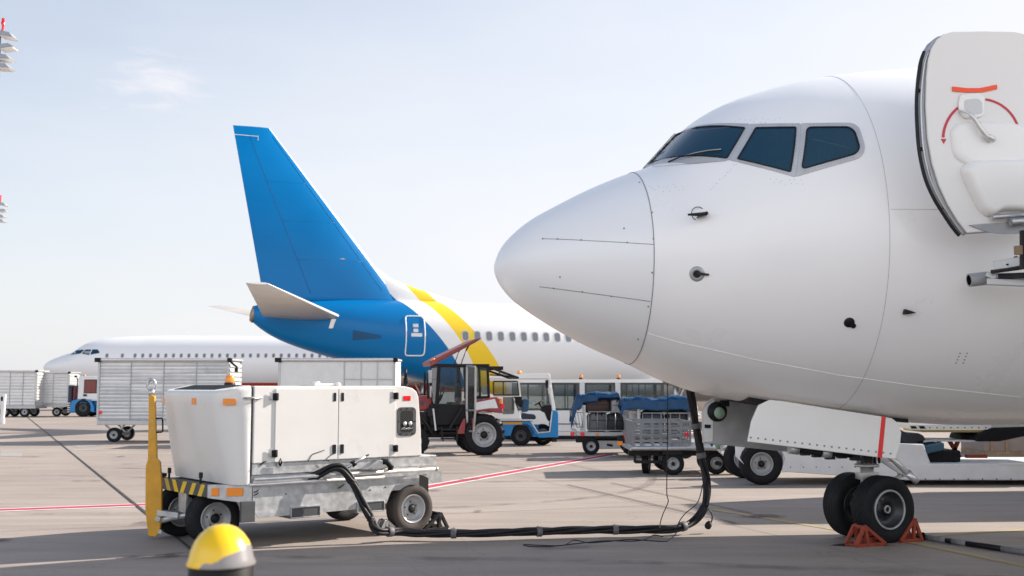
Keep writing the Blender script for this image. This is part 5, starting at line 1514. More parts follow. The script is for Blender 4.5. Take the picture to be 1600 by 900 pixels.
# rear window frame swung up
b = MB()
for y in (0.22, 1.28): b.bar((X(766), y, Z(573)), (X(812), y, Z(589.5)), 0.05)
b.bar((X(766), 0.22, Z(573)), (X(766), 1.28, Z(573)), 0.05); b.bar((X(812), 0.22, Z(589.5)), (X(812), 1.28, Z(589.5)), 0.05)
b.bar((X(768), 0.24, Z(585)), (X(806), 0.24, Z(588)), 0.03); b.bx(X(764), X(790), 0.3, 1.2, Z(577.5), Z(571.5))
rw = b.build('rear_window', M['black'], tr, 0.01)
b = MB(); b.add([(X(768), 0.24, Z(574)), (X(811), 0.24, Z(589)), (X(811), 1.26, Z(589)), (X(768), 1.26, Z(574))], [range(4)]); b.build('pane', M['glass_dark'], rw, fix=False)
b = MB(); b.bx(X(708), X(727), 0.5, 1.0, Z(640), Z(628)); b.bx(X(721), X(728), 0.5, 1.0, Z(628), Z(598)); b.build('seat', M['bag_black'], tr, 0.05)
b = MB(); b.tube([(X(690), 0.75, Z(640)), (X(698), 0.75, Z(616))], 0.03, 8); b.tube([(X(699) + 0.05 * math.sin(a_), 0.75 + 0.19 * math.cos(a_), Z(615) + 0.17 * math.sin(a_)) for a_ in [2 * math.pi * k / 20 for k in range(20)]], 0.015, 6, 0, True); b.build('steering_wheel', M['black'], tr)

# ================================================================== open blue and white tow tractor
Yt = 31.2
pU = at(820, 695, Yt); sU = F_PX / Yt
tu = thing('tow_tractor', 'blue and white tow tractor with open driver seat and amber roof beacon', 'tow tractor', (pU.x, Yt, 0), 0)
X = lambda px: (px - 820) / sU
Z = lambda py: (695.5 - py) / sU
D = 1.45
b = MB()
lower = [(X(784), Z(657)), (X(829), Z(657)), (X(841), Z(676)), (X(859), Z(674)), (X(863), Z(641)), (X(869), Z(640.5)), (X(872), Z(646)), (X(872), Z(682)), (X(842), Z(683)), (X(835), Z(676)), (X(832), Z(668)), (X(824), Z(662)), (X(812), Z(661)), (X(803), Z(665)), (X(798), Z(680)), (X(788), Z(680)), (X(785), Z(664))]
b.prism(lower, 0, 0.09); b.prism(lower, D - 0.09, D)
b.bx(X(862), X(872), 0.09, D - 0.09, Z(682), Z(642)); b.bx(X(784), X(830), 0.09, D - 0.09, Z(664), Z(657)); b.bx(X(832), X(862), 0.09, D - 0.09, Z(682), Z(676)); b.bx(X(786), X(842), 0.40, D - 0.4, Z(682), Z(664))
b.build('body', M['tug_blue'], tu, 0.012)
b = MB(); b.tube([(X(829), -0.004, Z(657)), (X(841), -0.004, Z(675.5)), (X(858.5), -0.004, Z(673.5)), (X(862.5), -0.004, Z(642))], 0.018, 6); b.build('step_trim', M['white'], tu)
b = MB(); b.bx(X(786), X(816), -0.008, -0.001, Z(662.5), Z(659)); b.build('reflective_strip', mat('orange_strip', (0.55, 0.28, 0.03), 0.5), tu)
b = MB(); b.bx(X(782), X(832), -0.02, D + 0.02, Z(656.8), Z(654.5)); b.bx(X(782), X(832), -0.015, D + 0.015, Z(658.2), Z(656.9), 1); b.build('deck_edge', [M['alu'], M['charcoal']], tu)
b = MB()
for y in (0.03, D - 0.07):
    for poly in ([(772, 654), (772, 619.5), (786, 619.5), (785.5, 647), (801.5, 647), (804, 645), (804, 623), (800, 619.5), (802, 619.5), (815, 654)],
                 [(766, 592), (811.5, 592), (814.5, 619.5), (772, 619.5), (772, 617.5), (810.5, 617.5), (808, 595), (766, 595)]):
        b.prism([(X(p[0]), Z(p[1])) for p in poly], y, y + 0.04)
b.prism([(X(760), Z(592)), (X(762), Z(588)), (X(800), Z(584.5)), (X(857), Z(583)), (X(860), Z(586.5)), (X(858), Z(591.5))], 0.0, D)
b.prism([(X(855), Z(585)), (X(859.5), Z(585)), (X(868), Z(641)), (X(863), Z(641))], 0.01, 0.07); b.prism([(X(855), Z(585)), (X(859.5), Z(585)), (X(868), Z(641)), (X(863), Z(641))], D - 0.07, D - 0.01)
b.build('cab', M['white'], tu, 0.01)
b = MB()
for (p, q) in (((771, 596), (808.5, 596)), ((808.5, 596), (811, 617.5)), ((811, 617), (771, 617)), ((786.5, 596), (786.5, 617)), ((771, 596), (771, 617))):
    b.bar((X(p[0]), 0.025, Z(p[1])), (X(q[0]), 0.025, Z(q[1])), 0.03, 0.035)
wf = b.build('cab_window', M['black'], tu)
b = MB(); b.prism([(X(771), Z(596)), (X(808), Z(596)), (X(810), Z(617)), (X(771), Z(617))], 0.03, 0.034); b.build('pane', M['glass'], wf)
b = MB(); b.prism([(X(786), Z(620)), (X(800), Z(620)), (X(803.5), Z(624)), (X(803.5), Z(645)), (X(801), Z(646.5)), (X(786), Z(646.5))], 0.045, 0.05); b.build('door_pane', M['glass_dark'], tu)
b = MB(); b.prism([(X(801), Z(620)), (X(816), Z(620)), (X(815), Z(636)), (X(812), Z(637))], 0.12, D - 0.12); b.build('cab_rear_panel', M['black'], tu, 0.01)
b = MB(); b.prism([(X(814.5), Z(644)), (X(816), Z(625)), (X(819), Z(623)), (X(828), Z(624)), (X(825), Z(643))], 0.2, 0.75); s1 = b.build('seat_back', M['seat_blue'], tu, 0.04)
b = MB(); b.prism([(X(814), Z(655)), (X(815), Z(645)), (X(836), Z(648)), (X(838), Z(652)), (X(836), Z(655))], 0.15, 0.8); b.build('seat_cushion', M['bag_navy'], tu, 0.03)
b = MB(); b.tube([(X(850), 0.45, Z(640)), (X(842), 0.45, Z(629))], 0.03, 8); b.tube([(X(842.5) + 0.14 * math.cos(a_) * 0.85, 0.45 + 0.18 * math.sin(a_), Z(629.5) + 0.07 * math.cos(a_)) for a_ in [2 * math.pi * k / 20 for k in range(20)]], 0.016, 6, 0, True); b.build('steering_wheel', M['black'], tu)
b = MB(); b.prism([(X(845), Z(642)), (X(851), Z(633)), (X(862), Z(632)), (X(863), Z(655)), (X(857), Z(658)), (X(852), Z(645))], 0.15, D - 0.2); b.build('dashboard', M['black'], tu, 0.02)
b = MB(); b.prism([(X(850), Z(632)), (X(856), Z(615)), (X(861), Z(615)), (X(862), Z(632))], 0.2, 0.21); b.build('wind_deflector', M['glass'], tu)
b = MB(); b.bx(X(852), X(856.5), -0.12, 0.0, Z(606), Z(594)); b.tube([(X(857), 0.03, Z(594)), (X(855), -0.05, Z(596))], 0.015, 6); b.build('mirror', M['black'], tu, 0.015)
b = MB(); b.bx(X(855.5), X(860), -0.1, 0.0, Z(606), Z(602)); b.build('work_lamp', M['white'], tu, 0.01)
beacon(tu, (X(812), 0.5, Z(585.5)), 0.065, 0.12)
b = MB(); b.tube([(X(784), 0.7, Z(684)), (X(812), 0.5, Z(686)), (X(842), 0.4, Z(686)), (X(866), 0.4, Z(684))], 0.05, 8); b.bx(X(862), X(870), 0.2, 0.5, Z(690), Z(682)); b.build('towing_gear', M['blackm'], tu)
wheel(tu, (X(814), 0.16, 0.29), 0.29, 0.22, rim=M['charcoal'], out=-1, n=32); wheel(tu, (X(814), D - 0.16, 0.29), 0.29, 0.22, out=1, n=32)
wheel(tu, (X(849), 0.55, 0.29), 0.29, 0.2, out=-1, n=32, rimr=0.62); wheel(tu, (X(849), D - 0.2, 0.29), 0.29, 0.2, out=1, n=32)

# ================================================================== white minibus behind
Yb = 35.0
pV = at(840, 688, Yb); sV = F_PX / Yb
mbus = thing('minibus', 'long white minibus with dark-framed windows behind the baggage carts', 'minibus', (pV.x, Yb, 0), 0)
X = lambda px: (px - 840) / sV
Z = lambda py: (603 + CAM_H * F_PX / Yb - py) / sV
b = MB()
body = rpoly([(X(800), Z(680)), (X(800), Z(641)), (X(1040), Z(641)), (X(1062), Z(648)), (X(1066), Z(662)), (X(1066), Z(680))], [0.08, 0.02, 0.02, 0.2, 0.1, 0.08])
b.prism(body, 0, 1.9); b.build('body', M['white'], mbus, 0.03)
b = MB(); b.prism(rpoly([(X(800), Z(598)), (X(802), Z(593.5)), (X(1030), Z(592.5)), (X(1036), Z(598))], [0.02, .1, .1, .02]), -0.02, 1.92); b.build('roof', M['white'], mbus, 0.03)
b = MB()
for y in (0.02, 1.82):
    for (x0, x1) in ((800, 810), (857, 866), (901, 905), (912, 917), (959, 963), (968, 972), (1032, 1037)): b.bx(X(x0), X(x1), y, y + 0.06, Z(641), Z(597))
    b.bx(X(800), X(1036), y + 0.002, y + 0.058, Z(601), Z(596)); b.bx(X(800), X(1036), y + 0.002, y + 0.058, Z(641.5), Z(639.5))
    for x in (826, 850, 887, 988, 1008): b.bx(X(x) - 0.015, X(x) + 0.015, y + 0.01, y + 0.05, Z(640), Z(599))
b.build('window_frame', M['charcoal'], mbus)
b = MB()
for y in (0.045, 1.845): b.bx(X(802), X(1035), y, y + 0.006, Z(640), Z(599))
b.build('side_glass', M['glass'], mbus)
b = MB()
for y in (0.0, 1.84):
    for x in (910.5, 966): b.bx(X(x - 5), X(x + 3), y, y + 0.06, Z(641), Z(592))
b.build('pillar', M['alu'], mbus, 0.01)
for x in (908, 966.5): beacon(mbus, (X(x), 0.05, Z(592.5)), 0.06, 0.13)
b = MB(); b.bx(X(1000), X(1030), 0.5, 0.9, Z(655), Z(626)); b.bx(X(930), X(945), 0.6, 1.1, Z(655), Z(614)); b.bx(X(950), X(960), 0.6, 1.1, Z(655), Z(614)); b.build('seat', M['seat_blue'], mbus, 0.06)
b = MB(); b.bx(X(800), X(1066), 0.02, 1.88, Z(686), Z(680.2)); b.build('underside', M['black'], mbus)
b = MB(); b.bx(X(872), X(905), -0.012, -0.001, Z(662.5), Z(661)); b.bx(X(870), X(1060), -0.006, -0.001, Z(673.5), Z(673)); b.build('body_trim', M['charcoal'], mbus)
wheel(mbus, (X(849), 0.14, 0.32), 0.32, 0.22, out=-1, n=30); wheel(mbus, (X(1030), 0.14, 0.32), 0.32, 0.22, out=-1, n=30)
wheel(mbus, (X(849), 1.76, 0.32), 0.32, 0.22, out=1, n=30); wheel(mbus, (X(1030), 1.76, 0.32), 0.32, 0.22, out=1, n=30)
# ================================================================== baggage carts with cages
def bag_cart(label, loc, rz, L=1.65, D=1.2):
    t = thing('baggage_cart', label, 'baggage cart', loc, rz, 'cage-sided baggage carts')
    b = MB(); b.bx(0, L, 0, D, 0.46, 0.56); b.bx(-0.12, 0.0, 0.1, D - 0.1, 0.50, 0.62); b.build('bed', M['alu_frame'], t, 0.01)
    b = MB()
    for y in (0.02, D - 0.02):
        b.tube([(0.30, y, 1.06), (L - 0.12, y, 1.06), (L + 0.02, y, 1.00)], 0.016, 8); b.tube([(0.28, y, 0.60), (L, y, 0.60)], 0.016, 8)
        n = 7
        for k in range(n):
            x = 0.30 + (L - 0.32) * k / (n - 1); b.tube([(x, y, 0.60), (x, y, 1.06)], 0.012, 6)
    b.build('side_rail', M['cart_rail'], t)
    b = MB()
    for y in (0.04, D - 0.04): b.bar((0.20, y, 0.5), (0.20, y, 1.22), 0.06); b.bar((0.10, y, 0.5), (0.20, y, 0.85), 0.04)
    b.bar((0.20, 0.04, 1.2), (0.20, D - 0.04, 1.2), 0.05)
    b.build('end_post', M['alu_frame'], t)
    b = MB()
    for k in range(6):
        y = 0.04 + (D - 0.08) * k / 5; b.tube([(0.02, y, 0.68), (-0.16, y, 1.06)], 0.012, 6)
    for k in range(3):
        f = k / 2; b.tube([(0.02 - 0.18 * f, 0.04, 0.68 + 0.38 * f), (0.02 - 0.18 * f, D - 0.04, 0.68 + 0.38 * f)], 0.013, 6)
    b.tube([(-0.16, 0.02, 1.06), (0.18, 0.02, 1.04)], 0.013, 6); b.tube([(0.02, 0.02, 0.68), (0.18, 0.02, 0.68)], 0.013, 6)
    for k in range(4): x = -0.12 + k * 0.075; b.tube([(x, 0.02, 1.05), (x + 0.06, 0.02, 0.69)], 0.010, 6)
    b.build('end_gate', M['cart_rail'], t)
    for (x, y) in ((-0.10, -0.01), (0.15, -0.01), (L - 0.02, -0.01)):
        b = MB(); b.bx(x - 0.05, x + 0.05, y - 0.02, y, 0.46, 0.56); b.build('reflector', M['red_lens'], t, 0.004)
    b = MB(); b.bx(0.48, 0.55, -0.012, 0.0, 0.48, 0.54); b.build('marker_lamp', M['amber'], t)
    b = MB(); b.bx(-0.02, 0.42, 0.05, D - 0.05, 0.30, 0.45); b.bx(L - 0.5, L - 0.1, 0.1, D - 0.1, 0.3, 0.45); b.bar((0.5, 0.6, 0.35), (L - 0.4, 0.6, 0.35), 0.06); b.bar((0.75, 0.1, 0.25), (0.9, 0.1, 0.22), 0.06)
    b.build('undercarriage', M['black'], t, 0.02)
    for x in (0.36, L - 0.32):
        for y in (0.10, D - 0.10): wheel(t, (x, y, 0.21), 0.21, 0.16, out=-1 if y < 0.5 else 1, n=30, holes=6)
    return t
Yg = 27.2
pg = at(904, 708, Yg)
bc1 = bag_cart('cage-sided baggage cart under the tarpaulin piled over the brown bag, beside the blue tow tractor', (pg.x - 0.05, Yg, 0), R(-3))
bc2 = bag_cart('cage-sided baggage cart half hidden behind the low cage trailer, nearest the power cable', (at(985, 708, 25.9).x, 25.9, 0), R(-3), 1.62)
b = MB(); b.bx(-0.28, 0.25, 0.0, 0.9, 0.36, 0.50); b.build('mud_guard', M['rubber'], bc2, 0.05)
b = MB(); b.bx(-0.30, -0.18, -0.02, 0.0, 0.30, 0.40); b.build('turn_lamp', M['amber'], bc2, 0.01)

def local(t, x, y, z=0):
    c, s = math.cos(t.rotation_euler.z), math.sin(t.rotation_euler.z)
    return (t.location.x + x * c - y * s, t.location.y + x * s + y * c, z)
def soft_bag(name, label, loc, size, rz, m, handle=True, seed=1, cat='bag', group=None, strap=None):
    """a rounded, slightly slumped bag"""
    t = thing(name, label, cat, loc, rz, group)
    nx, nz = 18, 12
    b = MB()
    vs = []
    for i in range(nz + 1):
        ph = math.pi * i / nz
        for k in range(nx):
            th = 2 * math.pi * k / nx
            e = 0.38
            f = lambda v: math.copysign(abs(v) ** e, v)
            x = f(math.sin(ph)) * f(math.cos(th)); y = f(math.sin(ph)) * f(math.sin(th)); z = f(math.cos(ph))
            nn = noise.noise(Vector((x * 1.5 + seed * 7, y * 1.5, z * 1.5))) * 0.10
            vs.append((x * size[0] / 2 * (1 + nn), y * size[1] / 2 * (1 + nn), size[2] / 2 + z * size[2] / 2 * (1 + nn * 0.7)))
    fs = [(i * nx + k, i * nx + (k + 1) % nx, (i + 1) * nx + (k + 1) % nx, (i + 1) * nx + k) for i in range(nz) for k in range(nx)]
    b.add(vs, fs, 0, True)
    o = b.build('bag_shell', m, t)
    if handle:
        h = MB(); h.tube(spline([(-size[0] * .18, -size[1] * .46, size[2] * .80), (-size[0] * .10, -size[1] * .52, size[2] * 1.02), (size[0] * .10, -size[1] * .52, size[2] * 1.02), (size[0] * .18, -size[1] * .46, size[2] * .80)], 6), 0.014, 6)
        h.build('bag_handle', M['black'], t)
    z_ = MB(); z_.bar((-size[0] * .42, -size[1] * 0.505, size[2] * 0.62), (size[0] * .42, -size[1] * 0.505, size[2] * 0.62), 0.012, 0.012); z_.build('zip', M['black'], t)
    return t
soft_bag('duffel_bag', 'dark brown duffel bag sticking out beneath the rumpled tarpaulin', local(bc1, 0.50, 0.30, 1.02), (0.66, 0.45, 0.34), R(-4), M['bag_brown'], seed=1)
soft_bag('travel_bag', 'pale grey bag on the cart top right of the brown duffel bag', local(bc1, 1.03, 0.30, 1.00), (0.36, 0.4, 0.36), R(8), M['bag_pale'], seed=2)
soft_bag('travel_bag', 'grey plastic-wrapped bag lying inside the cage rails below the brown duffel bag', local(bc1, 0.52, 0.32, 0.565), (0.50, 0.5, 0.46), R(5), M['bag_grey'], seed=3)
soft_bag('travel_bag', 'charcoal bag in the middle of the cage, between two grey bags', local(bc1, 0.98, 0.34, 0.565), (0.46, 0.5, 0.45), R(-3), M['bag_black'], seed=4)
soft_bag('travel_bag', 'grey bag at the right end inside the same cage', local(bc1, 1.42, 0.32, 0.565), (0.46, 0.5, 0.46), R(3), M['bag_grey'], seed=5)
soft_bag('travel_bag', 'rounded brown-grey bag leaning over the gap between the two caged carts', local(bc2, 0.06, 0.25, 0.80), (0.34, 0.45, 0.52), R(12), M['bag_pale'], seed=6)
soft_bag('suitcase', 'navy suitcase standing in the right caged cart, left of its fellow', local(bc2, 0.55, 0.36, 0.565), (0.55, 0.5, 0.55), R(0), M['bag_navy'], seed=7, cat='suitcase')
soft_bag('suitcase', 'black suitcase standing at the right end of the right caged cart', local(bc2, 1.12, 0.36, 0.565), (0.52, 0.5, 0.56), R(2), M['bag_black'], seed=8, cat='suitcase')
soft_bag('travel_bag', 'flat black bag lying on the suitcases under the long tarpaulin', local(bc2, 0.85, 0.40, 1.09), (0.95, 0.55, 0.18), R(0), M['bag_black'], seed=9, handle=False)
soft_bag('travel_bag', 'round pale bag at the right end of the caged cart beside the power cable', local(bc2, 1.50, 0.28, 0.85), (0.26, 0.4, 0.40), R(-6), M['bag_pale'], seed=10, handle=False)

def tarpaulin(label, t0, x0, x1, y0, y1, zf, dropf, drop_l, drop_r, seed):
    o_ = local(t0, 0, 0, 0)
    nx, ny = 60, 40
    vs = []
    Lx, Ly = x1 - x0, y1 - y0
    for i in range(nx + 1):
        for j in range(ny + 1):
            u = -drop_l + (Lx + drop_l + drop_r) * i / nx
            v = -dropf(0) + 0
            fx = u / Lx
            dF = dropf(min(max(fx, 0), 1))
            v = -dF + (Ly + dF + 0.25) * j / ny
            z = zf(min(max(fx, 0), 1))
            x, y = u, v
            if u < 0: z += u * 0.95; x = u * 0.30
            if u > Lx: z -= (u - Lx) * 0.9; x = Lx + (u - Lx) * 0.42
            if v < 0: z += v * 0.97; y = v * 0.12 - 0.015
            if v > Ly: z -= (v - Ly) * 0.95; y = Ly + (v - Ly) * 0.2
            p = Vector((u * 2.2, v * 2.2, seed))
            nn = noise.noise(p) * 0.06 + noise.noise(p * 2.7) * 0.035 + (1 - abs(noise.noise(p * 3.1))) * 0.035 + (1 - abs(noise.noise(p * 6.0))) * 0.014
            if v < 0: y += noise.noise(Vector((u * 5, v * 1.2, seed + 3))) * 0.06 - 0.02; z += nn * 0.35
            elif u < 0 or u > Lx: x += noise.noise(Vector((v * 5, u * 1.2, seed + 5))) * 0.06; z += nn * 0.5
            else: z += nn
            vs.append((x0 + x, y0 + y, z))
    b = MB()
    fs = [(i * (ny + 1) + j, (i + 1) * (ny + 1) + j, (i + 1) * (ny + 1) + j + 1, i * (ny + 1) + j + 1) for i in range(nx) for j in range(ny)]
    b.add(vs, fs, 0, True)
    o = b.build('tarpaulin', M['tarp'])
    o.location = o_; o.rotation_euler = t0.rotation_euler
    s = o.modifiers.new('thickness', 'SOLIDIFY'); s.thickness = 0.006
    return tag(o, label, 'tarpaulin', 'blue tarpaulins over the luggage')
tarpaulin('shorter rumpled blue tarpaulin hanging low over the brown duffel bag', bc1, 0.02, 1.05, 0.05, 1.0, lambda f: 1.44 + 0.10 * f if f < 0.5 else 1.49 + 0.04 * (f - .5), lambda f: 0.34 if f < 0.12 else (0.20 if f < 0.5 else 0.10), 0.52, 0.25, 1.3)
tarpaulin('longer blue tarpaulin stretched flat over the suitcases nearest the power cable', bc2, -0.15, 1.40, 0.02, 1.05, lambda f: 1.385 + 0.02 * math.sin(f * 9), lambda f: 0.27 if f < 0.9 else 0.30, 0.18, 0.22, 7.7)

# ================================================================== low cage trailer
Yl = 21.0
pl_ = at(985, 739, Yl); sL = F_PX / Yl
ct = thing('cage_trailer', 'low grey flat trailer with ladder-like cage rails in front of the baggage carts', 'trailer', (pl_.x, Yl, 0), 0)
X = lambda px: (px - 985) / sL
Z = lambda py: (603 + CAM_H * sL - py) / sL
D = 1.5
b = MB(); b.bx(0, X(1158), 0, D, Z(703), Z(698)); b.tube([(0.02, -0.01, Z(699)), (X(1158), -0.01, Z(699))], 0.05, 10); b.bx(X(1060), X(1135), 0.1, D, Z(697.5), Z(690), 1); b.build('deck', [M['steel'], M['alu_frame']], ct, 0.01)
b = MB()
for y in (0.02, D - 0.02):
    for py in (659, 669, 679, 688): b.bar((X(990), y, Z(py)), (X(1079) if py != 659 else X(1080), y, Z(py)), 0.04, 0.045)
    for px in (991, 1002, 1020, 1033, 1047, 1064, 1078): b.bar((X(px), y - 0.003, Z(698)), (X(px), y - 0.003, Z(657)), 0.045, 0.035)
for py in (659, 669, 679, 688):
    b.bar((X(1079), 0.02, Z(py)), (X(1079), D - 0.02, Z(py)), 0.03)
    b.bar((X(991), 0.02, Z(py)), (X(991), D - 0.02, Z(py)), 0.03)
b.bx(X(990), X(991), 0.05, D - 0.05, Z(697), Z(660))  # solid end panel added to close gaps in the cast shadow
for k in range(5): b.bar((X(1079), 0.3 * k + 0.1, Z(698)), (X(1079), 0.3 * k + 0.1, Z(657)), 0.03)
b.build('cage_rail', mat('cage_grey', (0.20, 0.215, 0.23), 0.45, metal=0.3, var=0.15, vscale=6), ct)
b = MB()
for px in (1073, 1086): b.bx(X(px) - 0.04, X(px) + 0.03, -0.03, 0.0, Z(681), Z(675))
b.build('reflector', M['red_lens'], ct)
b = MB(); b.bar((X(985), 0.3, Z(708)), (X(1130), 0.3, Z(708)), 0.10, 0.10); b.bar((X(985), 1.2, Z(708)), (X(1130), 1.2, Z(708)), 0.10, 0.10); b.bar((X(994), 0.2, Z(712)), (X(994), 0.2, Z(722)), 0.05); b.bar((X(994), 0.2, Z(721)), (X(1040), 0.2, Z(721)), 0.06, 0.06); b.bx(X(1035), X(1066), 0.02, 0.4, Z(709), Z(703))
b.cyl((X(1052), 0.1, 0.21), (X(1052), 1.4, 0.21), 0.04); b.cyl((X(1125), 0.1, 0.21), (X(1125), 1.4, 0.21), 0.04)
b.build('undercarriage', M['blackm'], ct)
for (x, y) in ((1052, 0.12), (1052, 1.38), (1122, 0.3), (1122, 1.2)): wheel(ct, (X(x), y, 0.215), 0.215, 0.16, rim=M['rim'], out=-1 if y < .7 else 1, n=32)
wheel(ct, (X(1014), 0.45, 0.20), 0.20, 0.12, axis=(0.95, -0.3, 0), out=-1, n=28); wheel(ct, (X(1149), 0.25, 0.21), 0.21, 0.17, rim=M['rim_dark'], out=-1, n=28)
gp = at(1122, 692, 20.5)
hs = thing('round_pad', 'pale green round pad hanging on a cord in front of the trailer wheel', 'pad', gp)
b = MB(); b.lathe([(0.001, -0.05), (0.06, -0.045), (0.115, -0.015), (0.12, 0.02), (0.08, 0.05), (0.001, 0.055)], (0, 0, 0), (0.35, -1, 0.1), 24)
b.v = [(v[0] * 0.62, v[1], v[2]) for v in b.v]; b.build('pad', M['green'], hs)
b = MB(); b.lathe([(0.06, 0.03), (0.10, 0.055), (0.05, 0.09), (0.001, 0.09)], (-0.06, 0.0, 0.02), (-1, 0.2, 0), 16); b.build('clip', M['seat_blue'], hs)
b = MB(); q = at(1120, 652, 12.5); b.tube([(0, 0, 0.11), (0.0, -0.01, 0.5)], 0.008, 6); b.build('cord', M['cable'], hs)

# ================================================================== belt loader behind the nose gear
Ybl = 18.9
pb_ = at(1192, 754, Ybl); sB = F_PX / Ybl
bl = thing('belt_loader', 'low white belt loader standing behind the jet nose gear', 'belt loader', (pb_.x, Ybl, 0), 0)
X = lambda px: (px - 1192) / sB
Z = lambda py: (603 + CAM_H * sB - py) / sB
D = 1.7
b = MB()
ar = [(X(1192) + 0.40 * math.cos(R(a)), 0.36 + 0.42 * math.sin(R(a))) for a in range(165, -1, -15)]
front = [(X(1150), Z(700)), (X(1153), Z(690)), (X(1175), Z(672)), (X(1440), Z(672)), (X(1440), Z(738)), (X(1222), Z(733))]
body = [(X(1151), Z(712)), (X(1151), Z(690)), (X(1165), Z(676)), (X(1442), Z(694)), (X(1452), Z(722)), (X(1452), Z(748)), (X(1415), Z(748)), (X(1222), Z(735))] + [(p[0], p[1]) for p in reversed(ar)][1:] + [(X(1164), Z(724))]
b.prism(body, 0, 0.06); b.prism(body, D - 0.06, D); b.bx(X(1225), X(1440), 0.06, D - 0.06, Z(732), Z(696))
b.build('chassis', M['white_dirty'], bl, 0.012)
b = MB(); b.bx(X(1410), X(1900), -0.03, D, Z(748), Z(722.5)); b.build('rear_deck', M['white_dirty'], bl, 0.02)
b = MB(); b.bx(X(1555), X(1900), -0.05, -0.005, Z(724), Z(721.5)); b.build('deck_rail', M['white'], bl)
b = MB()
for k in range(8): b.cyl((X(1420 + k * 22), -0.03, Z(746)), (X(1420 + k * 22), -0.04, Z(746)), 0.012, n=8)
for k in range(6): b.cyl((X(1235 + k * 20), -0.0, Z(728)), (X(1235 + k * 20), -0.008, Z(728)), 0.010, n=8)
b.build('body_bolt', M['charcoal'], bl)
b = MB(); b.bx(X(1404), X(1452), 0.02, 0.8, Z(722), Z(693)); b.v = [(v[0] - (0.10 if v[2] > Z(700) and v[0] > X(1430) else 0), v[1], v[2]) for v in b.v]; b.build('driver_cowl', M['white_dirty'], bl, 0.01)
b = MB(); b.prism(rpoly([(X(1407), Z(694)), (X(1408), Z(670)), (X(1418), Z(671)), (X(1425), Z(676)), (X(1448), Z(677)), (X(1456), Z(684)), (X(1454), Z(694)), (X(1440), Z(698))], 0.06), 0.3, 0.9); b.build('driver_seat', M['bag_black'], bl, 0.04)
b = MB(); b.prism([(X(1445), Z(710)), (X(1450), Z(696)), (X(1478), Z(691)), (X(1478), Z(702))], 0.1, 0.9); b.bx(X(1450), X(1510), 0.3, 1.4, Z(722), Z(704), 1); b.build('engine_cover', [mat('loader_teal', (0.03, 0.10, 0.15), 0.4), M['black']], bl, 0.02)
b = MB()      # conveyor: side rails, belt, rubber nose
b.prism([(X(1432), Z(672)), (X(1432), Z(663)), (X(1560), Z(664)), (X(1560), Z(671.5))], 0.30, 0.36); b.prism([(X(1432), Z(672)), (X(1432), Z(663)), (X(1560), Z(664)), (X(1560), Z(671.5))], 1.34, 1.40)
b.prism([(X(1440), Z(690)), (X(1470), Z(687)), (X(1540), Z(688.5)), (X(1540), Z(691)), (X(1470), Z(690)), (X(1440), Z(693))], 0.30, 1.40, mi=1)
cv = b.build('conveyor_rail', [M['white'], M['alu']], bl, 0.004)
b = MB(); b.prism([(X(1454), Z(676)), (X(1454), Z(672.2)), (X(1640), Z(672)), (X(1640), Z(676))], 0.37, 1.33); b.build('conveyor_belt', mat('belt_tan', (0.42, 0.35, 0.16), 0.8), bl)
b = MB()
for k in range(2): b.prism([(X(1434 + k * 13.5), Z(670)), (X(1432 + k * 13.5), Z(666)), (X(1440 + k * 13.5), Z(666)), (X(1443 + k * 13.5), Z(670))], 0.292, 0.2985)
for k in range(9): b.cyl((X(1463 + k * 11), 0.30, Z(668.5)), (X(1463 + k * 11), 0.293, Z(668.5)), 0.011, n=8)
b.build('rail_slot', M['black'], bl)
b = MB(); b.prism(rpoly([(X(1532), Z(690)), (X(1536), Z(680)), (X(1560), Z(668)), (X(1700), Z(664)), (X(1700), Z(672)), (X(1610), Z(682)), (X(1570), Z(690))], 0.05), 0.26, 1.44); b.build('rubber_nose', M['rubber'], bl, 0.03)
b = MB(); b.bar((X(1500), 0.5, Z(690)), (X(1516), 0.5, Z(716)), 0.06); b.bar((X(1514), 0.5, Z(690)), (X(1502), 0.5, Z(716)), 0.06); b.bar((X(1507), 1.2, Z(690)), (X(1512), 1.2, Z(716)), 0.06); b.bx(X(1520), X(1552), 0.3, 0.4, Z(716), Z(711)); b.build('lift_strut', M['orange'], bl)
for (x, y, r_) in ((1192, 0.16, 0.36), (1192, D - 0.16, 0.36), (1398, 0.14, 0.34), (1398, D - 0.16, 0.34)): wheel(bl, (X(x), y, r_), r_, 0.26, out=-1 if y < .8 else 1, n=36, dish=0.4)

# stacked grey boxes beyond the loader
pk = at(1545, 720, 27.0)
cr = thing('board_crate', 'grey-brown board crate with pale upright battens behind the belt loader', 'crate', (pk.x, 27.0, 0), 0)
b = MB(); b.bx(-0.1, 3.5, 0, 1.4, 0.1, 1.0); b.build('boards', M['crate'], cr, 0.01)
b = MB()
for x in (0.05, 0.42, 0.95, 1.5, 2.1, 2.8): b.bx(x, x + 0.06, -0.03, -0.001, 0.1, 1.0)
b.bx(-0.1, 3.5, -0.02, 1.42, 0.0, 0.1); b.build('batten', M['wood'], cr)

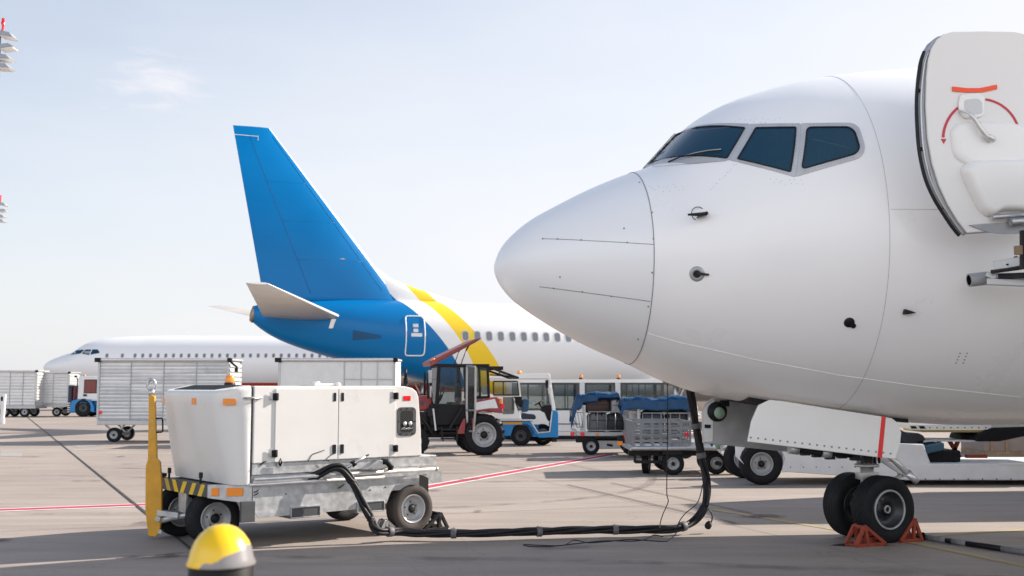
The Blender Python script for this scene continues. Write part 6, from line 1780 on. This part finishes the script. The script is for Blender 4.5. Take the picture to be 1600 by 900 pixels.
# ================================================================== boarding stairs at the open door
st = thing('boarding_stairs', 'grey metal boarding stairs with round bumper roll below the open jet door', 'stairs', (0, 0, 0))
def sp3(px, py, Y): return at(px, py, Y)
b = MB()
a0 = sp3(1514, 438, 10.28); b.tube([a0, a0 + Vector((0.17, 0, 0.02))], 0.064, 24, 0, False, False); b.tube([a0 + Vector((0.17, 0, 0.02)), a0], 0.050, 24, 1, False, False)
b.lathe([(0.064, 0), (0.050, 0.0)], a0, (1, 0, 0.1), 24)
b.tube([a0 + Vector((0.172, 0, 0.02)), a0 + Vector((3.2, 0, 0.02))], 0.050, 16)
b.build('bumper_roll', [M['frame_grey'], M['black']], st)
b = MB()
def ang(p, q, h, w, m=0): b.bar(p, q, w, h, m)
ang(sp3(1541, 440, 10.15), sp3(1690, 446, 9.95), 0.06, 0.08)
ang(sp3(1553, 416, 10.1), sp3(1700, 388, 9.7), 0.085, 0.03)
ang(sp3(1548, 425, 10.05), sp3(1700, 404, 9.7), 0.025, 0.12, 1)
ang(sp3(1560, 432, 10.1), sp3(1700, 426, 9.7), 0.05, 0.06, 1)
ang(sp3(1541, 428, 10.15), sp3(1556, 434, 10.12), 0.05, 0.06)
ang(sp3(1599, 360, 9.75), sp3(1599, 420, 9.75), 0.05, 0.05, 1)
b.build('platform_rail', [M['alu_frame'], M['blackm']], st, 0.004)
b = MB(); q = sp3(1591, 391, 9.7); b.box(q, (0.06, 0.05, 0.08)); b.build('corner_block', M['wood'], st, 0.005)
b = MB()
for k in range(2): q = sp3(1571 + 14 * k, 414 - k * 12, 10.06); b.cyl(q, q + Vector((0, -0.05, 0)), 0.008, n=8)
b.build('rail_bolt', M['black'], st)
b = MB(); b.bx(5.0, 8.2, 7.9, 9.9, 2.62, 2.72); b.bx(5.0, 5.08, 7.9, 9.9, 2.35, 2.62)
b.build('platform', M['galv'], st, 0.01)
b = MB()
for k in range(13): b.bx(5.9, 7.4, 7.9 - 0.26 * (k + 1), 7.9 - 0.26 * k, 2.62 - 0.2 * (k + 1), 2.66 - 0.2 * (k + 1))
b.build('step', M['galv'], st)
b = MB()
for x in (5.85, 7.42): b.bar((x, 7.9, 2.5), (x, 4.4, 0.15), 0.06, 0.22)
for (x, y) in ((5.2, 9.6), (8.0, 9.6), (5.2, 8.1), (8.0, 8.1)): b.bar((x, y, 2.62), (x, y, 0.3), 0.10)
b.bx(5.1, 8.1, 7.9, 9.8, 0.35, 0.6); b.build('support_frame', M['galv'], st)
b = MB()
for x in (5.05, 8.15): b.bx(x - 0.02, x + 0.02, 7.9, 9.7, 2.72, 3.75)
b.build('side_panel', M['white_dirty'], st)
for (x, y) in ((5.3, 9.5), (7.9, 9.5), (5.3, 8.2), (7.9, 8.2)): wheel(st, (x, y, 0.3), 0.3, 0.2, n=24)

# ================================================================== unseen truck beyond the jet, added to cast shade behind the nose gear
tk = thing('added_shade_truck', 'unseen white truck with tall box body added to cast shade beyond the big jet', 'truck', (10.1, 16.7, 0), R(5))
b = MB(); b.bx(0.0, 6.2, 0, 2.4, 1.9, 4.5); b.build('box_body', M['white_dirty'], tk, 0.04)
b = MB(); b.prism([(6.3, 0.6), (6.3, 2.4), (7.2, 2.4), (7.9, 1.7), (8.1, 0.6)], 0.1, 2.3); b.build('cab', M['white'], tk, 0.06)
b = MB(); b.bx(0.1, 8.0, 0.3, 2.1, 0.55, 0.8)
for s_ in (0.35, 2.05): b.bar((0.8, s_, 0.9), (5.2, s_, 1.85), 0.12); b.bar((5.2, s_, 0.9), (0.8, s_, 1.85), 0.12)
b.build('lift_frame', M['charcoal'], tk, 0.01)
b = MB(); b.bx(6.6, 7.5, 0.09, 0.098, 1.5, 2.2); b.build('cab_window', M['cockpit'], tk)
for x_ in (1.2, 6.9):
    for y_ in (0.2, 2.2): wheel(tk, (x_, y_, 0.46), 0.46, 0.28, out=-1 if y_ < 1 else 1, n=28)

# ================================================================== floodlight masts
def mast(label, loc):
    t = thing('floodlight_mast', label, 'light mast', loc, 0, 'apron floodlight masts')
    zl = [at(8, y_, 92).z for y_ in (58, 76, 93, 107)]; zt_ = at(5, 44, 92).z
    b = MB(); b.cyl((0, 0, 0), (0, 0, zt_ - 0.3), 0.34, 0.14, 16); b.build('pole', M['steel'], t)
    b = MB(); b.cyl((0.12, 0, zt_ - 0.3), (0.26, 0, zt_ + 0.3), 0.06, 0.045, 10); b.build('spike', M['steel'], t)
    b = MB(); b.lathe([(0.001, 0.75), (0.12, 0.7), (0.14, 0.35), (0.20, 0.3), (0.1, 0.0), (0.06, -0.5)], (0.27, 0, at(5, 41, 92).z), n=14); b.build('obstruction_light', M['red_lens'], t)
    b = MB()
    for z in zl: b.cyl((-0.9, 0, z + 0.1), (0.9, 0, z + 0.1), 0.06, n=8)
    b.build('cross_arm', M['steel'], t)
    for (z, x, tl) in ((zl[0], 0.80, -12), (zl[1], 0.85, 8), (zl[2], 0.60, -4), (zl[3], 0.60, -4), (zl[0], -0.85, 14), (zl[1], -0.9, -8)):
        b = MB(); s = 1 if x > 0 else -1
        rot = Matrix.Rotation(R(-tl), 3, 'Y')
        P = lambda u, w, h: Vector((x, 0, z)) + rot @ Vector((u * 0.85, w, h * 0.75))
        b.add([P(-.7, -.5, .45), P(.2, -.5, .45), P(.2, .5, .45), P(-.7, .5, .45), P(-.75, -.6, -.1), P(.75, -.6, -.05), P(.75, .6, -.05), P(-.75, .6, -.1)], [(0, 1, 2, 3), (0, 4, 5, 1), (1, 5, 6, 2), (2, 6, 7, 3), (3, 7, 4, 0)])
        b.add([P(-.74, -.58, -.12), P(.74, -.58, -.07), P(.74, .58, -.07), P(-.74, .58, -.12), P(-.6, -.5, -.22), P(.6, -.5, -.2), P(.6, .5, -.2), P(-.6, .5, -.22)], [(0, 1, 2, 3), (4, 5, 6, 7), (0, 4, 5, 1), (1, 5, 6, 2), (2, 6, 7, 3), (3, 7, 4, 0)], 1)
        lm = b.build('floodlight', [M['frame_grey'], M['white']], t)
    return t
pm = at(0, 100, 92)
m1 = mast('nearer tall floodlight mast with red light on top and several lamp heads', (pm.x - 0.15, 92, 0))
bpy.context.view_layer.update()
m2 = copy_tree(m1); pm2 = at(0, 330, 175); m2.location = (pm2.x - 2.62, 180, 0); m2['label'] = 'farther floodlight mast showing only the tips of its pale lamps'

def split_pieces():
    """give every far-apart piece of a part its own object"""
    for o in list(COL.objects):
        if o.type != 'MESH' or o.parent is None: continue
        if any(w_ in o.name for w_ in ('_line', 'cage', 'slat', 'grid', 'stripe')): continue
        me = o.data
        nv = len(me.vertices)
        par = list(range(nv))
        def fd(a):
            while par[a] != a: par[a] = par[par[a]]; a = par[a]
            return a
        for e in me.edges:
            a, c = fd(e.vertices[0]), fd(e.vertices[1])
            if a != c: par[a] = c
        isl = {}
        for i in range(nv): isl.setdefault(fd(i), []).append(i)
        if len(isl) < 2 or len(isl) > 160: continue
        keys = list(isl)
        bb = []
        for k in keys:
            cs = [me.vertices[i].co for i in isl[k]]
            bb.append(([min(c[j] for c in cs) for j in range(3)], [max(c[j] for c in cs) for j in range(3)]))
        n = len(keys); gp_ = list(range(n))
        def fg(a):
            while gp_[a] != a: a = gp_[a]
            return a
        size = [max(bb[i][1][j] - bb[i][0][j] for j in range(3)) for i in range(n)]
        for i in range(n):
            for k in range(i + 1, n):
                g2 = sum(max(0.0, bb[i][0][j] - bb[k][1][j], bb[k][0][j] - bb[i][1][j]) ** 2 for j in range(3))
                if math.sqrt(g2) <= max(0.02, 0.45 * max(size[i], size[k])):
                    a, c = fg(i), fg(k)
                    if a != c: gp_[a] = c
        groups = {}
        for i in range(n): groups.setdefault(fg(i), []).append(i)
        if len(groups) < 2: continue
        vg = {}
        for gi, (g_, mem) in enumerate(groups.items()):
            for i in mem:
                for v in isl[keys[i]]: vg[v] = gi
        base = o.name.split('.')[0]
        for gi in range(1, len(groups)):
            c = o.copy(); c.data = me.copy(); COL.objects.link(c)
            bm = bmesh.new(); bm.from_mesh(c.data); bm.verts.ensure_lookup_table()
            bmesh.ops.delete(bm, geom=[v for v in bm.verts if vg[v.index] != gi], context='VERTS'); bm.to_mesh(c.data); bm.free()
        bm = bmesh.new(); bm.from_mesh(me); bm.verts.ensure_lookup_table()
        bmesh.ops.delete(bm, geom=[v for v in bm.verts if vg[v.index] != 0], context='VERTS'); bm.to_mesh(me); bm.free()
split_pieces()

# ================================================================== ground
def sheet(name, polys, m, z, kind='structure', parent=None):
    b = MB()
    for p in polys: b.add([(q[0], q[1], z) for q in p], [list(range(len(p)))])
    o = b.build(name, m, fix=False)
    for f in o.data.polygons:
        if f.normal.z < 0: f.flip()
    return tag(o, kind=kind)
gm = bpy.data.materials.new('apron_concrete'); gm.use_nodes = True
nt = gm.node_tree; N = nt.nodes; bs = N["Principled BSDF"]; bs.inputs["Roughness"].default_value = 0.85; bs.inputs["Specular IOR Level"].default_value = 0.3
tc = N.new("ShaderNodeTexCoord")
def nz_(scale, detail=6, rough=0.55, vec=None):
    n = N.new("ShaderNodeTexNoise"); n.inputs["Scale"].default_value = scale; n.inputs["Detail"].default_value = detail; n.inputs["Roughness"].default_value = rough
    nt.links.new(vec or tc.outputs["Object"], n.inputs["Vector"]); return n.outputs["Fac"]
def rng(v, a, b_, c, d):
    n = N.new("ShaderNodeMapRange"); n.inputs["From Min"].default_value = a; n.inputs["From Max"].default_value = b_; n.inputs["To Min"].default_value = c; n.inputs["To Max"].default_value = d
    nt.links.new(v, n.inputs["Value"]); return n.outputs["Result"]
def mul(a, c):
    n = N.new("ShaderNodeMix"); n.data_type = 'RGBA'; n.blend_type = 'MULTIPLY'; n.inputs[0].default_value = 1
    for i, v in ((6, a), (7, c)):
        if isinstance(v, tuple): n.inputs[i].default_value = (*v, 1)
        else: nt.links.new(v, n.inputs[i])
    return n.outputs[2]
mp_ = N.new("ShaderNodeMapping"); mp_.inputs["Rotation"].default_value = (0, 0, R(-20)); nt.links.new(tc.outputs["Object"], mp_.inputs["Vector"])
# streaks along the broom direction, mottling, grit, and slab to slab differences
ms = N.new("ShaderNodeMapping"); ms.inputs["Rotation"].default_value = (0, 0, R(-20)); ms.inputs["Scale"].default_value = (0.25, 1.6, 1); nt.links.new(tc.outputs["Object"], ms.inputs["Vector"])
col = mul((0.318, 0.274, 0.242), rng(nz_(0.25, 8), 0.3, 0.7, 0.86, 1.10))
col = mul(col, rng(nz_(1.6, 8, 0.6, ms.outputs[0]), 0.25, 0.75, 0.80, 1.14))
col = mul(col, rng(nz_(28, 4), 0.3, 0.7, 0.93, 1.06))
col = mul(col, rng(nz_(180, 3), 0.3, 0.7, 0.93, 1.07))
br = N.new("ShaderNodeTexBrick"); br.offset = 0; br.inputs["Scale"].default_value = 1.0; br.inputs["Mortar Size"].default_value = 0.0; br.inputs["Brick Width"].default_value = 7.1; br.inputs["Row Height"].default_value = 7.1
br.inputs["Color1"].default_value = (0.95, 0.95, 0.95, 1); br.inputs["Color2"].default_value = (1.04, 1.03, 1.02, 1); nt.links.new(mp_.outputs[0], br.inputs["Vector"])
col = mul(col, br.outputs["Color"])
# dark stains and thin cracks
st1 = rng(nz_(0.9, 9, 0.7, ms.outputs[0]), 0.58, 0.76, 1.0, 0.60)
col = mul(col, st1)
vo = N.new("ShaderNodeTexVoronoi"); vo.feature = 'DISTANCE_TO_EDGE'; vo.inputs["Scale"].default_value = 0.22
wp = N.new("ShaderNodeVectorMath"); wp.operation = 'ADD'; n3 = N.new("ShaderNodeTexNoise"); n3.inputs["Scale"].default_value = 0.9; n3.inputs["Detail"].default_value = 5; nt.links.new(tc.outputs["Object"], n3.inputs["Vector"])
sc3 = N.new("ShaderNodeVectorMath"); sc3.operation = 'SCALE'; sc3.inputs["Scale"].default_value = 1.6; nt.links.new(n3.outputs["Color"], sc3.inputs[0]); nt.links.new(tc.outputs["Object"], wp.inputs[0]); nt.links.new(sc3.outputs[0], wp.inputs[1]); nt.links.new(wp.outputs[0], vo.inputs["Vector"])
col = mul(col, rng(vo.outputs["Distance"], 0.0, 0.004, 0.80, 1.0))
nt.links.new(col, bs.inputs["Base Color"])
bp_ = N.new("ShaderNodeBump"); bp_.inputs["Strength"].default_value = 0.25; bp_.inputs["Distance"].default_value = 0.01; nt.links.new(nz_(60, 6), bp_.inputs["Height"]); nt.links.new(bp_.outputs["Normal"], bs.inputs["Normal"])
S_ = 3500
sheet('ground', [[(-S_, -S_), (S_, -S_), (S_, S_), (-S_, S_)]], gm, 0.0)
def strip(p, q, w):
    p, q = Vector((p[0], p[1])), Vector((q[0], q[1])); d = (q - p).normalized(); n = Vector((-d.y, d.x)) * w / 2
    return [p + n, p - n, q - n, q + n]
def gp2(px, py): v = gnd(px, py); return (v.x, v.y)
def offs(poly_pts, w0):
    return poly_pts
RA, RB, RC = gp2(0, 795.5), (-2.17, 17.05), gp2(955, 710.5)
RA = (RA[0] - 3.5, RA[1] - 1.5)
RC = (RC[0], RC[1])
def path_strip(pts, w, off=0.0):
    pts = [Vector(p) for p in pts]; L_, R_ = [], []
    for i, p in enumerate(pts):
        d = (pts[min(i + 1, len(pts) - 1)] - pts[max(i - 1, 0)]).normalized(); n = Vector((-d.y, d.x))
        L_.append(p + n * (off + w / 2)); R_.append(p + n * (off - w / 2))
    return [[L_[i], R_[i], R_[i + 1], L_[i + 1]] for i in range(len(pts) - 1)]
rp = [RA, (-4.2, 16.22), (-3.0, 16.7), RB, (-1.7, 17.9), (-1.25, 18.95), RC]
sheet('road_marking_white', path_strip(rp, 0.40), M['white_line'], 0.004)
sheet('road_marking_red', path_strip(rp, 0.21), M['red_paint'], 0.008)
ya, yb_ = gp2(1112, 796), gp2(1700, 905)
sheet('road_marking_yellow', path_strip([ya, gp2(1290, 825), gp2(1430, 849), gp2(1600, 884), yb_], 0.13) + path_strip([gp2(1436, 839), gp2(1530, 832), gp2(1640, 826)], 0.12), M['yellow_line'], 0.004)
J = [strip(gp2(887, 758), gp2(1150, 818.5), 0.030), strip(gp2(955, 755), gp2(1175, 803), 0.024), strip(gp2(38, 648), gp2(302, 862), 0.035), strip(gp2(302, 862), (-2.75, 10.1), 0.035), strip((-2.75, 10.1), (0.5, 3.2), 0.035)]  # first two are thin dark lines, the rest slab joints
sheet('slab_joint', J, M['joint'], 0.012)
e1, e2 = Vector((0.945, 0.327)), Vector((-0.327, 0.945))
pale = []
for k in range(-2, 12):
    c = Vector((0.0, 15.05)) + e2 * 7.1 * k
    pale.append(strip(c - e1 * 60, c + e1 * 60, 0.018))
for k in range(-6, 9):
    if k == -1: continue
    c = Vector((0.95, 18.6)) + e1 * 7.1 * k
    pale.append(strip(c - e2 * 20, c + e2 * 80, 0.02))
sheet('slab_joint_worn', pale, M['joint_pale'], 0.0016)
sheet('concrete_patch', [[gp2(0, 704), gp2(36, 704), gp2(34, 713), gp2(0, 713)], [gp2(112, 696), gp2(150, 695), gp2(152, 698), gp2(120, 699)], [gp2(118, 701), gp2(164, 701), gp2(158, 704), gp2(112, 704)]], M['patch'], 0.004)
def blob(cx, cy, rx, ry, seed):
    return [(cx + rx * math.cos(a) * (1 + 0.4 * noise.noise(Vector((math.cos(a) * 1.4, math.sin(a) * 1.4, seed)))), cy + ry * math.sin(a) * (1 + 0.4 * noise.noise(Vector((math.sin(a) * 1.4, math.cos(a) * 1.4, seed + 4))))) for a in [2 * math.pi * k / 28 for k in range(28)]]
q = gnd(1330, 852)
sheet('oil_stain', [blob(q.x, q.y, 0.22, 0.09, 1), blob(q.x + 0.3, q.y - 0.05, 0.12, 0.035, 2)], M['oil'], 0.004)

def faded(name, c, lo, hi, scale, amax):
    m = bpy.data.materials.new(name); m.use_nodes = True
    t = m.node_tree; b_ = t.nodes["Principled BSDF"]; b_.inputs["Base Color"].default_value = (*c, 1); b_.inputs["Roughness"].default_value = 0.85
    x_ = t.nodes.new("ShaderNodeTexCoord"); n = t.nodes.new("ShaderNodeTexNoise"); n.inputs["Scale"].default_value = scale; n.inputs["Detail"].default_value = 8; n.inputs["Roughness"].default_value = 0.7
    t.links.new(x_.outputs["Object"], n.inputs["Vector"])
    r = t.nodes.new("ShaderNodeMapRange"); r.inputs["From Min"].default_value = lo; r.inputs["From Max"].default_value = hi; r.inputs["To Max"].default_value = amax
    t.links.new(n.outputs["Fac"], r.inputs["Value"]); t.links.new(r.outputs[0], b_.inputs["Alpha"])
    return m
def curve_pts(pts): return [(v.x, v.y) for v in spline([Vector((q_[0], q_[1], 0)) for q_ in pts], 10)]
tm = []
for (a_, w_) in (([(-9, 21), (-2, 19.5), (3, 20.5), (9, 24)], 0.20), ([(-9, 23.0), (-2, 21.4), (3, 22.4), (9, 26)], 0.20), ([(-7, 14.6), (-1, 15.4), (2.2, 18.5), (3.0, 26)], 0.17), ([(-2.6, 11.0), (0.5, 10.8), (3.5, 10.1), (5.5, 9.4)], 0.18),
                 ([(-12, 30), (-6, 28), (-1, 24.5), (0.5, 22)], 0.22), ([(-14, 31.5), (-7, 29.6), (0, 25.6), (1.8, 22)], 0.22)):
    tm += path_strip(curve_pts(a_), w_)
sheet('tyre_mark', tm, faded('tyre_mark_rubber', (0.07, 0.065, 0.063), 0.42, 0.75, 1.7, 0.55), 0.014)
bl_ = []
random.seed(21)
for k in range(26):
    x_, y_ = random.uniform(-7, 6), random.uniform(10.3, 30)
    bl_.append(blob(x_ * y_ / 14, y_, random.uniform(0.06, 0.35), random.uniform(0.05, 0.22), k * 3.1))
sheet('ground_stain', bl_, faded('dark_stain', (0.06, 0.055, 0.052), 0.40, 0.65, 3.0, 0.7), 0.016)

# ================================================================== light and sky
SUN_AZ, SUN_EL = 23.0, 29.0      # degrees: azimuth from +X towards +Y
sd = bpy.data.lights.new('sun', 'SUN'); sd.energy = 5.0; sd.angle = R(0.53); sd.color = (1.0, 0.91, 0.81)
so = bpy.data.objects.new('sun', sd); COL.objects.link(so)
sv = Vector((math.cos(R(SUN_EL)) * math.cos(R(SUN_AZ)), math.cos(R(SUN_EL)) * math.sin(R(SUN_AZ)), math.sin(R(SUN_EL))))
so.rotation_euler = sv.to_track_quat('Z', 'Y').to_euler(); so.location = (20, 10, 30)
w = bpy.data.worlds.new('World'); scene.world = w; w.use_nodes = True
nt = w.node_tree; N = nt.nodes; bg = N['Background']
sk = N.new('ShaderNodeTexSky'); sk.sky_type = 'NISHITA'; sk.sun_disc = False
sk.sun_elevation = R(SUN_EL); sk.sun_rotation = R(90 - SUN_AZ); sk.altitude = 100; sk.air_density = 1.0; sk.dust_density = 2.0; sk.ozone_density = 1.0
tc = N.new('ShaderNodeTexCoord')
# thin high cloud: soft streaks, and one small wisp
mpc = N.new('ShaderNodeMapping'); mpc.inputs['Scale'].default_value = (1.5, 1.5, 5.0); nt.links.new(tc.outputs['Generated'], mpc.inputs['Vector'])
nn = N.new('ShaderNodeTexNoise'); nn.inputs['Scale'].default_value = 2.2; nn.inputs['Detail'].default_value = 8; nn.inputs['Roughness'].default_value = 0.55; nt.links.new(mpc.outputs[0], nn.inputs['Vector'])
sz = N.new('ShaderNodeSeparateXYZ'); nt.links.new(tc.outputs['Generated'], sz.inputs[0])
el = N.new('ShaderNodeMapRange'); el.interpolation_type = 'SMOOTHSTEP'; el.inputs['From Min'].default_value = 0.0; el.inputs['From Max'].default_value = 0.50; el.inputs['To Min'].default_value = 0.96; el.inputs['To Max'].default_value = 0.52; nt.links.new(sz.outputs[2], el.inputs['Value'])
el2 = N.new('ShaderNodeMapRange'); el2.inputs['From Min'].default_value = 0.42; el2.inputs['From Max'].default_value = 0.75; el2.inputs['To Min'].default_value = 1.0; el2.inputs['To Max'].default_value = 0.12; nt.links.new(sz.outputs[2], el2.inputs['Value'])
el3 = N.new('ShaderNodeMath'); el3.operation = 'MULTIPLY'; nt.links.new(el.outputs[0], el3.inputs[0]); nt.links.new(el2.outputs[0], el3.inputs[1]); el = el3
nm = N.new('ShaderNodeMath'); nm.operation = 'MULTIPLY_ADD'; nt.links.new(nn.outputs['Fac'], nm.inputs[0]); nm.inputs[1].default_value = 0.36; nm.inputs[2].default_value = -0.18
veil = N.new('ShaderNodeMath'); veil.operation = 'ADD'; veil.use_clamp = True; nt.links.new(el.outputs[0], veil.inputs[0]); nt.links.new(nm.outputs[0], veil.inputs[1])
va = N.new('ShaderNodeMath'); va.operation = 'MULTIPLY_ADD'; va.use_clamp = True; nt.links.new(sz.outputs[0], va.inputs[0]); va.inputs[1].default_value = 0.5; nt.links.new(veil.outputs[0], va.inputs[2]); veil = va
mxs = N.new('ShaderNodeMix'); mxs.data_type = 'RGBA'; nt.links.new(veil.outputs[0], mxs.inputs[0]); nt.links.new(sk.outputs[0], mxs.inputs[6]); mxs.inputs[7].default_value = (4.95, 4.98, 5.2, 1)
wd = (at(268, 136, 100) - cam.location).normalized()
dst = N.new('ShaderNodeVectorMath'); dst.operation = 'SUBTRACT'; nt.links.new(tc.outputs['Generated'], dst.inputs[0]); dst.inputs[1].default_value = wd
msc = N.new('ShaderNodeVectorMath'); msc.operation = 'MULTIPLY'; msc.inputs[1].default_value = (1, 1, 2.0); nt.links.new(dst.outputs[0], msc.inputs[0])
ln = N.new('ShaderNodeVectorMath'); ln.operation = 'LENGTH'; nt.links.new(msc.outputs[0], ln.inputs[0])
n2 = N.new('ShaderNodeTexNoise'); n2.inputs['Scale'].default_value = 16; n2.inputs['Detail'].default_value = 7; n2.inputs['Roughness'].default_value = 0.6; n2.inputs['Distortion'].default_value = 0.6; nt.links.new(mpc.outputs[0], n2.inputs['Vector'])
sb_ = N.new('ShaderNodeMath'); sb_.operation = 'MULTIPLY_ADD'; nt.links.new(n2.outputs['Fac'], sb_.inputs[0]); sb_.inputs[1].default_value = -0.16; nt.links.new(ln.outputs['Value'], sb_.inputs[2])
wm = N.new('ShaderNodeMapRange'); wm.inputs['From Min'].default_value = -0.03; wm.inputs['From Max'].default_value = -0.10 + 0.0; wm.inputs['To Min'].default_value = 0; wm.inputs['To Max'].default_value = 0.65; nt.links.new(sb_.outputs[0], wm.inputs['Value'])
mx2 = N.new('ShaderNodeMix'); mx2.data_type = 'RGBA'; nt.links.new(wm.outputs[0], mx2.inputs[0]); nt.links.new(mxs.outputs[2], mx2.inputs[6]); mx2.inputs[7].default_value = (5.3, 5.15, 5.25, 1)
# bright bank added in the unseen sky behind camera to fill the jet's shade
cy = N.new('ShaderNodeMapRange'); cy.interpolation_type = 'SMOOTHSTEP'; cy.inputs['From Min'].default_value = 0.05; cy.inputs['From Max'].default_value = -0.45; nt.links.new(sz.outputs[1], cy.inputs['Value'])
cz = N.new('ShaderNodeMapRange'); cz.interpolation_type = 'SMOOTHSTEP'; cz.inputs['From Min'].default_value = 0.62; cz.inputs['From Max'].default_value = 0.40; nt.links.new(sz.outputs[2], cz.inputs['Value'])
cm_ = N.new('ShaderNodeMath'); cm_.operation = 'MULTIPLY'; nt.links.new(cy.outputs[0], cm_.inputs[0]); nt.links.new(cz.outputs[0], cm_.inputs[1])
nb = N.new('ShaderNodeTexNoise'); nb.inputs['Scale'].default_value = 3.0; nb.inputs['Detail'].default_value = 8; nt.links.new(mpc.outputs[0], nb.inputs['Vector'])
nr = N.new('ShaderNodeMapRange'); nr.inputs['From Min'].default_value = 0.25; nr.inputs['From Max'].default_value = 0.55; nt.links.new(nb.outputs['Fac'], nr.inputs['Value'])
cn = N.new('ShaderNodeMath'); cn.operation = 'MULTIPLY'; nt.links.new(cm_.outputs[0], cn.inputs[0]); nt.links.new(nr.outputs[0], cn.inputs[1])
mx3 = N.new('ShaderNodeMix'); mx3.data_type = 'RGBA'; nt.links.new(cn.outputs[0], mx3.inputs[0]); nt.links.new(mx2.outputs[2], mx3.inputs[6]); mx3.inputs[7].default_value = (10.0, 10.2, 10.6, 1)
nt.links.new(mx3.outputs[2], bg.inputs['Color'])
bg.inputs['Strength'].default_value = 0.105
vs_ = scene.view_settings
vs_.view_transform = 'Standard'; vs_.look = 'None'; vs_.gamma = 1.0; vs_.use_curve_mapping = False
vs_.exposure = 0.88
scene.cycles.max_bounces = 8
scene.cycles.use_denoising = True
